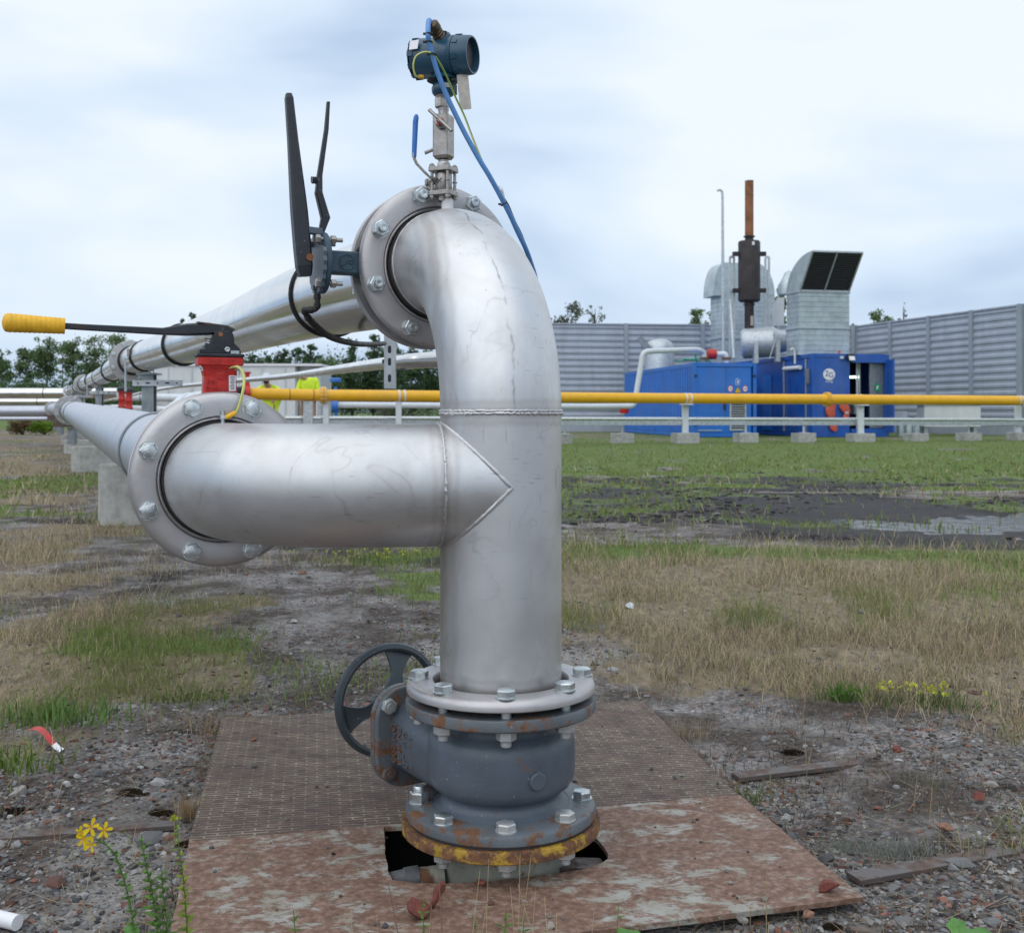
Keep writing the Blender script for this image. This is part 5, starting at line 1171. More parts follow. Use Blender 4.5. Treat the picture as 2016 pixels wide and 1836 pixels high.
es = [e_ for e_ in [('pel', 'ch'), ('ch', 'nk'), ('nk', 'hd'), ('hd', 'ht'), ('ch', 'ls'), ('ls', 'le'), ('le', 'lw'), ('lw', 'lpalm'), ('ch', 'rs'), ('rs', 're'), ('re', 'rw'), ('rw', 'rpalm'), ('pel', 'lh'), ('lh', 'lk'), ('lk', 'lf'), ('lf', 'lt'), ('pel', 'rh'), ('rh', 'rk'), ('rk', 'rf'), ('rf', 'rt')]]
fingers(js, es, 'lw', (.5, -.5, -.7), 'l'); fingers(js, es, 'rw', (-.5, -.5, -.7), 'r')
jk = {k: (*v[:3], *[x * 1.4 for x in v[3:]]) for k, v in js.items() if k in ('pel', 'ch', 'ls', 'le', 'rs', 're')}; jk['lw2'] = (-.24, -.33, .95, .045); jk['rw2'] = (.24, -.33, .95, .045); jk['nk2'] = (0, -.12, 1.23, .085)
tr_ = {k: (*v[:3], *[x * 1.3 for x in v[3:]]) for k, v in js.items() if k in ('pel', 'lh', 'lk', 'rh', 'rk')}; tr_['lf'] = (-.12, .23, .13, .065); tr_['rf'] = (.12, .23, .13, .065)
pp, pb = person('person', 'worker in bright hi-vis suit and helmet bending over the yellow pipe', b1, js, es, [('jacket', jk, [('pel', 'ch'), ('ch', 'nk2'), ('ch', 'ls'), ('ls', 'le'), ('le', 'lw2'), ('ch', 'rs'), ('rs', 're'), ('re', 'rw2')], 'hiviz'), ('trousers', tr_, [('pel', 'lh'), ('lh', 'lk'), ('lk', 'lf'), ('pel', 'rh'), ('rh', 'rk'), ('rk', 'rf')], 'hiviz')])
hp = Vector(b1) + Vector((0, -.30, 1.44))
MB().lathe([(.135, -.02), (.125, -.01), (.118, .03), (.10, .08), (.06, .11), (0, .12)], hp, Vector((0, -.75, 1)), 28).build('helmet', 'helmet', pp)
MB().sphere(hp + Vector((0, -.08, -.07)), .07, 14, 8).build('face_mask', 'black_rubber', pp)
# ------------------------------------------------------------------ ground, built as one sheet with real relief
npr = np.random.RandomState(11)
def vnoise(x, y, seed=0):            # cheap smooth value noise
    xi = np.floor(x).astype(int); yi = np.floor(y).astype(int); xf = x - xi; yf = y - yi
    def h(a, b):
        n = (a * 374761393 + b * 668265263 + seed * 974711) & 0x7fffffff
        n = ((n ^ (n >> 13)) * 1274126177) & 0x7fffffff
        return ((n ^ (n >> 16)) & 0xffff) / 65535.
    u = xf * xf * (3 - 2 * xf); v = yf * yf * (3 - 2 * yf)
    return (h(xi, yi) * (1 - u) + h(xi + 1, yi) * u) * (1 - v) + (h(xi, yi + 1) * (1 - u) + h(xi + 1, yi + 1) * u) * v
def fbm(x, y, s, seed=0, o=4):
    t = 0; a = 1; n = 0
    for i in range(o): t = t + a * vnoise(x * s * 2 ** i + 17 * i, y * s * 2 ** i - 9 * i, seed + i); n += a; a *= .5
    return t / n
def sst(a, b, x): t = np.clip((x - a) / (b - a + 1e-9), 0, 1); return t * t * (3 - 2 * t)
def zones(x, y):
    """how much green grass, dry grass, black mud and bare gravel grows at a place"""
    yy = np.maximum(y, .3); s = x / yy; n1 = fbm(x, y, .9, 3); n2 = fbm(x, y, .35, 8); n3 = fbm(x, y, 3.1, 5); w_ = (n1 - .5)
    D = yy * (1 + .25 * w_)
    right = sst(-.02, .05, s)
    # right-hand yard
    mud_c = np.exp(-((D - (10.8 - 3.3 * np.clip(s * 2, 0, 1.2))) / (2.6 - 1.0 * np.clip(s * 2, 0, 1))) ** 2)
    mud_r = np.clip(mud_c * 1.5 - .25, 0, 1) * (.55 + .9 * n1)
    mud_r = np.maximum(mud_r, .8 * sst(.54, .66, n1) * sst(9, 12, D) * (1 - sst(17, 21, D)))
    mud_r = np.maximum(mud_r, .95 * sst(7.4, 8.4, D) * (1 - sst(12.5, 16, D)) * sst(.42, .56, fbm(x, y * 1.6, .7, 61)))
    green_r = .85 * sst(.44, .53, fbm(x, y * 1.5, .6, 63)) * sst(7.5, 8.5, D) + sst(11, 14.5, D) * (1 - .5 * sst(27, 34, D)) + .85 * np.exp(-((D - 6.7 + 1.3 * s) / .55) ** 2) + .45 * sst(.55, .66, n2) * sst(3.6, 4.5, D) * (1 - sst(10, 12, D)) + .55 * np.exp(-((s - .46) / .08) ** 2) * np.exp(-((D - 5.3) / .8) ** 2)
    edge = 3.5 + 2.2 * (fbm(x, y, 1.5, 19) - .5) - 1.0 * np.clip((s - .08) * 2.2, 0, 1)
    dry_r = sst(edge - .35, edge + .35, D) * (1 - .75 * sst(6.4, 7.2, D)) + .25 * sst(28, 33, D)
    # left-hand yard
    band = sst(.50, .62, fbm(x * .3, y, .30, 21))
    green_l = .75 * sst(.50, .64, fbm(x, y, .8, 29)) * sst(2.6, 3.6, D) * (1 - .6 * sst(16, 24, D)) + .35 * band * sst(14, 22, D)
    edge_l = 2.85 + 3.0 * sst(-.31, -.13, s) + 3.4 * (fbm(x, y, 1.5, 19) - .5)
    dry_l = sst(edge_l - .5, edge_l + .9, D) * (.18 + .75 * sst(.38, .62, fbm(x, y, 1.4, 23)))
    mud_l = .6 * sst(.55, .68, n1) * sst(4.2, 5, D) * (1 - sst(8, 11, D))
    g = green_l * (1 - right) + green_r * right; dr_ = dry_l * (1 - right) + dry_r * right; mu = mud_l * (1 - right) + mud_r * right
    g = g * sst(.30, .55, n3 * .5 + n1 * .5 + .08); mu = np.clip(mu, 0, 1)
    g = np.clip(g, 0, 1) * (1 - .35 * mu); dr_ = np.clip(dr_, 0, 1) * (1 - .9 * mu)
    far = sst(45, 60, D); g = g * (1 - far) + .9 * far
    return g, dr_, mu
POND = lambda x, y: np.exp(-(((x - 3.55 - .10 * (y - 8.2)) / 1.75) ** 2 + ((y - 8.35 - .18 * (x - 3.6)) / 1.0) ** 2) ** 1.4)
def height(x, y):
    z = .030 * (fbm(x, y, 1.3, 31) - .5) + .016 * (fbm(x, y, 7, 33, 3) - .5) * (1 + 0 * x)
    z = z + .010 * (fbm(x, y, 26, 35, 2) - .5) * (1 - sst(5, 8, np.abs(y)))
    z = z - .030 * POND(x, y)
    # level bed for the plates
    px_, py_ = x - .0, y - 2.3; m_ = (1 - sst(.62, .85, np.abs(px_))) * (1 - sst(.75, .95, np.abs(py_)))
    z = z * (1 - .8 * m_) - .010 * m_ - .006
    return z
def axis(vals): return np.array(sorted(set(np.round(vals, 5))))
xs = list(np.arange(-2.2, 2.2001, .018)) ; g_ = 2.2
st_x = .018
while g_ < 700: st_x *= 1.055; g_ += st_x; xs += [g_, -g_]
ys = list(np.arange(1.0, 4.2, .018)); g_ = 4.2; sty = .018
while g_ < 1500: sty *= 1.03; g_ += sty; ys.append(g_)
g_ = 1.0; sty = .03
while g_ > -60: sty *= 1.25; g_ -= sty; ys.append(g_)
xs = axis(xs + [-.30, .24]); ys = axis(ys + [1.80, 2.22])
X, Y = np.meshgrid(xs, ys); Zg = height(X, Y)
nx, ny = len(xs), len(ys)
ii = np.arange(nx * ny).reshape(ny, nx)
quads = np.stack([ii[:-1, :-1], ii[:-1, 1:], ii[1:, 1:], ii[1:, :-1]], -1).reshape(-1, 4)
xc = (X[:-1, :-1] + X[1:, 1:]) / 2; yc = (Y[:-1, :-1] + Y[1:, 1:]) / 2
hole = ((xc > -.30) & (xc < .24) & (yc > 1.80) & (yc < 2.22)).reshape(-1)
quads = quads[~hole]
def fast_mesh(name, V, F, mt, col=None, smooth=False, extra=None):
    me = bpy.data.meshes.new(name); k = F.shape[1]
    me.vertices.add(len(V)); me.vertices.foreach_set('co', np.ascontiguousarray(V, dtype=np.float32).ravel())
    me.loops.add(F.size); me.loops.foreach_set('vertex_index', np.ascontiguousarray(F, dtype=np.int32).ravel())
    me.polygons.add(len(F)); me.polygons.foreach_set('loop_start', np.arange(0, F.size, k, dtype=np.int32))
    try: me.polygons.foreach_set('loop_total', np.full(len(F), k, dtype=np.int32))
    except Exception: pass
    me.update(calc_edges=True)
    me.polygons.foreach_set('use_smooth', np.full(len(F), smooth))
    if col is not None:
        a = me.color_attributes.new('col', 'FLOAT_COLOR', 'POINT'); c = np.ones((len(V), 4), np.float32); c[:, :3] = col; a.data.foreach_set('color', c.ravel())
    for nm, arr in (extra or {}).items():
        a = me.attributes.new(nm, 'FLOAT', 'POINT'); a.data.foreach_set('value', arr.astype(np.float32).ravel())
    me.materials.append(MT[mt] if isinstance(mt, str) else mt); me.validate()
    o = bpy.data.objects.new(name, me); COL.objects.link(o); return o
g_, dr_, mu_ = zones(X, Y)
mg = mat('ground_soil', (.2, .2, .2), .9); n = NT(mg); v = n.coord()
ga = n.attr('green').outputs['Fac']; da = n.attr('dry').outputs['Fac']; ma = n.attr('mud').outputs['Fac']
vor = n.t.nodes.new('ShaderNodeTexVoronoi'); vor.inputs['Scale'].default_value = 95; n.link(v, vor.inputs['Vector'])
vor2 = n.t.nodes.new('ShaderNodeTexVoronoi'); vor2.inputs['Scale'].default_value = 38; n.link(v, vor2.inputs['Vector'])
sv = n.t.nodes.new('ShaderNodeSeparateColor'); n.link(vor.outputs['Color'], sv.inputs[0]); sv2 = n.t.nodes.new('ShaderNodeSeparateColor'); n.link(vor2.outputs['Color'], sv2.inputs[0])
grit = n.ramp(sv.outputs[0], [(0, (.10, .098, .10)), (.3, (.19, .188, .19)), (.6, (.285, .285, .285)), (.82, (.40, .40, .40)), (.90, (.20, .105, .08)), (1, (.52, .51, .49))])
grit2 = n.ramp(sv2.outputs[1], [(0, (.07, .065, .065)), (.35, (.16, .155, .155)), (.6, (.24, .235, .23)), (.8, (.22, .12, .095)), (1, (.36, .35, .34))])
soil = n.mix(n.ramp(n.noise(v, 3.1, 6, .65), [(.40, 0.), (.56, .9)]), n.mix(.42, grit, grit2), n.ramp(n.noise(v, 55, 6, .7), [(.35, (.026, .021, .018)), (.55, (.075, .056, .045)), (.7, (.15, .12, .098))]))
# paler worn concrete patches
soil = n.mix(n.ramp(n.noise(n.coord(loc=(4, 2, 0)), 1.7, 5, .6), [(.53, 0.), (.66, .7)]), soil, n.ramp(n.noise(v, 120, 4, .7), [(.35, (.20, .195, .185)), (.65, (.42, .41, .395))]))
# rusty moss
soil = n.mix(n.ramp(n.noise(n.coord(loc=(9, 2, 0)), 8, 6, .7), [(.62, 0.), (.68, .8)]), soil, n.ramp(n.noise(v, 200, 3), [(.3, (.022, .016, .008)), (.7, (.095, .05, .014))]))
dryc = n.ramp(n.noise(n.coord(scale=(1, .35, 1)), 26, 6, .7), [(.3, (.12, .095, .065)), (.55, (.23, .185, .125)), (.75, (.34, .285, .19))])
grnc = n.ramp(n.noise(v, 9, 7, .7), [(.32, (.06, .075, .025)), (.5, (.11, .16, .04)), (.7, (.17, .22, .065))])
mudc = n.ramp(n.noise(v, 11, 7, .7), [(.35, (.012, .011, .013)), (.6, (.032, .028, .031)), (.75, (.075, .058, .055))])
def brk(a, lo, hi): return n.ramp(n.math('ADD', a, n.math('MULTIPLY', n.math('SUBTRACT', n.noise(v, 5.5, 6, .7), .5), .9)), [(lo, 0.), (hi, 1.)])
c = n.mix(brk(da, .32, .62), soil, dryc); c = n.mix(brk(ma, .35, .6), c, mudc); c = n.mix(brk(ga, .38, .68), c, grnc)
n.base(c); n.rough(n.ramp(ma, [(.3, .92), (.9, .62)])); n.b.inputs['Specular IOR Level'].default_value = .25
hgt = n.math('ADD', n.math('MULTIPLY', vor.outputs['Distance'], -.6), n.noise(v, 60, 5, .6)); n.bump(hgt, .7, .012); MT['ground_soil'] = mg
gr = fast_mesh('ground', np.stack([X, Y, Zg], -1).reshape(-1, 3), quads, 'ground_soil', None, True, {'green': g_, 'dry': dr_, 'mud': mu_}); tag(gr, kind='structure')
# puddle: thin level sheet, the muddy relief breaks through it
px_ = np.linspace(1.2, 8.2, 90); py_ = np.linspace(6.3, 10.8, 60)
PX, PY = np.meshgrid(px_, py_); k = (POND(PX, PY) > .03)
ii = np.arange(PX.size).reshape(PX.shape); q = np.stack([ii[:-1, :-1], ii[:-1, 1:], ii[1:, 1:], ii[1:, :-1]], -1).reshape(-1, 4); kk = (k[:-1, :-1] & k[1:, 1:]).reshape(-1)
pu = fast_mesh('puddle', np.stack([PX, PY, np.full(PX.shape, -.0300)], -1).reshape(-1, 3), q[kk], 'water', None, True); tag(pu, kind='structure')
# pit under the plates
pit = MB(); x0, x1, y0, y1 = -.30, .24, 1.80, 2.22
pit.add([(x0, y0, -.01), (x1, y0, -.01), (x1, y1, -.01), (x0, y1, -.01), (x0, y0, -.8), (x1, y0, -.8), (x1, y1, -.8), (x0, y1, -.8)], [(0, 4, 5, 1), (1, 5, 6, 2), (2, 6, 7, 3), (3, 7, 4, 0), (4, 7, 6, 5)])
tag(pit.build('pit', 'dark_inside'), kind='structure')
# ------------------------------------------------------------------ steel cover plates
fp = [(-.596, 2.041), (.470, 2.291), (.5737, 1.8055), (-.47, 1.53)]
fp[3] = (fp[2][0] - 1.095 * .966, fp[2][1] - 1.095 * .262)
fp[3] = (-.486, 1.527)
holep = [(-.2445, 2.112), (-.230, 2.0), (-.212, 1.90), (-.203, 1.872), (-.165, 1.860), (-.109, 1.858), (-.04, 1.866), (.0147, 1.880), (.075, 1.898), (.126, 1.918), (.155, 1.940), (.170, 1.962), (.172, 1.982), (.160, 2.045), (.135, 2.10), (.05, 2.118), (-.1, 2.124)]
def plate_hole(outer, inner, z0, z1, name, m, jag=0):
    bm = bmesh.new(); ol = []; 
    def ring(pts):
        vs = [bm.verts.new((p[0], p[1], z1)) for p in pts]; return [bm.edges.new((vs[i], vs[(i + 1) % len(vs)])) for i in range(len(vs))]
    def dens(pts, st):
        o = []
        for i, p in enumerate(pts):
            q = pts[(i + 1) % len(pts)]; n_ = max(1, int(math.hypot(q[0] - p[0], q[1] - p[1]) / st))
            for j in range(n_): o.append((p[0] + (q[0] - p[0]) * j / n_ + (rnd.uniform(-jag, jag) if j else 0), p[1] + (q[1] - p[1]) * j / n_ + (rnd.uniform(-jag, jag) if j else 0)))
        return o
    es = ring(dens(outer, .03)); 
    if inner: es += ring(dens(inner, .012))
    bmesh.ops.triangle_fill(bm, edges=es, use_beauty=True)
    ret = bmesh.ops.extrude_face_region(bm, geom=bm.faces[:]); 
    for g in ret['geom']:
        if isinstance(g, bmesh.types.BMVert): g.co.z = z0
    bmesh.ops.recalc_face_normals(bm, faces=bm.faces[:])
    me = bpy.data.meshes.new(name); bm.to_mesh(me); bm.free(); me.materials.append(MT[m]); o = bpy.data.objects.new(name, me); COL.objects.link(o); return o
o = plate_hole(fp, holep, .0015, .010, 'cover_plate', 'rusty_plate', .0012); tag(o, 'smooth rusty steel cover plate with a rough opening around the valve', 'steel plate')
rp_ = [(-.754, 2.877), (.3587, 3.04), (.4683, 2.296), (-.5975, 2.046)]
o = plate_hole(rp_, None, .001, .0085, 'cover_plate', 'tread_plate', .001); tag(o, 'dark brown tread-patterned steel cover plate behind the smooth rusty one', 'steel plate')
def strip(p, q, w_, lab):
    o = MB().bar((p[0], p[1], -.006), (q[0], q[1], -.006), w_, .010).build('iron_strip', 'brown_strip', None, .001); tag(o, lab, 'iron strip', 'iron strips let into the ground')
def gp_(u, v, z=.0): D = (CAMZ - z) * FPX / (v - 812); return ((u - 1008) / FPX * D, D)
strip(gp_(-120, 1652), gp_(345, 1617), .032, 'iron strip in the gravel left of the plates, behind the yellow flowers')
strip(gp_(1448, 1524), gp_(1772, 1486), .038, 'iron strip running right from the tread plate edge, the farther of the right-hand two')
strip(gp_(1680, 1722), gp_(1992, 1668), .040, 'iron strip at lower right, nearest the broken brick')
# ------------------------------------------------------------------ loose stones
t_ = (1 + 5 ** .5) / 2
ICO = np.array([(-1, t_, 0), (1, t_, 0), (-1, -t_, 0), (1, -t_, 0), (0, -1, t_), (0, 1, t_), (0, -1, -t_), (0, 1, -t_), (t_, 0, -1), (t_, 0, 1), (-t_, 0, -1), (-t_, 0, 1)]) / 1.9
ICF = np.array([(0, 11, 5), (0, 5, 1), (0, 1, 7), (0, 7, 10), (0, 10, 11), (1, 5, 9), (5, 11, 4), (11, 10, 2), (10, 7, 6), (7, 1, 8), (3, 9, 4), (3, 4, 2), (3, 2, 6), (3, 6, 8), (3, 8, 9), (4, 9, 5), (2, 4, 11), (6, 2, 10), (8, 6, 7), (9, 8, 1)])
def inplate(x, y, pad=0.0):
    def inside(poly):
        r_ = np.ones_like(x, bool); n_ = len(poly); cx = sum(p[0] for p in poly) / n_; cy = sum(p[1] for p in poly) / n_
        for i in range(n_):
            a, b = poly[i], poly[(i + 1) % n_]; cr = (b[0] - a[0]) * (y - a[1]) - (b[1] - a[1]) * (x - a[0]); cc = (b[0] - a[0]) * (cy - a[1]) - (b[1] - a[1]) * (cx - a[0]); L_ = math.hypot(b[0] - a[0], b[1] - a[1])
            r_ &= (cr * np.sign(cc) > -pad * L_)
        return r_
    return inside(fp) | inside(rp_)
PAL = np.array([(.16, .16, .165), (.24, .24, .24), (.33, .325, .32), (.10, .10, .105), (.27, .25, .23), (.20, .095, .065), (.30, .15, .11), (.46, .45, .43), (.14, .075, .06), (.05, .047, .045), (.17, .14, .12), (.19, .18, .18)])
PP = np.array([.16, .18, .09, .14, .09, .06, .03, .02, .07, .09, .05, .02]); PP = PP / PP.sum()
def stones(name, N, dens_pow, y0, y1, smin, smax, seed, zones_ok=True, uspan=.62):
    rs = np.random.RandomState(seed)
    inv = rs.uniform(1 / y1, 1 / y0, N) ** 1; y = 1 / inv; x = y * rs.uniform(-uspan, uspan, N)
    g, d_, m_ = zones(x, y); keep = ~inplate(x, y, -.006) & (rs.rand(N) > np.clip(g * .9 + d_ * .75, 0, .93)) & (fbm(x, y, 2.6, 77) + .3 * rs.rand(N) > .50)
    x, y = x[keep], y[keep]; n_ = len(x); s_ = smin * (smax / smin) ** (rs.rand(n_) ** 2.6)
    sc = np.stack([s_ * rs.uniform(.7, 1.3, n_), s_ * rs.uniform(.7, 1.3, n_), s_ * rs.uniform(.35, .75, n_)], -1)
    V = ICO[None] * (1 + .28 * rs.randn(n_, 12, 1).clip(-1.3, 1.3)) * sc[:, None]; a = rs.uniform(0, 6.28, n_); ca, sa = np.cos(a)[:, None], np.sin(a)[:, None]
    Vx = V[..., 0] * ca - V[..., 1] * sa + x[:, None]; Vy = V[..., 0] * sa + V[..., 1] * ca + y[:, None]; Vz = V[..., 2] + (height(x, y) + sc[:, 2] * .25)[:, None]
    F_ = (ICF[None] + 12 * np.arange(n_)[:, None, None]).reshape(-1, 3); c = PAL[rs.choice(len(PAL), n_, p=PP)] * rs.uniform(.5, 1.05, (n_, 1)); c = np.repeat(c, 12, 0)
    return fast_mesh(name, np.stack([Vx, Vy, Vz], -1).reshape(-1, 3), F_, 'stone', c, False)
tag(stones('gravel', 100000, 1, 1.35, 5.8, .0024, .0082, 1), 'loose grey and reddish gravel between the grass patches', 'gravel', kind='stuff')
tag(stones('pebbles', 1500, 1, 1.35, 6.5, .008, .021, 2), 'scattered larger pebbles lying in the gravel', 'pebbles', kind='stuff')
# crumbs on the plates
rs = np.random.RandomState(5); n_ = 150; x = rs.uniform(-.65, .6, n_); y = rs.uniform(1.5, 2.95, n_); k = inplate(x, y, -.02); 
ox, oy = (x + .02) / .29, (y - 1.99) / .2; k &= (ox ** 2 + oy ** 2 > 1); x, y = x[k], y[k]; n_ = len(x); s_ = .002 + .0045 * rs.rand(n_) ** 3
V = ICO[None] * (1 + .25 * rs.randn(n_, 12, 1).clip(-1.2, 1.2)) * s_[:, None, None] * np.array([1, 1, .7]) + np.stack([x, y, .0105 + s_ * .3], -1)[:, None]
o = fast_mesh('grit', V.reshape(-1, 3), (ICF[None] + 12 * np.arange(n_)[:, None, None]).reshape(-1, 3), 'stone', np.repeat(PAL[rs.choice(12, n_)] * .6, 12, 0)); tag(o, 'small dark crumbs lying on the two steel plates', 'grit', kind='stuff')
def rock(name, c, sz, m, lab, seed, cat='stone', group=None):
    rs = np.random.RandomState(seed); bm = bmesh.new(); bmesh.ops.create_icosphere(bm, subdivisions=2, radius=1)
    pl = [(Vector(rs.randn(3)).normalized(), rs.uniform(.34, .72)) for _ in range(11)]
    for v_ in bm.verts:
        for nrm_, dd_ in pl:
            q = v_.co.dot(nrm_)
            if q > dd_: v_.co -= nrm_ * (q - dd_)
        v_.co = Vector((v_.co.x * sz[0], v_.co.y * sz[1], v_.co.z * sz[2])) * (1 + .03 * rs.randn())
    bmesh.ops.rotate(bm, verts=bm.verts, matrix=Matrix.Rotation(rs.uniform(0, 3), 3, 'Z'))
    me = bpy.data.meshes.new(name); bm.to_mesh(me); bm.free(); me.materials.append(MT[m]); o = bpy.data.objects.new(name, me); COL.objects.link(o); o.location = c; tag(o, lab, cat, group); return o
def gpv(u, v, z=.0): a = gp_(u, v, z); return Vector((a[0], a[1], z))
rock('brick_piece', gpv(1630, 1752, .012) + Z * .009, (.027, .02, .016), 'brick_red', 'broken red brick piece near the right front corner of the rusty plate', 1, 'brick')
rock('brick_piece', gpv(822, 1800, .012) + Z * .012, (.036, .022, .019), 'brick_red', 'largest broken red brick piece lying in front of the plate opening', 4, 'brick')
o = rock('brick_piece', gpv(858, 1785, .012) + Z * .018, (.016, .010, .028), 'brick_red', 'pointed red brick splinter leaning beside the largest brick piece', 7, 'brick'); o.rotation_euler = (0, R(28), 0)
rock('brick_piece', gpv(948, 1742, .012) + Z * .005, (.010, .008, .007), 'brick_red', 'smallest red brick crumb just in front of the yellow flange', 9, 'brick')
for i, (u, v_, s_, m_, lb_) in enumerate(((1506, 1770, .012, 'stone_grey', 'rounded brownish stone on the front edge of the rusty plate'), (1380, 1655, .007, 'stone_grey', 'small grey stone on the rusty plate right of the valve'), (1715, 1815, .014, 'stone_grey', 'pale oval pebble in the gravel under the right plate corner'), (1460, 1812, .014, 'stone_grey', 'grey stone in the gravel touching the plate front edge'), (1595, 1800, .017, 'brick_orange', 'orange brick lump in the gravel in front of the plate'), (1860, 1632, .026, 'brick_orange', 'orange brick lump at the right edge gravel'), (1925, 1570, .024, 'brick_red', 'dark red brick lump near the upper right gravel edge'), (580, 1225, .030, 'concrete', 'rounded grey stone behind the handwheel'), (1765, 1478, .022, 'brick_red', 'red brick lump at the end of the farther iron strip'), (500, 1455, .012, 'rust_orange', 'small rusty scrap on the tread plate near its left corner'), (1240, 1195, .035, 'white_paint', 'white chalky stone in the dry grass right of the standing pipe'), (595, 1130, .04, 'brick_orange', 'orange brick lump behind the branch pipe'))):
    z_ = .011 if lb_.find('plate') > 0 and 'gravel' not in lb_ else .0
    s_ *= .74; rock('stone', gpv(u, v_, z_) + Z * s_ * .2, (s_ * 1.25, s_, s_ * .6), m_, lb_, 20 + i)
# ------------------------------------------------------------------ grass
def blades(name, x, y, h, w_, c, lean, seed, z=None):
    rs = np.random.RandomState(seed); n_ = len(x); a = rs.uniform(0, 2 * np.pi, n_); la = rs.uniform(0, 2 * np.pi, n_); l = lean * h * rs.uniform(.1, 1, n_)
    ux, uy = np.cos(a) * w_, np.sin(a) * w_; lx_, ly_ = np.cos(la) * l, np.sin(la) * l; z0 = (height(x, y) if z is None else z) - .004
    P0 = np.stack([x - ux, y - uy, z0], -1); P1 = np.stack([x + ux, y + uy, z0], -1)
    P2 = np.stack([x + ux * .7 + lx_ * .38, y + uy * .7 + ly_ * .38, z0 + h * .58], -1); P3 = np.stack([x - ux * .7 + lx_ * .38, y - uy * .7 + ly_ * .38, z0 + h * .58], -1)
    hh = h * np.sqrt(np.clip(1 - .45 * (l / h) ** 2, .2, 1)); P4 = np.stack([x + lx_ + ux * .1, y + ly_ + uy * .1, z0 + hh], -1); P5 = np.stack([x + lx_ - ux * .1, y + ly_ - uy * .1, z0 + hh], -1)
    V = np.stack([P0, P1, P2, P3, P4, P5], 1).reshape(-1, 3); b = 6 * np.arange(n_)[:, None]
    F_ = np.concatenate([b + [0, 1, 2, 3], b + [3, 2, 4, 5]], 0); return fast_mesh(name, V, F_, 'blades', np.repeat(c, 6, 0))
def scatter(N, y0, y1, seed, uspan=.60, pw=1.):
    rs = np.random.RandomState(seed); y = 1 / (rs.uniform((1 / y1) ** pw, (1 / y0) ** pw, N) ** (1 / pw)); x = y * rs.uniform(-uspan, uspan, N); return x, y, rs
def clumpy(x, y, sc, seed, lo, hi): return sst(lo, hi, fbm(x, y, sc, seed, 3))
def blocked(x, y):
    xf = x - .0; r_ = inplate(x, y, .0); return r_
x, y, rs = scatter(330000, 2.0, 32, 3); g, d_, m_ = zones(x, y)
pr = d_ * (.10 + .90 * clumpy(x, y, 3.3, 41, .38, .62)) * (1 - .55 * g)
k = (rs.rand(len(x)) < pr) & ~blocked(x, y); x, y = x[k], y[k]; n_ = len(x); far = sst(4, 14, y)
h = (.018 + .055 * rs.rand(n_) ** 1.6 * (.5 + fbm(x, y, 1.7, 43))) * (1 + .5 * sst(3.4, 4.6, y)) * (1 - .35 * sst(12, 25, y))
c = np.array([(.46, .375, .24)]) * rs.uniform(.55, 1.35, (n_, 1)) + rs.uniform(0, .03, (n_, 3)); old = rs.rand(n_) < .30; c[old] = np.array([(.19, .15, .115)]) * rs.uniform(.7, 1.3, (old.sum(), 1)); gi = rs.rand(n_) < .10 + .65 * sst(.50, .66, fbm(x, y, .9, 57)); c[gi] = np.array([(.20, .245, .07)]) * rs.uniform(.7, 1.2, (gi.sum(), 1))
tag(blades('dry_grass', x, y, h, (.0008 + .0005 * rs.rand(n_)) * (1 + 5 * far), c, 1.15, 1), 'straw-coloured dry grass covering the yard', 'dry grass', kind='stuff')
x, y, rs = scatter(300000, 2.3, 36, 4); g, d_, m_ = zones(x, y)
pr = np.clip(g, 0, 1) * (1 - .45 * (x < 0) * (y < 6)) * (.25 + .75 * clumpy(x, y, 2.2, 47, .35, .6)); k = (rs.rand(len(x)) < pr) & ~blocked(x, y); x, y = x[k], y[k]; n_ = len(x); far = sst(4, 14, y)
h = (.015 + .045 * rs.rand(n_) ** 1.5) * (1 + .3 * fbm(x, y, 1.9, 49)) 
c = np.array([(.16, .23, .06)]) * rs.uniform(.55, 1.45, (n_, 1)) + rs.uniform(0, .03, (n_, 3)) * np.array([1.4, 1, .5]); dd_ = rs.rand(n_) < .15; c[dd_] = np.array([(.27, .24, .12)]) * rs.uniform(.7, 1.2, (dd_.sum(), 1))
tag(blades('green_grass', x, y, h, (.0012 + .001 * rs.rand(n_)) * (1 + 5 * far), c, .9, 2), 'short fresh green grass and weeds around the muddy patch', 'grass', kind='stuff')
# sparse thatch in the gravel and along the plate edges
x, y, rs = scatter(16000, 1.45, 4.6, 6); cl = clumpy(x, y, 4.2, 51, .52, .66); k = (rs.rand(len(x)) < cl) & ~blocked(x, y); x, y = x[k], y[k]
ex_, ey_ = [], []
rs2 = np.random.RandomState(8)
for a, b, n_ in (((-.62, 2.03), (-.77, 2.88), 420), ((-.77, 2.9), (.36, 3.06), 600), ((.37, 3.04), (.49, 2.28), 420), ((.49, 2.28), (.59, 1.80), 110), ((-.50, 1.55), (-.61, 2.02), 40)):
    t_ = rs2.rand(n_); t_ = t_[(vnoise(t_ * 9, t_ * 0, 3) > .35)]; ex_ += list(a[0] + (b[0] - a[0]) * t_ + rs2.randn(len(t_)) * .012 * np.sign(a[0] + b[0]) + .0); ey_ += list(a[1] + (b[1] - a[1]) * t_ + np.abs(rs2.randn(len(t_))) * .012)
x = np.concatenate([x, ex_]); y = np.concatenate([y, ey_]); n_ = len(x); rs = np.random.RandomState(9)
c = np.array([(.22, .165, .105)]) * rs.uniform(.5, 1.6, (n_, 1)); k = rs.rand(n_) < .3; c[k] = np.array([(.26, .15, .085)]) * rs.uniform(.6, 1.2, (k.sum(), 1))
tag(blades('thatch', x, y, .012 + .038 * rs.rand(n_) ** 2, np.full(n_, .0007), c, 1.0, 3), 'wispy brown stalks in the gravel and along the plate edges', 'dry stalks', kind='stuff')
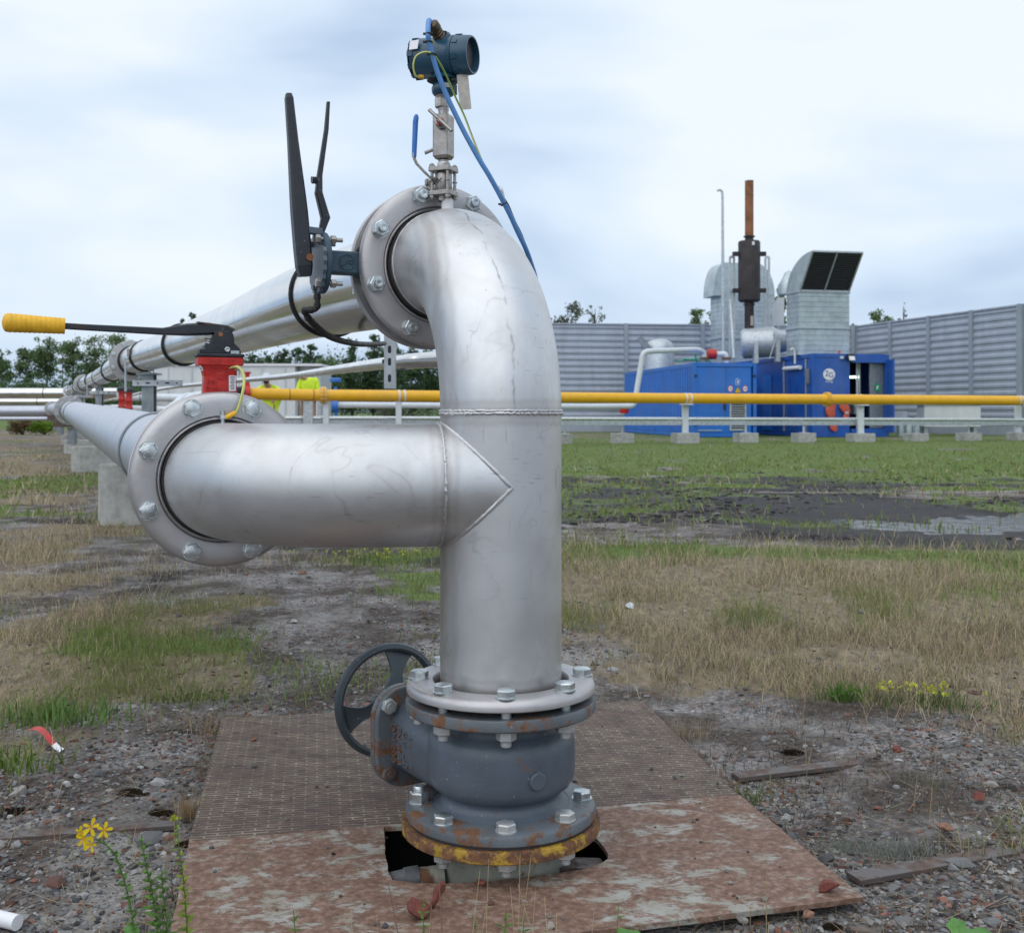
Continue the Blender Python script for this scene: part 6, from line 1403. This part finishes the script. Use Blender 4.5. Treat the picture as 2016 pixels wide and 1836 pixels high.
# dead brown mats of moss and thyme between the stones
x, y, rs = scatter(60000, 1.5, 7.5, 26); cl = sst(.50, .62, fbm(x, y, 2.1, 87, 5)); g, d_, m_ = zones(x, y); k = (rs.rand(len(x)) < cl * .8) & ~blocked(x, y); x, y = x[k], y[k]; n_ = len(x)
c = np.array([(.085, .062, .045)]) * rs.uniform(.45, 1.7, (n_, 1)); k = rs.rand(n_) < .22; c[k] = np.array([(.25, .20, .14)]) * rs.uniform(.6, 1.3, (k.sum(), 1)); k = rs.rand(n_) < .06; c[k] = np.array([(.13, .17, .05)])
tag(blades('dead_mat', x, y, .008 + .022 * rs.rand(n_) ** 2, np.full(n_, .0011), c, 1.4, 33), 'dark withered mats of moss and low herbs between the gravel patches', 'dead plants', kind='stuff')
# lying straw
n_ = 3800; x, y, rs = scatter(n_, 1.45, 5.5, 12); k = ~blocked(x, y); x, y = x[k], y[k]; n_ = len(x); a = rs.uniform(0, 6.28, n_); L_ = .02 + .09 * rs.rand(n_) ** 2; w_ = .0007
dx, dy = np.cos(a) * L_, np.sin(a) * L_; z0 = height(x, y) + .006; z1 = height(x + dx, y + dy) + .008; px_, py_ = -np.sin(a) * w_, np.cos(a) * w_
V = np.stack([np.stack([x - px_, y - py_, z0], -1), np.stack([x + px_, y + py_, z0], -1), np.stack([x + dx + px_, y + dy + py_, z1 + .0], -1), np.stack([x + dx - px_, y + dy - py_, z1], -1)], 1).reshape(-1, 3)
c = np.repeat(np.array([(.34, .28, .19)]) * rs.uniform(.5, 1.2, (n_, 1)), 4, 0)
tag(fast_mesh('straw', V, 4 * np.arange(n_)[:, None] + np.arange(4)[None], 'blades', c), 'thin straw stalks lying over the gravel', 'straw', kind='stuff')
# tall single stems
x, y, rs = scatter(420, 1.5, 5.5, 16); k = ~blocked(x, y); x, y = x[k], y[k]; n_ = len(x)
tag(blades('tall_stalks', x, y, .07 + .09 * rs.rand(n_), np.full(n_, .0008), np.array([(.36, .29, .17)]) * rs.uniform(.6, 1.2, (n_, 1)), .35, 5), 'thin upright dry stalks standing out of the turf', 'dry stalks', kind='stuff')

# dark clods in the mud
rs = np.random.RandomState(71); N = 9000; y = 1 / rs.uniform(1 / 19, 1 / 7., N); x = y * rs.uniform(.0, .6, N); g, d_, m_ = zones(x, y); k = (rs.rand(N) < m_ * .9) & (fbm(x, y, 2.3, 91) > .47) & (POND(x, y) < .25); x, y = x[k], y[k]; n_ = len(x); s_ = .007 + .032 * rs.rand(n_) ** 3
V = ICO[None] * (1 + .3 * rs.randn(n_, 12, 1).clip(-1.2, 1.2)) * s_[:, None, None] * np.array([1, 1, .45]) + np.stack([x, y, height(x, y)], -1)[:, None]
tag(fast_mesh('mud_clods', V.reshape(-1, 3), (ICF[None] + 12 * np.arange(n_)[:, None, None]).reshape(-1, 3), 'stone', np.repeat(np.array([(.03, .026, .028)]) * rs.uniform(.5, 1.8, (n_, 1)) + (rs.rand(n_, 1) < .06) * .15, 12, 0)), 'dark clods and rubble in the muddy ground', 'mud clods', kind='stuff')
# ------------------------------------------------------------------ trees
def leafcloud(rs, centers, rads, n, ls, cols, shade=None):
    k = rs.choice(len(centers), n, p=(rads ** 2 / (rads ** 2).sum())); u = rs.randn(n, 3); u /= np.linalg.norm(u, axis=1)[:, None]; r_ = rs.rand(n, 1) ** .45
    P = centers[k] + (u * r_ * .8 + rs.randn(n, 3) * .22) * rads[k][:, None] * np.array([1, 1, .9]); a = rs.randn(n, 3); a /= np.linalg.norm(a, axis=1)[:, None]; b = np.cross(a, rs.randn(n, 3)); b /= np.linalg.norm(b, axis=1)[:, None]
    s_ = ls * rs.uniform(.6, 1.3, (n, 1)); V = np.stack([P - a * s_ * .5, P + b * s_ * .35, P + a * s_ * .5, P - b * s_ * .35], 1).reshape(-1, 3)
    c = cols[rs.choice(len(cols), n)] * rs.uniform(.7, 1.3, (n, 1)) * (.8 + .4 * rs.rand(len(centers)))[k][:, None]
    return V, 4 * np.arange(n)[:, None] + np.arange(4)[None], np.repeat(c, 4, 0)
GREEN = np.array([(.12, .19, .075), (.15, .225, .09), (.09, .15, .065), (.17, .23, .11)])
DARK = np.array([(.07, .125, .055), (.095, .16, .07), (.05, .095, .045)])
PALE = np.array([(.13, .16, .09), (.17, .19, .12), (.10, .13, .07)])
def tree(u, vtop, D, wpx, lab, kind='round', seed=1, pal=GREEN, dens=1., cat='tree', group=None, base_z=0.):
    rs = np.random.RandomState(seed); p = W(u, 812, D); H = CAMZ - (vtop - 812) / FPX * D; Wd = wpx / FPX * D / 2
    t = thing('tree' if kind != 'column' else 'poplar_tree', lab, cat, (p.x, D, 0), group)
    mb = MB(); tr = H * .011 + .02; lx_ = rs.uniform(-.03, .03) * H
    mb.tube([(p.x, D, -.1), (p.x + lx_ * .5, D, H * .4), (p.x + lx_, D, H * .93)], [tr, tr * .7, tr * .15], 7, False)
    cs, rd = [], []
    nb_ = 60 if kind != 'sparse' else 34
    for i in range(nb_):
        z_ = H * (rs.uniform(.12, .95) if kind != 'column' else rs.uniform(.08, .97)); f = z_ / H
        if kind == 'column': env = Wd * (np.sin(np.pi * min(1, max(.06, 1.02 - f)) ** .8) ** .6)
        elif kind == 'sparse': env = Wd * (1.05 - .7 * abs(f - .55) * 1.6)
        else: env = Wd * max(.06, 1 - ((f - .60) / .46) ** 2) ** .38
        a = rs.uniform(0, 6.28); rr = env * rs.uniform(.25, .85); c = np.array((p.x + lx_ * f + rr * math.cos(a), D + rr * math.sin(a), z_)); cs.append(c); rd.append(max(.14 * Wd, env * rs.uniform(.28, .55) * (.6 if kind == 'sparse' else 1)))
        b0 = (p.x + lx_ * f * .7, D, z_ - .16 * H * rs.uniform(.4, 1)); mb.tube([b0, tuple((np.array(b0) + c) / 2 + np.array((0, 0, .02 * H))), tuple(c)], [tr * .2, tr * .12, tr * .05], 5, False)
    mb.build('trunk', 'bark', t)
    px_m = D / 1106.; n_ = int(dens * (5200 if kind != 'sparse' else 650) * max(.6, (H * Wd * 2) / (px_m ** 2) / 2600) ** .8); n_ = min(n_, 16000)
    V, F_, c = leafcloud(rs, np.array(cs), np.array(rd), n_, px_m * 2.1, pal)
    o = fast_mesh('crown', V, F_, 'leaves', c); attach(o, t); return t
G1 = 'poplars far beyond the yard on the left'
for i, (u, v_, w_, kd, lb_) in enumerate(((4, 684, 34, 'round', 'loose leafy tree cut by the left photo edge'), (52, 676, 44, 'round', 'low loose tree just right of the left photo edge'), (92, 655, 54, 'round', 'tall airy tree behind the yellow grip of the lever'), (124, 682, 34, 'sparse', 'small gappy tree between two taller ones under the black lever'), (146, 655, 46, 'round', 'tall airy tree directly under the thin end of the lever'), (190, 657, 54, 'round', 'dense tall tree under the middle of the black lever'), (236, 655, 60, 'round', 'broadest tree, just left of the distant upper pipe flange'), (272, 668, 36, 'round', 'tree top peeping over the upper pipeline behind its flange'))):
    tree(u, v_, 185 + 4 * (i % 3), w_ * 1.15, lb_, kd, 100 + i, GREEN, 1.0, group=G1)
G2 = 'columnar trees beyond the white cabin'
for i, (u, v_, w_, lb_) in enumerate(((352, 622, 24, 'narrow treetop showing above the upper pipe near the lever end, left of two'), (382, 610, 26, 'narrow treetop showing above the upper pipe near the lever end, right of two'), (425, 690, 40, 'columnar tree hidden mostly behind the red valve'), (462, 694, 34, 'columnar tree just right of the red valve'), (490, 697, 34, 'dark columnar tree above the left half of the white cabin'), (522, 689, 38, 'columnar tree above the middle of the white cabin'), (554, 684, 36, 'columnar tree above the bending worker'), (585, 682, 34, 'columnar tree above the right end of the white cabin'), (614, 675, 40, 'tall columnar tree above the standing worker'), (645, 698, 50, 'low rounded tree next to the gap of sky below the big pipe'), (694, 664, 42, 'slender poplar left of the hanging steel strut'), (735, 656, 40, 'slender poplar partly behind the hanging steel strut'), (776, 668, 44, 'slender poplar right of the hanging steel strut'), (812, 680, 44, 'columnar tree in the gap between strut and standing pipe'), (846, 684, 44, 'columnar tree at the left edge of the standing pipe'))):
    tree(u, v_, 128 + 5 * (i % 3), w_ * 1.15, lb_, 'column' if i != 9 else 'round', 200 + i, DARK if i not in (9,) else GREEN, 1.25, group=G2)
G3 = 'treetops showing over the noise barrier'
for i, (u, v_, w_, kd, pal, lb_) in enumerate(((1118, 590, 52, 'round', PALE * .7, 'loose grey-green treetop over the barrier nearest the standing pipe'), (1174, 594, 46, 'sparse', PALE * .8, 'thin grey-green treetop over the barrier, second from the standing pipe'), (1372, 606, 40, 'round', GREEN, 'small dark treetop over the barrier left of the vent mast'), (1406, 590, 34, 'round', GREEN, 'taller dark treetop directly left of the vent mast'), (1537, 558, 22, 'round', GREEN, 'bit of green treetop between the two air ducts'), (1694, 632, 30, 'round', GREEN, 'low green treetop just right of the front air duct'), (1736, 610, 44, 'round', GREEN, 'darkest round treetop over the right barrier'), (1781, 590, 30, 'sparse', PALE, 'pale feathery treetop over the right barrier'), (1828, 618, 26, 'round', GREEN, 'small treetop farthest right over the barrier'))):
    tree(u, v_ - 4, 74 + 3 * (i % 3), w_ * 1.35, lb_, kd, 300 + i, pal, 1., group=G3)
# woodland mass below the single trees
def woods(name, u0, u1, v0, v1, D, n, pal, lab, seed, dy=10):
    rs = np.random.RandomState(seed); k = max(6, int((u1 - u0) / 9)); us = np.linspace(u0, u1, k); cs, rd = [], []
    for u in us:
        for j in range(3):
            vt = rs.uniform(v0, v1); z_ = CAMZ - (vt - 812) / FPX * D; cs.append(((u - 1008) / FPX * D + rs.randn() * .4, D + rs.uniform(-dy, dy) * .4, z_ * rs.uniform(.3, .9))); rd.append(z_ * .45)
    V, F_, c = leafcloud(rs, np.array(cs), np.array(rd), n, D / 1106. * 2.6, pal); V[:, 2] = np.maximum(V[:, 2], -.05)
    o = fast_mesh(name, V, F_, 'leaves', c); tag(o, lab, 'woodland', kind='stuff')
woods('woodland', -260, 330, 742, 770, 180, 26000, DARK * .9 + GREEN[:3] * .2, 'dark green wood edge far behind the left-hand pipes', 1)
woods('woodland', 300, 1080, 700, 735, 140, 42000, DARK, 'dark green wood behind the white cabin and the standing pipe', 2)
woods('hedge', 1085, 2300, 800, 815, 90, 7000, DARK, 'low dark scrub behind the noise barrier', 3)
# far hill
rows = []
for i in range(3):
    rows.append([Vector((-900 + 60 * j, 900 + 160 * i, [0, 26 + 9 * math.sin(j * .7) + 5 * math.sin(j * 1.9), 0][i] - 1)) for j in range(22)])
tag(MB().grid(rows, False, True).build('hill', 'hill_green'), kind='structure')
def bush(c, r_, h, n, pal, lab, seed, ls=.035, name='bush', flowers=None):
    rs = np.random.RandomState(seed); cs = np.array([(c[0] + rs.uniform(-.6, .6) * r_, c[1] + rs.uniform(-.5, .5) * r_, h * rs.uniform(.25, .7)) for _ in range(12)]); V, F_, cc = leafcloud(rs, cs, np.full(12, min(h, r_) * .42), n, ls, pal); V[:, 2] = np.maximum(V[:, 2], 0)
    o = fast_mesh('foliage', V, F_, 'leaves', cc); t = thing(name, lab, 'bush', (c[0], c[1], 0)); attach(o, t)
    mb = MB(); [mb.tube([(c[0], c[1], 0), tuple(q)], .012, 5, False) for q in cs]; mb.build('stems', 'bark', t); return t
for i, (u, D, r_, h, pal, lb_) in enumerate(((772, 42, .8, 1.25, PALE * .6, 'grey-green bush under the yellow pipe, left of the standing pipe'), (803, 43, .7, 1.05, np.array([(.12, .08, .05), (.09, .07, .045)]), 'brownish bush between two greener ones under the yellow pipe'), (843, 41, .95, 1.2, GREEN * 1.3, 'fresh green bush touching the left edge of the standing pipe'), (88, 40, .75, .66, np.array([(.16, .26, .02), (.12, .21, .02)]), 'bright green bush under the left-hand pipes'), (45, 40, .75, .62, np.array([(.13, .08, .035), (.09, .06, .03)]), 'brown dry bush left of the bright green one'), (-40, 41, .8, .7, GREEN, 'green bush just outside the left photo edge'))):
    p = W(u, 812, D); bush((p.x, D), r_, h, 2200, pal, lb_, 400 + i, .06)
for k, (u, v_, lb_) in enumerate(((716, 0, 'blue capped pipe valve behind the yellow pipe, above the bushes'),)):
    p = W(828 - 0, 800, 30); p = W(829 - 0, 800, 30); p = Vector(((829 - 1008) / FPX * 30, 30, 0))
    p = W(830, 812, 30); xx = W(0, 0, 30)
    x_ = (560 + 970 / 3.6) * .7968; q = W(x_, 800, 30); t = thing('blue_valve', lb_, 'valve', (q.x, 30, .6)); MB().tube([(q.x, 30, .0), (q.x, 30, 1.5)], .05, 10).lathe([(.1, 1.62), (.16, 1.64), (.16, 1.72), (.10, 1.74)], (q.x, 30, 0), Z, 16).build('valve_stem', 'sleeve_blue', t)
    MB().lathe([(.12, -.08), (.17, -.08), (.17, .08), (.12, .08)], (q.x, 30, .98), Vector((1, 0, 0)), 20).build('valve_flange', 'sleeve_blue', t)
# ------------------------------------------------------------------ foreground plants
YEL = np.array([(.75, .55, .01)]); LEAF = np.array([(.10, .22, .03), (.14, .28, .05), (.08, .17, .03)]); LIME = np.array([(.30, .38, .04), (.22, .32, .04)])
def sprig(name, label, path, leafn, ll, lw, pal, seed, cat='plant', top=None, stem='stem_green', sr=.0011, cluster=None):
    rs = np.random.RandomState(seed); P = smooth_path(path, 8); t = thing(name, label, cat, tuple(P[0])); MB().tube(P, [sr * (1.15 - .6 * i / len(P)) for i in range(len(P))], 6).build('stem', stem, t)
    V, C = [], []; Ls = [0]; 
    for a, b in zip(P, P[1:]): Ls.append(Ls[-1] + (b - a).length)
    for i in range(leafn):
        s_ = Ls[-1] * (.08 + .90 * i / leafn); k = max(j for j in range(len(Ls)) if Ls[j] <= s_); k = min(k, len(P) - 2); p = P[k].lerp(P[k + 1], (s_ - Ls[k]) / max(1e-6, Ls[k + 1] - Ls[k])); T = (P[k + 1] - P[k]).normalized(); sz = (1.15 - .55 * i / leafn)
        for sg in (-1, 1):
            a = i * 1.57 + rs.uniform(-.4, .4); q = frame(T); dv = (q[0] * math.cos(a) + q[1] * math.sin(a)) * sg * .85 + T * .5; dv.normalize(); wv = dv.cross(T).normalized(); nv_ = wv.cross(dv)
            l_ = 1.45 * ll * sz * rs.uniform(.75, 1.2); w_ = 1.75 * lw * sz; base = [p, p + dv * l_ * .35 + wv * w_ / 2 - nv_ * l_ * .04, p + dv * l_ * .72 + wv * w_ * .42 - nv_ * l_ * .12, p + dv * l_ - nv_ * l_ * .26, p + dv * l_ * .72 - wv * w_ * .42 - nv_ * l_ * .12, p + dv * l_ * .35 - wv * w_ / 2 - nv_ * l_ * .04]
            V += [tuple(x) for x in base]; C += [pal[rs.randint(len(pal))] * rs.uniform(.7, 1.3)] * 6
            if rs.rand() < .55:      # small axillary leaves
                for e_ in (-.5, .6):
                    d2 = (dv + wv * e_ + T * .5).normalized(); b2 = p + dv * l_ * .05; l2 = l_ * .55; w2 = w_ * .5; V += [tuple(x) for x in (b2, b2 + d2 * l2 * .35 + wv * w2 / 2, b2 + d2 * l2 * .7 + wv * w2 * .4, b2 + d2 * l2, b2 + d2 * l2 * .7 - wv * w2 * .4, b2 + d2 * l2 * .35 - wv * w2 / 2)]; C += [pal[rs.randint(len(pal))] * rs.uniform(.7, 1.3)] * 6
    if V:
        o = fast_mesh('leaves', np.array(V), np.arange(len(V)).reshape(-1, 6), 'leaves', np.array(C)); attach(o, t)
    for (off, s_, pitch) in (top or []):      # five-petalled flowers
        c = P[-1] + Vector(off); mbV, mbC = [], []; nrm_ = Vector((rs.uniform(-.35, .35), -1, pitch)).normalized(); qx, qy, _ = frame(nrm_)
        for k in range(5):
            a = 2 * PI * k / 5 + rs.uniform(0, .3); e_ = qx * math.cos(a) + qy * math.sin(a); f_ = e_.cross(nrm_); l_ = s_ * rs.uniform(.85, 1.15)
            mbV += [tuple(x) for x in (c, c + e_ * l_ * .4 + f_ * l_ * .2 + nrm_ * l_ * .12, c + e_ * l_ * .8 + f_ * l_ * .24 + nrm_ * l_ * .2, c + e_ * l_ + nrm_ * l_ * .18, c + e_ * l_ * .8 - f_ * l_ * .16 + nrm_ * l_ * .2, c + e_ * l_ * .4 - f_ * l_ * .14 + nrm_ * l_ * .12)]; mbC += [YEL[0] * rs.uniform(.8, 1.1)] * 6
        o = fast_mesh('flower', np.array(mbV), np.arange(len(mbV)).reshape(-1, 6), 'leaves', np.array(mbC)); attach(o, t)
        st_m = MB()
        for k in range(14): a = rs.uniform(0, 6.28); st_m.tube([c + nrm_ * .001, c + nrm_ * s_ * .5 + (qx * math.cos(a) + qy * math.sin(a)) * s_ * .28], .00022, 4, False)
        st_m.build('stamens', 'yellow_grip', o)
    if cluster:
        cs = np.array([tuple(P[-1] + Vector((rs.uniform(-1, 1) * cluster, rs.uniform(-1, 1) * cluster, rs.uniform(-.4, .9) * cluster))) for _ in range(7)]); v2, f2, c2_ = leafcloud(rs, cs, np.full(7, cluster * .35), 160, cluster * .45, np.array([(.50, .50, .02), (.36, .44, .04)])); o = fast_mesh('buds', v2, f2, 'leaves', c2_); attach(o, t)
    return t
m_simple('stem_green', (.10, .16, .04), .6, 0, .2, 60, 0); m_simple('stem_red', (.20, .10, .07), .6, 0, .2, 60, 0); m_simple('stem_straw', (.40, .33, .19), .7, 0, .2, 60, 0)
def fgp(u, v, D): return W(u, v, D)
sprig('yellow_flower_plant', 'tall plant with open yellow star flowers at lower left', [fgp(275, 1925, 1.56), fgp(262, 1815, 1.55), fgp(248, 1745, 1.54), fgp(225, 1680, 1.52), fgp(190, 1650, 1.5), fgp(182, 1642, 1.5)], 22, .0085, .0036, LEAF * .9, 11, top=[((.016, 0, .006), .0120, .2), ((-.002, 0, .010), .0125, .5), ((-.012, .0, -.006), .0120, .1), ((.002, -.01, -.010), .0120, .1), ((-.018, .004, .002), .0085, .0)])
sprig('leafy_weed', 'bushy green leafy weed between the two flowering stems at lower left', [fgp(318, 1930, 1.58), fgp(312, 1850, 1.57), fgp(300, 1760, 1.56), fgp(285, 1690, 1.55), fgp(278, 1640, 1.55)], 30, .0125, .0048, LEAF, 12)
sprig('leafy_weed', 'low side shoot of the leafy weed, left of the rusty plate corner', [fgp(325, 1920, 1.57), fgp(330, 1830, 1.56), fgp(322, 1770, 1.56), fgp(318, 1710, 1.555)], 22, .0115, .0045, LEAF, 13)
sprig('budding_plant', 'slim upright plant with yellow-green buds in front of the rusty plate corner', [fgp(372, 1935, 1.58), fgp(368, 1830, 1.57), fgp(362, 1740, 1.56), fgp(352, 1665, 1.555), fgp(346, 1612, 1.55)], 22, .0110, .0042, LIME * .8, 14, cluster=.006)
def fw(u0, v1, u1, lab, seed, n=10, ll=.010, kind='g', D=1.46, cluster=None):
    rs = np.random.RandomState(seed); base = fgp(u0, 1990, D); tip = fgp(u1, v1, D + rs.uniform(-.03, .03)); m_ = base.lerp(tip, .5) + Vector((rs.uniform(-.006, .006), 0, 0))
    return sprig({'g': 'leafy_weed', 's': 'grass_stalk', 'r': 'red_stalk'}[kind], lab, [base, base.lerp(m_, .5), m_, tip], n, ll, ll * .34, LEAF if kind == 'g' else np.array([(.35, .30, .16), (.28, .30, .12)]), seed, stem={'g': 'stem_green', 's': 'stem_straw', 'r': 'stem_red'}[kind], sr=.0010 if kind != 's' else .0006, cluster=cluster)
fw(600, 1790, 578, 'small green sprig at the bottom edge, left of the pointed brick piece', 21)
fw(840, 1768, 832, 'feathery green sprig in front of the largest brick piece', 22, 16, .009)
fw(795, 1735, 764, 'reddish bare stalk leaning left in front of the opening', 23, 2, .008, 'r')
fw(872, 1712, 863, 'second reddish stalk just in front of the hose elbow', 24, 0, .008, 'r')
fw(940, 1800, 934, 'small green sprig in the middle of the bottom edge', 25, 8)
fw(985, 1790, 996, 'green sprig right of the middle of the bottom edge', 26, 12, .012)
fw(1020, 1800, 1030, 'leafy green sprig under the valve at the bottom edge', 27, 12, .011)
fw(1205, 1775, 1218, 'small green sprig left of the broad leaves at the bottom', 28, 7)
for i, (u0, v1, u1) in enumerate(((930, 1712, 945), (970, 1690, 962), (1000, 1680, 1024), (1002, 1682, 1046), (1040, 1745, 1005), (1085, 1765, 1072), (700, 1790, 690), (905, 1770, 960), (1075, 1740, 1020), (1160, 1790, 1170), (760, 1800, 742), (1110, 1795, 1096))):
    t = fw(u0, v1, u1, 'thin grass stalk rising from the bottom edge below the valve', 40 + i, 3 if i % 2 else 0, .005, 's'); t['group'] = 'thin grass stalks at the bottom edge'
def leafpatch(name, lab, pts, col, seed, cat='leaf'):
    t = thing(name, lab, cat, tuple(pts[0][0])); rs = np.random.RandomState(seed)
    for c, r_, tilt in pts:
        n_ = 18; vs = [tuple(c)]; rim_ = []
        R_ = Matrix.Rotation(rs.uniform(0, 6), 3, 'Z')
        for ring_, sc in ((1, .5), (2, 1.)):
            for k in range(n_):
                a = 2 * PI * k / n_; rr = r_ * sc * (1 + .13 * math.cos(5 * a) + .06 * math.sin(13 * a)); q = R_ @ Vector((rr * math.cos(a), rr * math.sin(a) * .85, 0)); q = Matrix.Rotation(tilt, 3, 'X') @ (q + Vector((0, 0, .12 * r_ * math.sin(5 * a) * sc - .15 * r_ * sc)))
                vs.append(tuple(c + q))
        fs_ = [(0, 1 + k, 1 + (k + 1) % n_) for k in range(n_)]; fq = [(1 + k, 1 + n_ + k, 1 + n_ + (k + 1) % n_, 1 + (k + 1) % n_) for k in range(n_)]
        MB().add(vs, fs_ + fq, True).tube([c, c + Vector((0, .0, -max(.01, c.z)))], .0012, 5).build('leaf_blade', col, t)
    return t
m_simple('leaf_bright', (.07, .19, .03), .5, 0, .25, 60, .1); m_simple('leaf_purple', (.16, .06, .09), .5, 0, .25, 60, .1)
def g0v(u, D, z): return Vector(((u - 1008) / FPX * D, D, z))
leafpatch('broad_leaf_plant', 'bright green broad-leaved weed in the bottom right corner', [(g0v(1925, 1.64, .022), .030, .35), (g0v(1885, 1.66, .030), .017, .5), (g0v(1965, 1.64, .018), .020, .3), (g0v(1905, 1.60, .02), .022, .2)], 'leaf_bright', 3, 'weed')
leafpatch('broad_leaf_plant', 'pointed green leaves at the bottom edge in front of the plate', [(g0v(1240, 1.50, .085), .022, .6), (g0v(1262, 1.49, .075), .020, .8), (g0v(1195, 1.49, .065), .022, .4)], 'leaf_bright', 4, 'weed')
leafpatch('purple_leaf', 'small purple leaf at the bottom edge left of the green leaves', [(g0v(1150, 1.48, .09), .012, 1.2)], 'leaf_purple', 5)
leafpatch('round_leaf', 'single round green leaf at the bottom left edge', [(g0v(258, 1.55, .075), .012, .7)], 'leaf_bright', 6)
def clump(u, v_, n, r_, h, col, lab, seed, name='weed_clump', flowers=0, wd=.0012, lean=.9, cat='weed'):
    rs = np.random.RandomState(seed); D = CAMZ * FPX / (v_ - 812); x0 = (u - 1008) / FPX * D; x = x0 + rs.randn(n) * r_; y = D + rs.randn(n) * r_ * .6; hh = h * rs.uniform(.4, 1.1, n)
    t = thing(name, lab, cat, (x0, D, 0)); o = blades('leaves', x, y, hh, np.full(n, wd), np.array([col]) * rs.uniform(.6, 1.4, (n, 1)), lean, seed); attach(o, t)
    if flowers:
        cs = np.array([(x0 + rs.randn() * r_ * .9, D + rs.randn() * r_ * .5, h * rs.uniform(.6, 1.1)) for _ in range(flowers)]); V, F_, c = leafcloud(rs, cs, np.full(flowers, .005), flowers * 14, .008, np.array([(.62, .60, .10), (.50, .55, .06)])); o = fast_mesh('blossoms', V, F_, 'leaves', c); attach(o, t)
    return t
clump(1660, 1372, 130, .035, .06, (.11, .22, .04), 'fresh green weed left of the yellow blossoming clump', 1, wd=.0030)
clump(1830, 1385, 260, .07, .05, (.10, .16, .05), 'low clump with many pale yellow blossoms in the right-hand dry grass', 2, flowers=34, wd=.002)
clump(1745, 1375, 50, .03, .04, (.12, .15, .05), 'tiny yellow-flowered tuft between the green weed and the blossoming clump', 3, flowers=8)
clump(735, 1108, 300, .22, .07, (.13, .18, .06), 'patch of small yellow flowers in the grass below the branch pipe', 4, flowers=60, wd=.002)
clump(110, 1415, 240, .09, .07, (.13, .22, .06), 'spreading green thistle-like weed at the left edge of the grass', 5, wd=.003)
clump(385, 1372, 200, .09, .035, (.12, .18, .05), 'low green weed behind the left corner of the tread plate', 6, wd=.0022)
clump(20, 1510, 160, .06, .06, (.13, .20, .04), 'yellow-green weed at the left photo edge below the grass', 7, wd=.0022)
clump(1770, 1668, 900, .035, .028, (.24, .25, .22), 'larger grey lichen cushion right of the rusty plate', 8, 'lichen', wd=.0006, lean=1.2, cat='lichen')
clump(1672, 1655, 420, .028, .025, (.22, .24, .19), 'smaller grey-green lichen cushion beside the plate edge', 9, 'lichen', wd=.0006, lean=1.2, cat='lichen')
clump(1822, 1535, 600, .035, .024, (.20, .19, .155), 'brownish grey lichen cushion in the pale gravel at right', 10, 'lichen', wd=.0006, lean=1.2, cat='lichen')
clump(1600, 1395, 900, .12, .03, (.13, .105, .085), 'dark withered heather-like tuft at the edge of the gravel', 11, 'withered_tuft', wd=.0006, lean=1.1)
clump(1480, 1560, 60, .035, .045, (.16, .20, .07), 'small grassy tuft right of the tread plate corner', 12)
clump(445, 1425, 320, .10, .05, (.36, .27, .17), 'straw-coloured tuft curling over the tread plate back edge', 13, 'dry_tuft', wd=.0007, lean=1.2)
clump(375, 1595, 110, .012, .06, (.36, .26, .15), 'upright dry tuft at the left edge of the tread plate', 14, 'dry_tuft', wd=.0007, lean=.5)
clump(1345, 1440, 140, .035, .07, (.36, .29, .19), 'dry tuft at the right edge of the tread plate', 15, 'dry_tuft', wd=.0007, lean=.8)
clump(1470, 1240, 130, .07, .08, (.16, .21, .07), 'taller green tuft in the dry grass right of the standing pipe', 16, wd=.0014)
for i, (u, v_, r_, lb_) in enumerate(((262, 1556, .036, 'dark moss cushion in the gravel left of the tread plate'), (28, 1592, .035, 'dark moss cushion at the left photo edge'), (1640, 1808, .017, 'dark moss cushion in the gravel at the lower right'), (320, 1590, .03, 'brown moss cushion beside the left plate corner'), (1560, 1470, .03, 'brown moss cushion by the farther iron strip'), (365, 1648, .018, 'black moss spot at the left corner where the plates meet'))):
    D = CAMZ * FPX / (v_ - 812); x0 = (u - 1008) / FPX * D; rs = np.random.RandomState(50 + i); n_ = 700; a = rs.uniform(0, 6.28, n_); q = np.sqrt(rs.rand(n_)); x = x0 + r_ * q * np.cos(a); y = D + r_ * .7 * q * np.sin(a)
    o = blades('moss_cushion', x, y, .004 + .008 * np.sqrt(1 - q ** 2), np.full(n_, .0012), np.array([(.035, .024, .012) if i % 3 != 1 else (.02, .015, .01)]) * rs.uniform(.5, 1.8, (n_, 1)), .6, 60 + i); tag(o, lb_, 'moss')
# litter
pa = gpv(60, 1447); pb = gpv(122, 1480)
rows = []
for i in range(9):
    t_ = i / 8; c = pa.lerp(pb, t_) + Z * (.016 + .012 * math.sin(t_ * 5)); wv = Vector((.35, 1, .25)).normalized() * (.010 - .002 * t_); rows.append([c - wv, c, c + wv])
lt = thing('plastic_scrap', 'crumpled strip of red and white plastic lying at the left grass edge', 'litter', tuple(pa))
MB().grid(rows[:7], False, True).build('red_end', 'red_plastic', lt); MB().grid(rows[6:], False, True).build('white_end', 'label_white', lt)
pw = gpv(10, 1822); o = MB().tube([pw + Vector((-.10, .045, .008)), pw + Vector((.022, -.006, .008))], .012, 16).build('plastic_pipe_piece', 'label_white', None); tag(o, 'short piece of white plastic pipe at the lower left corner', 'pipe piece')
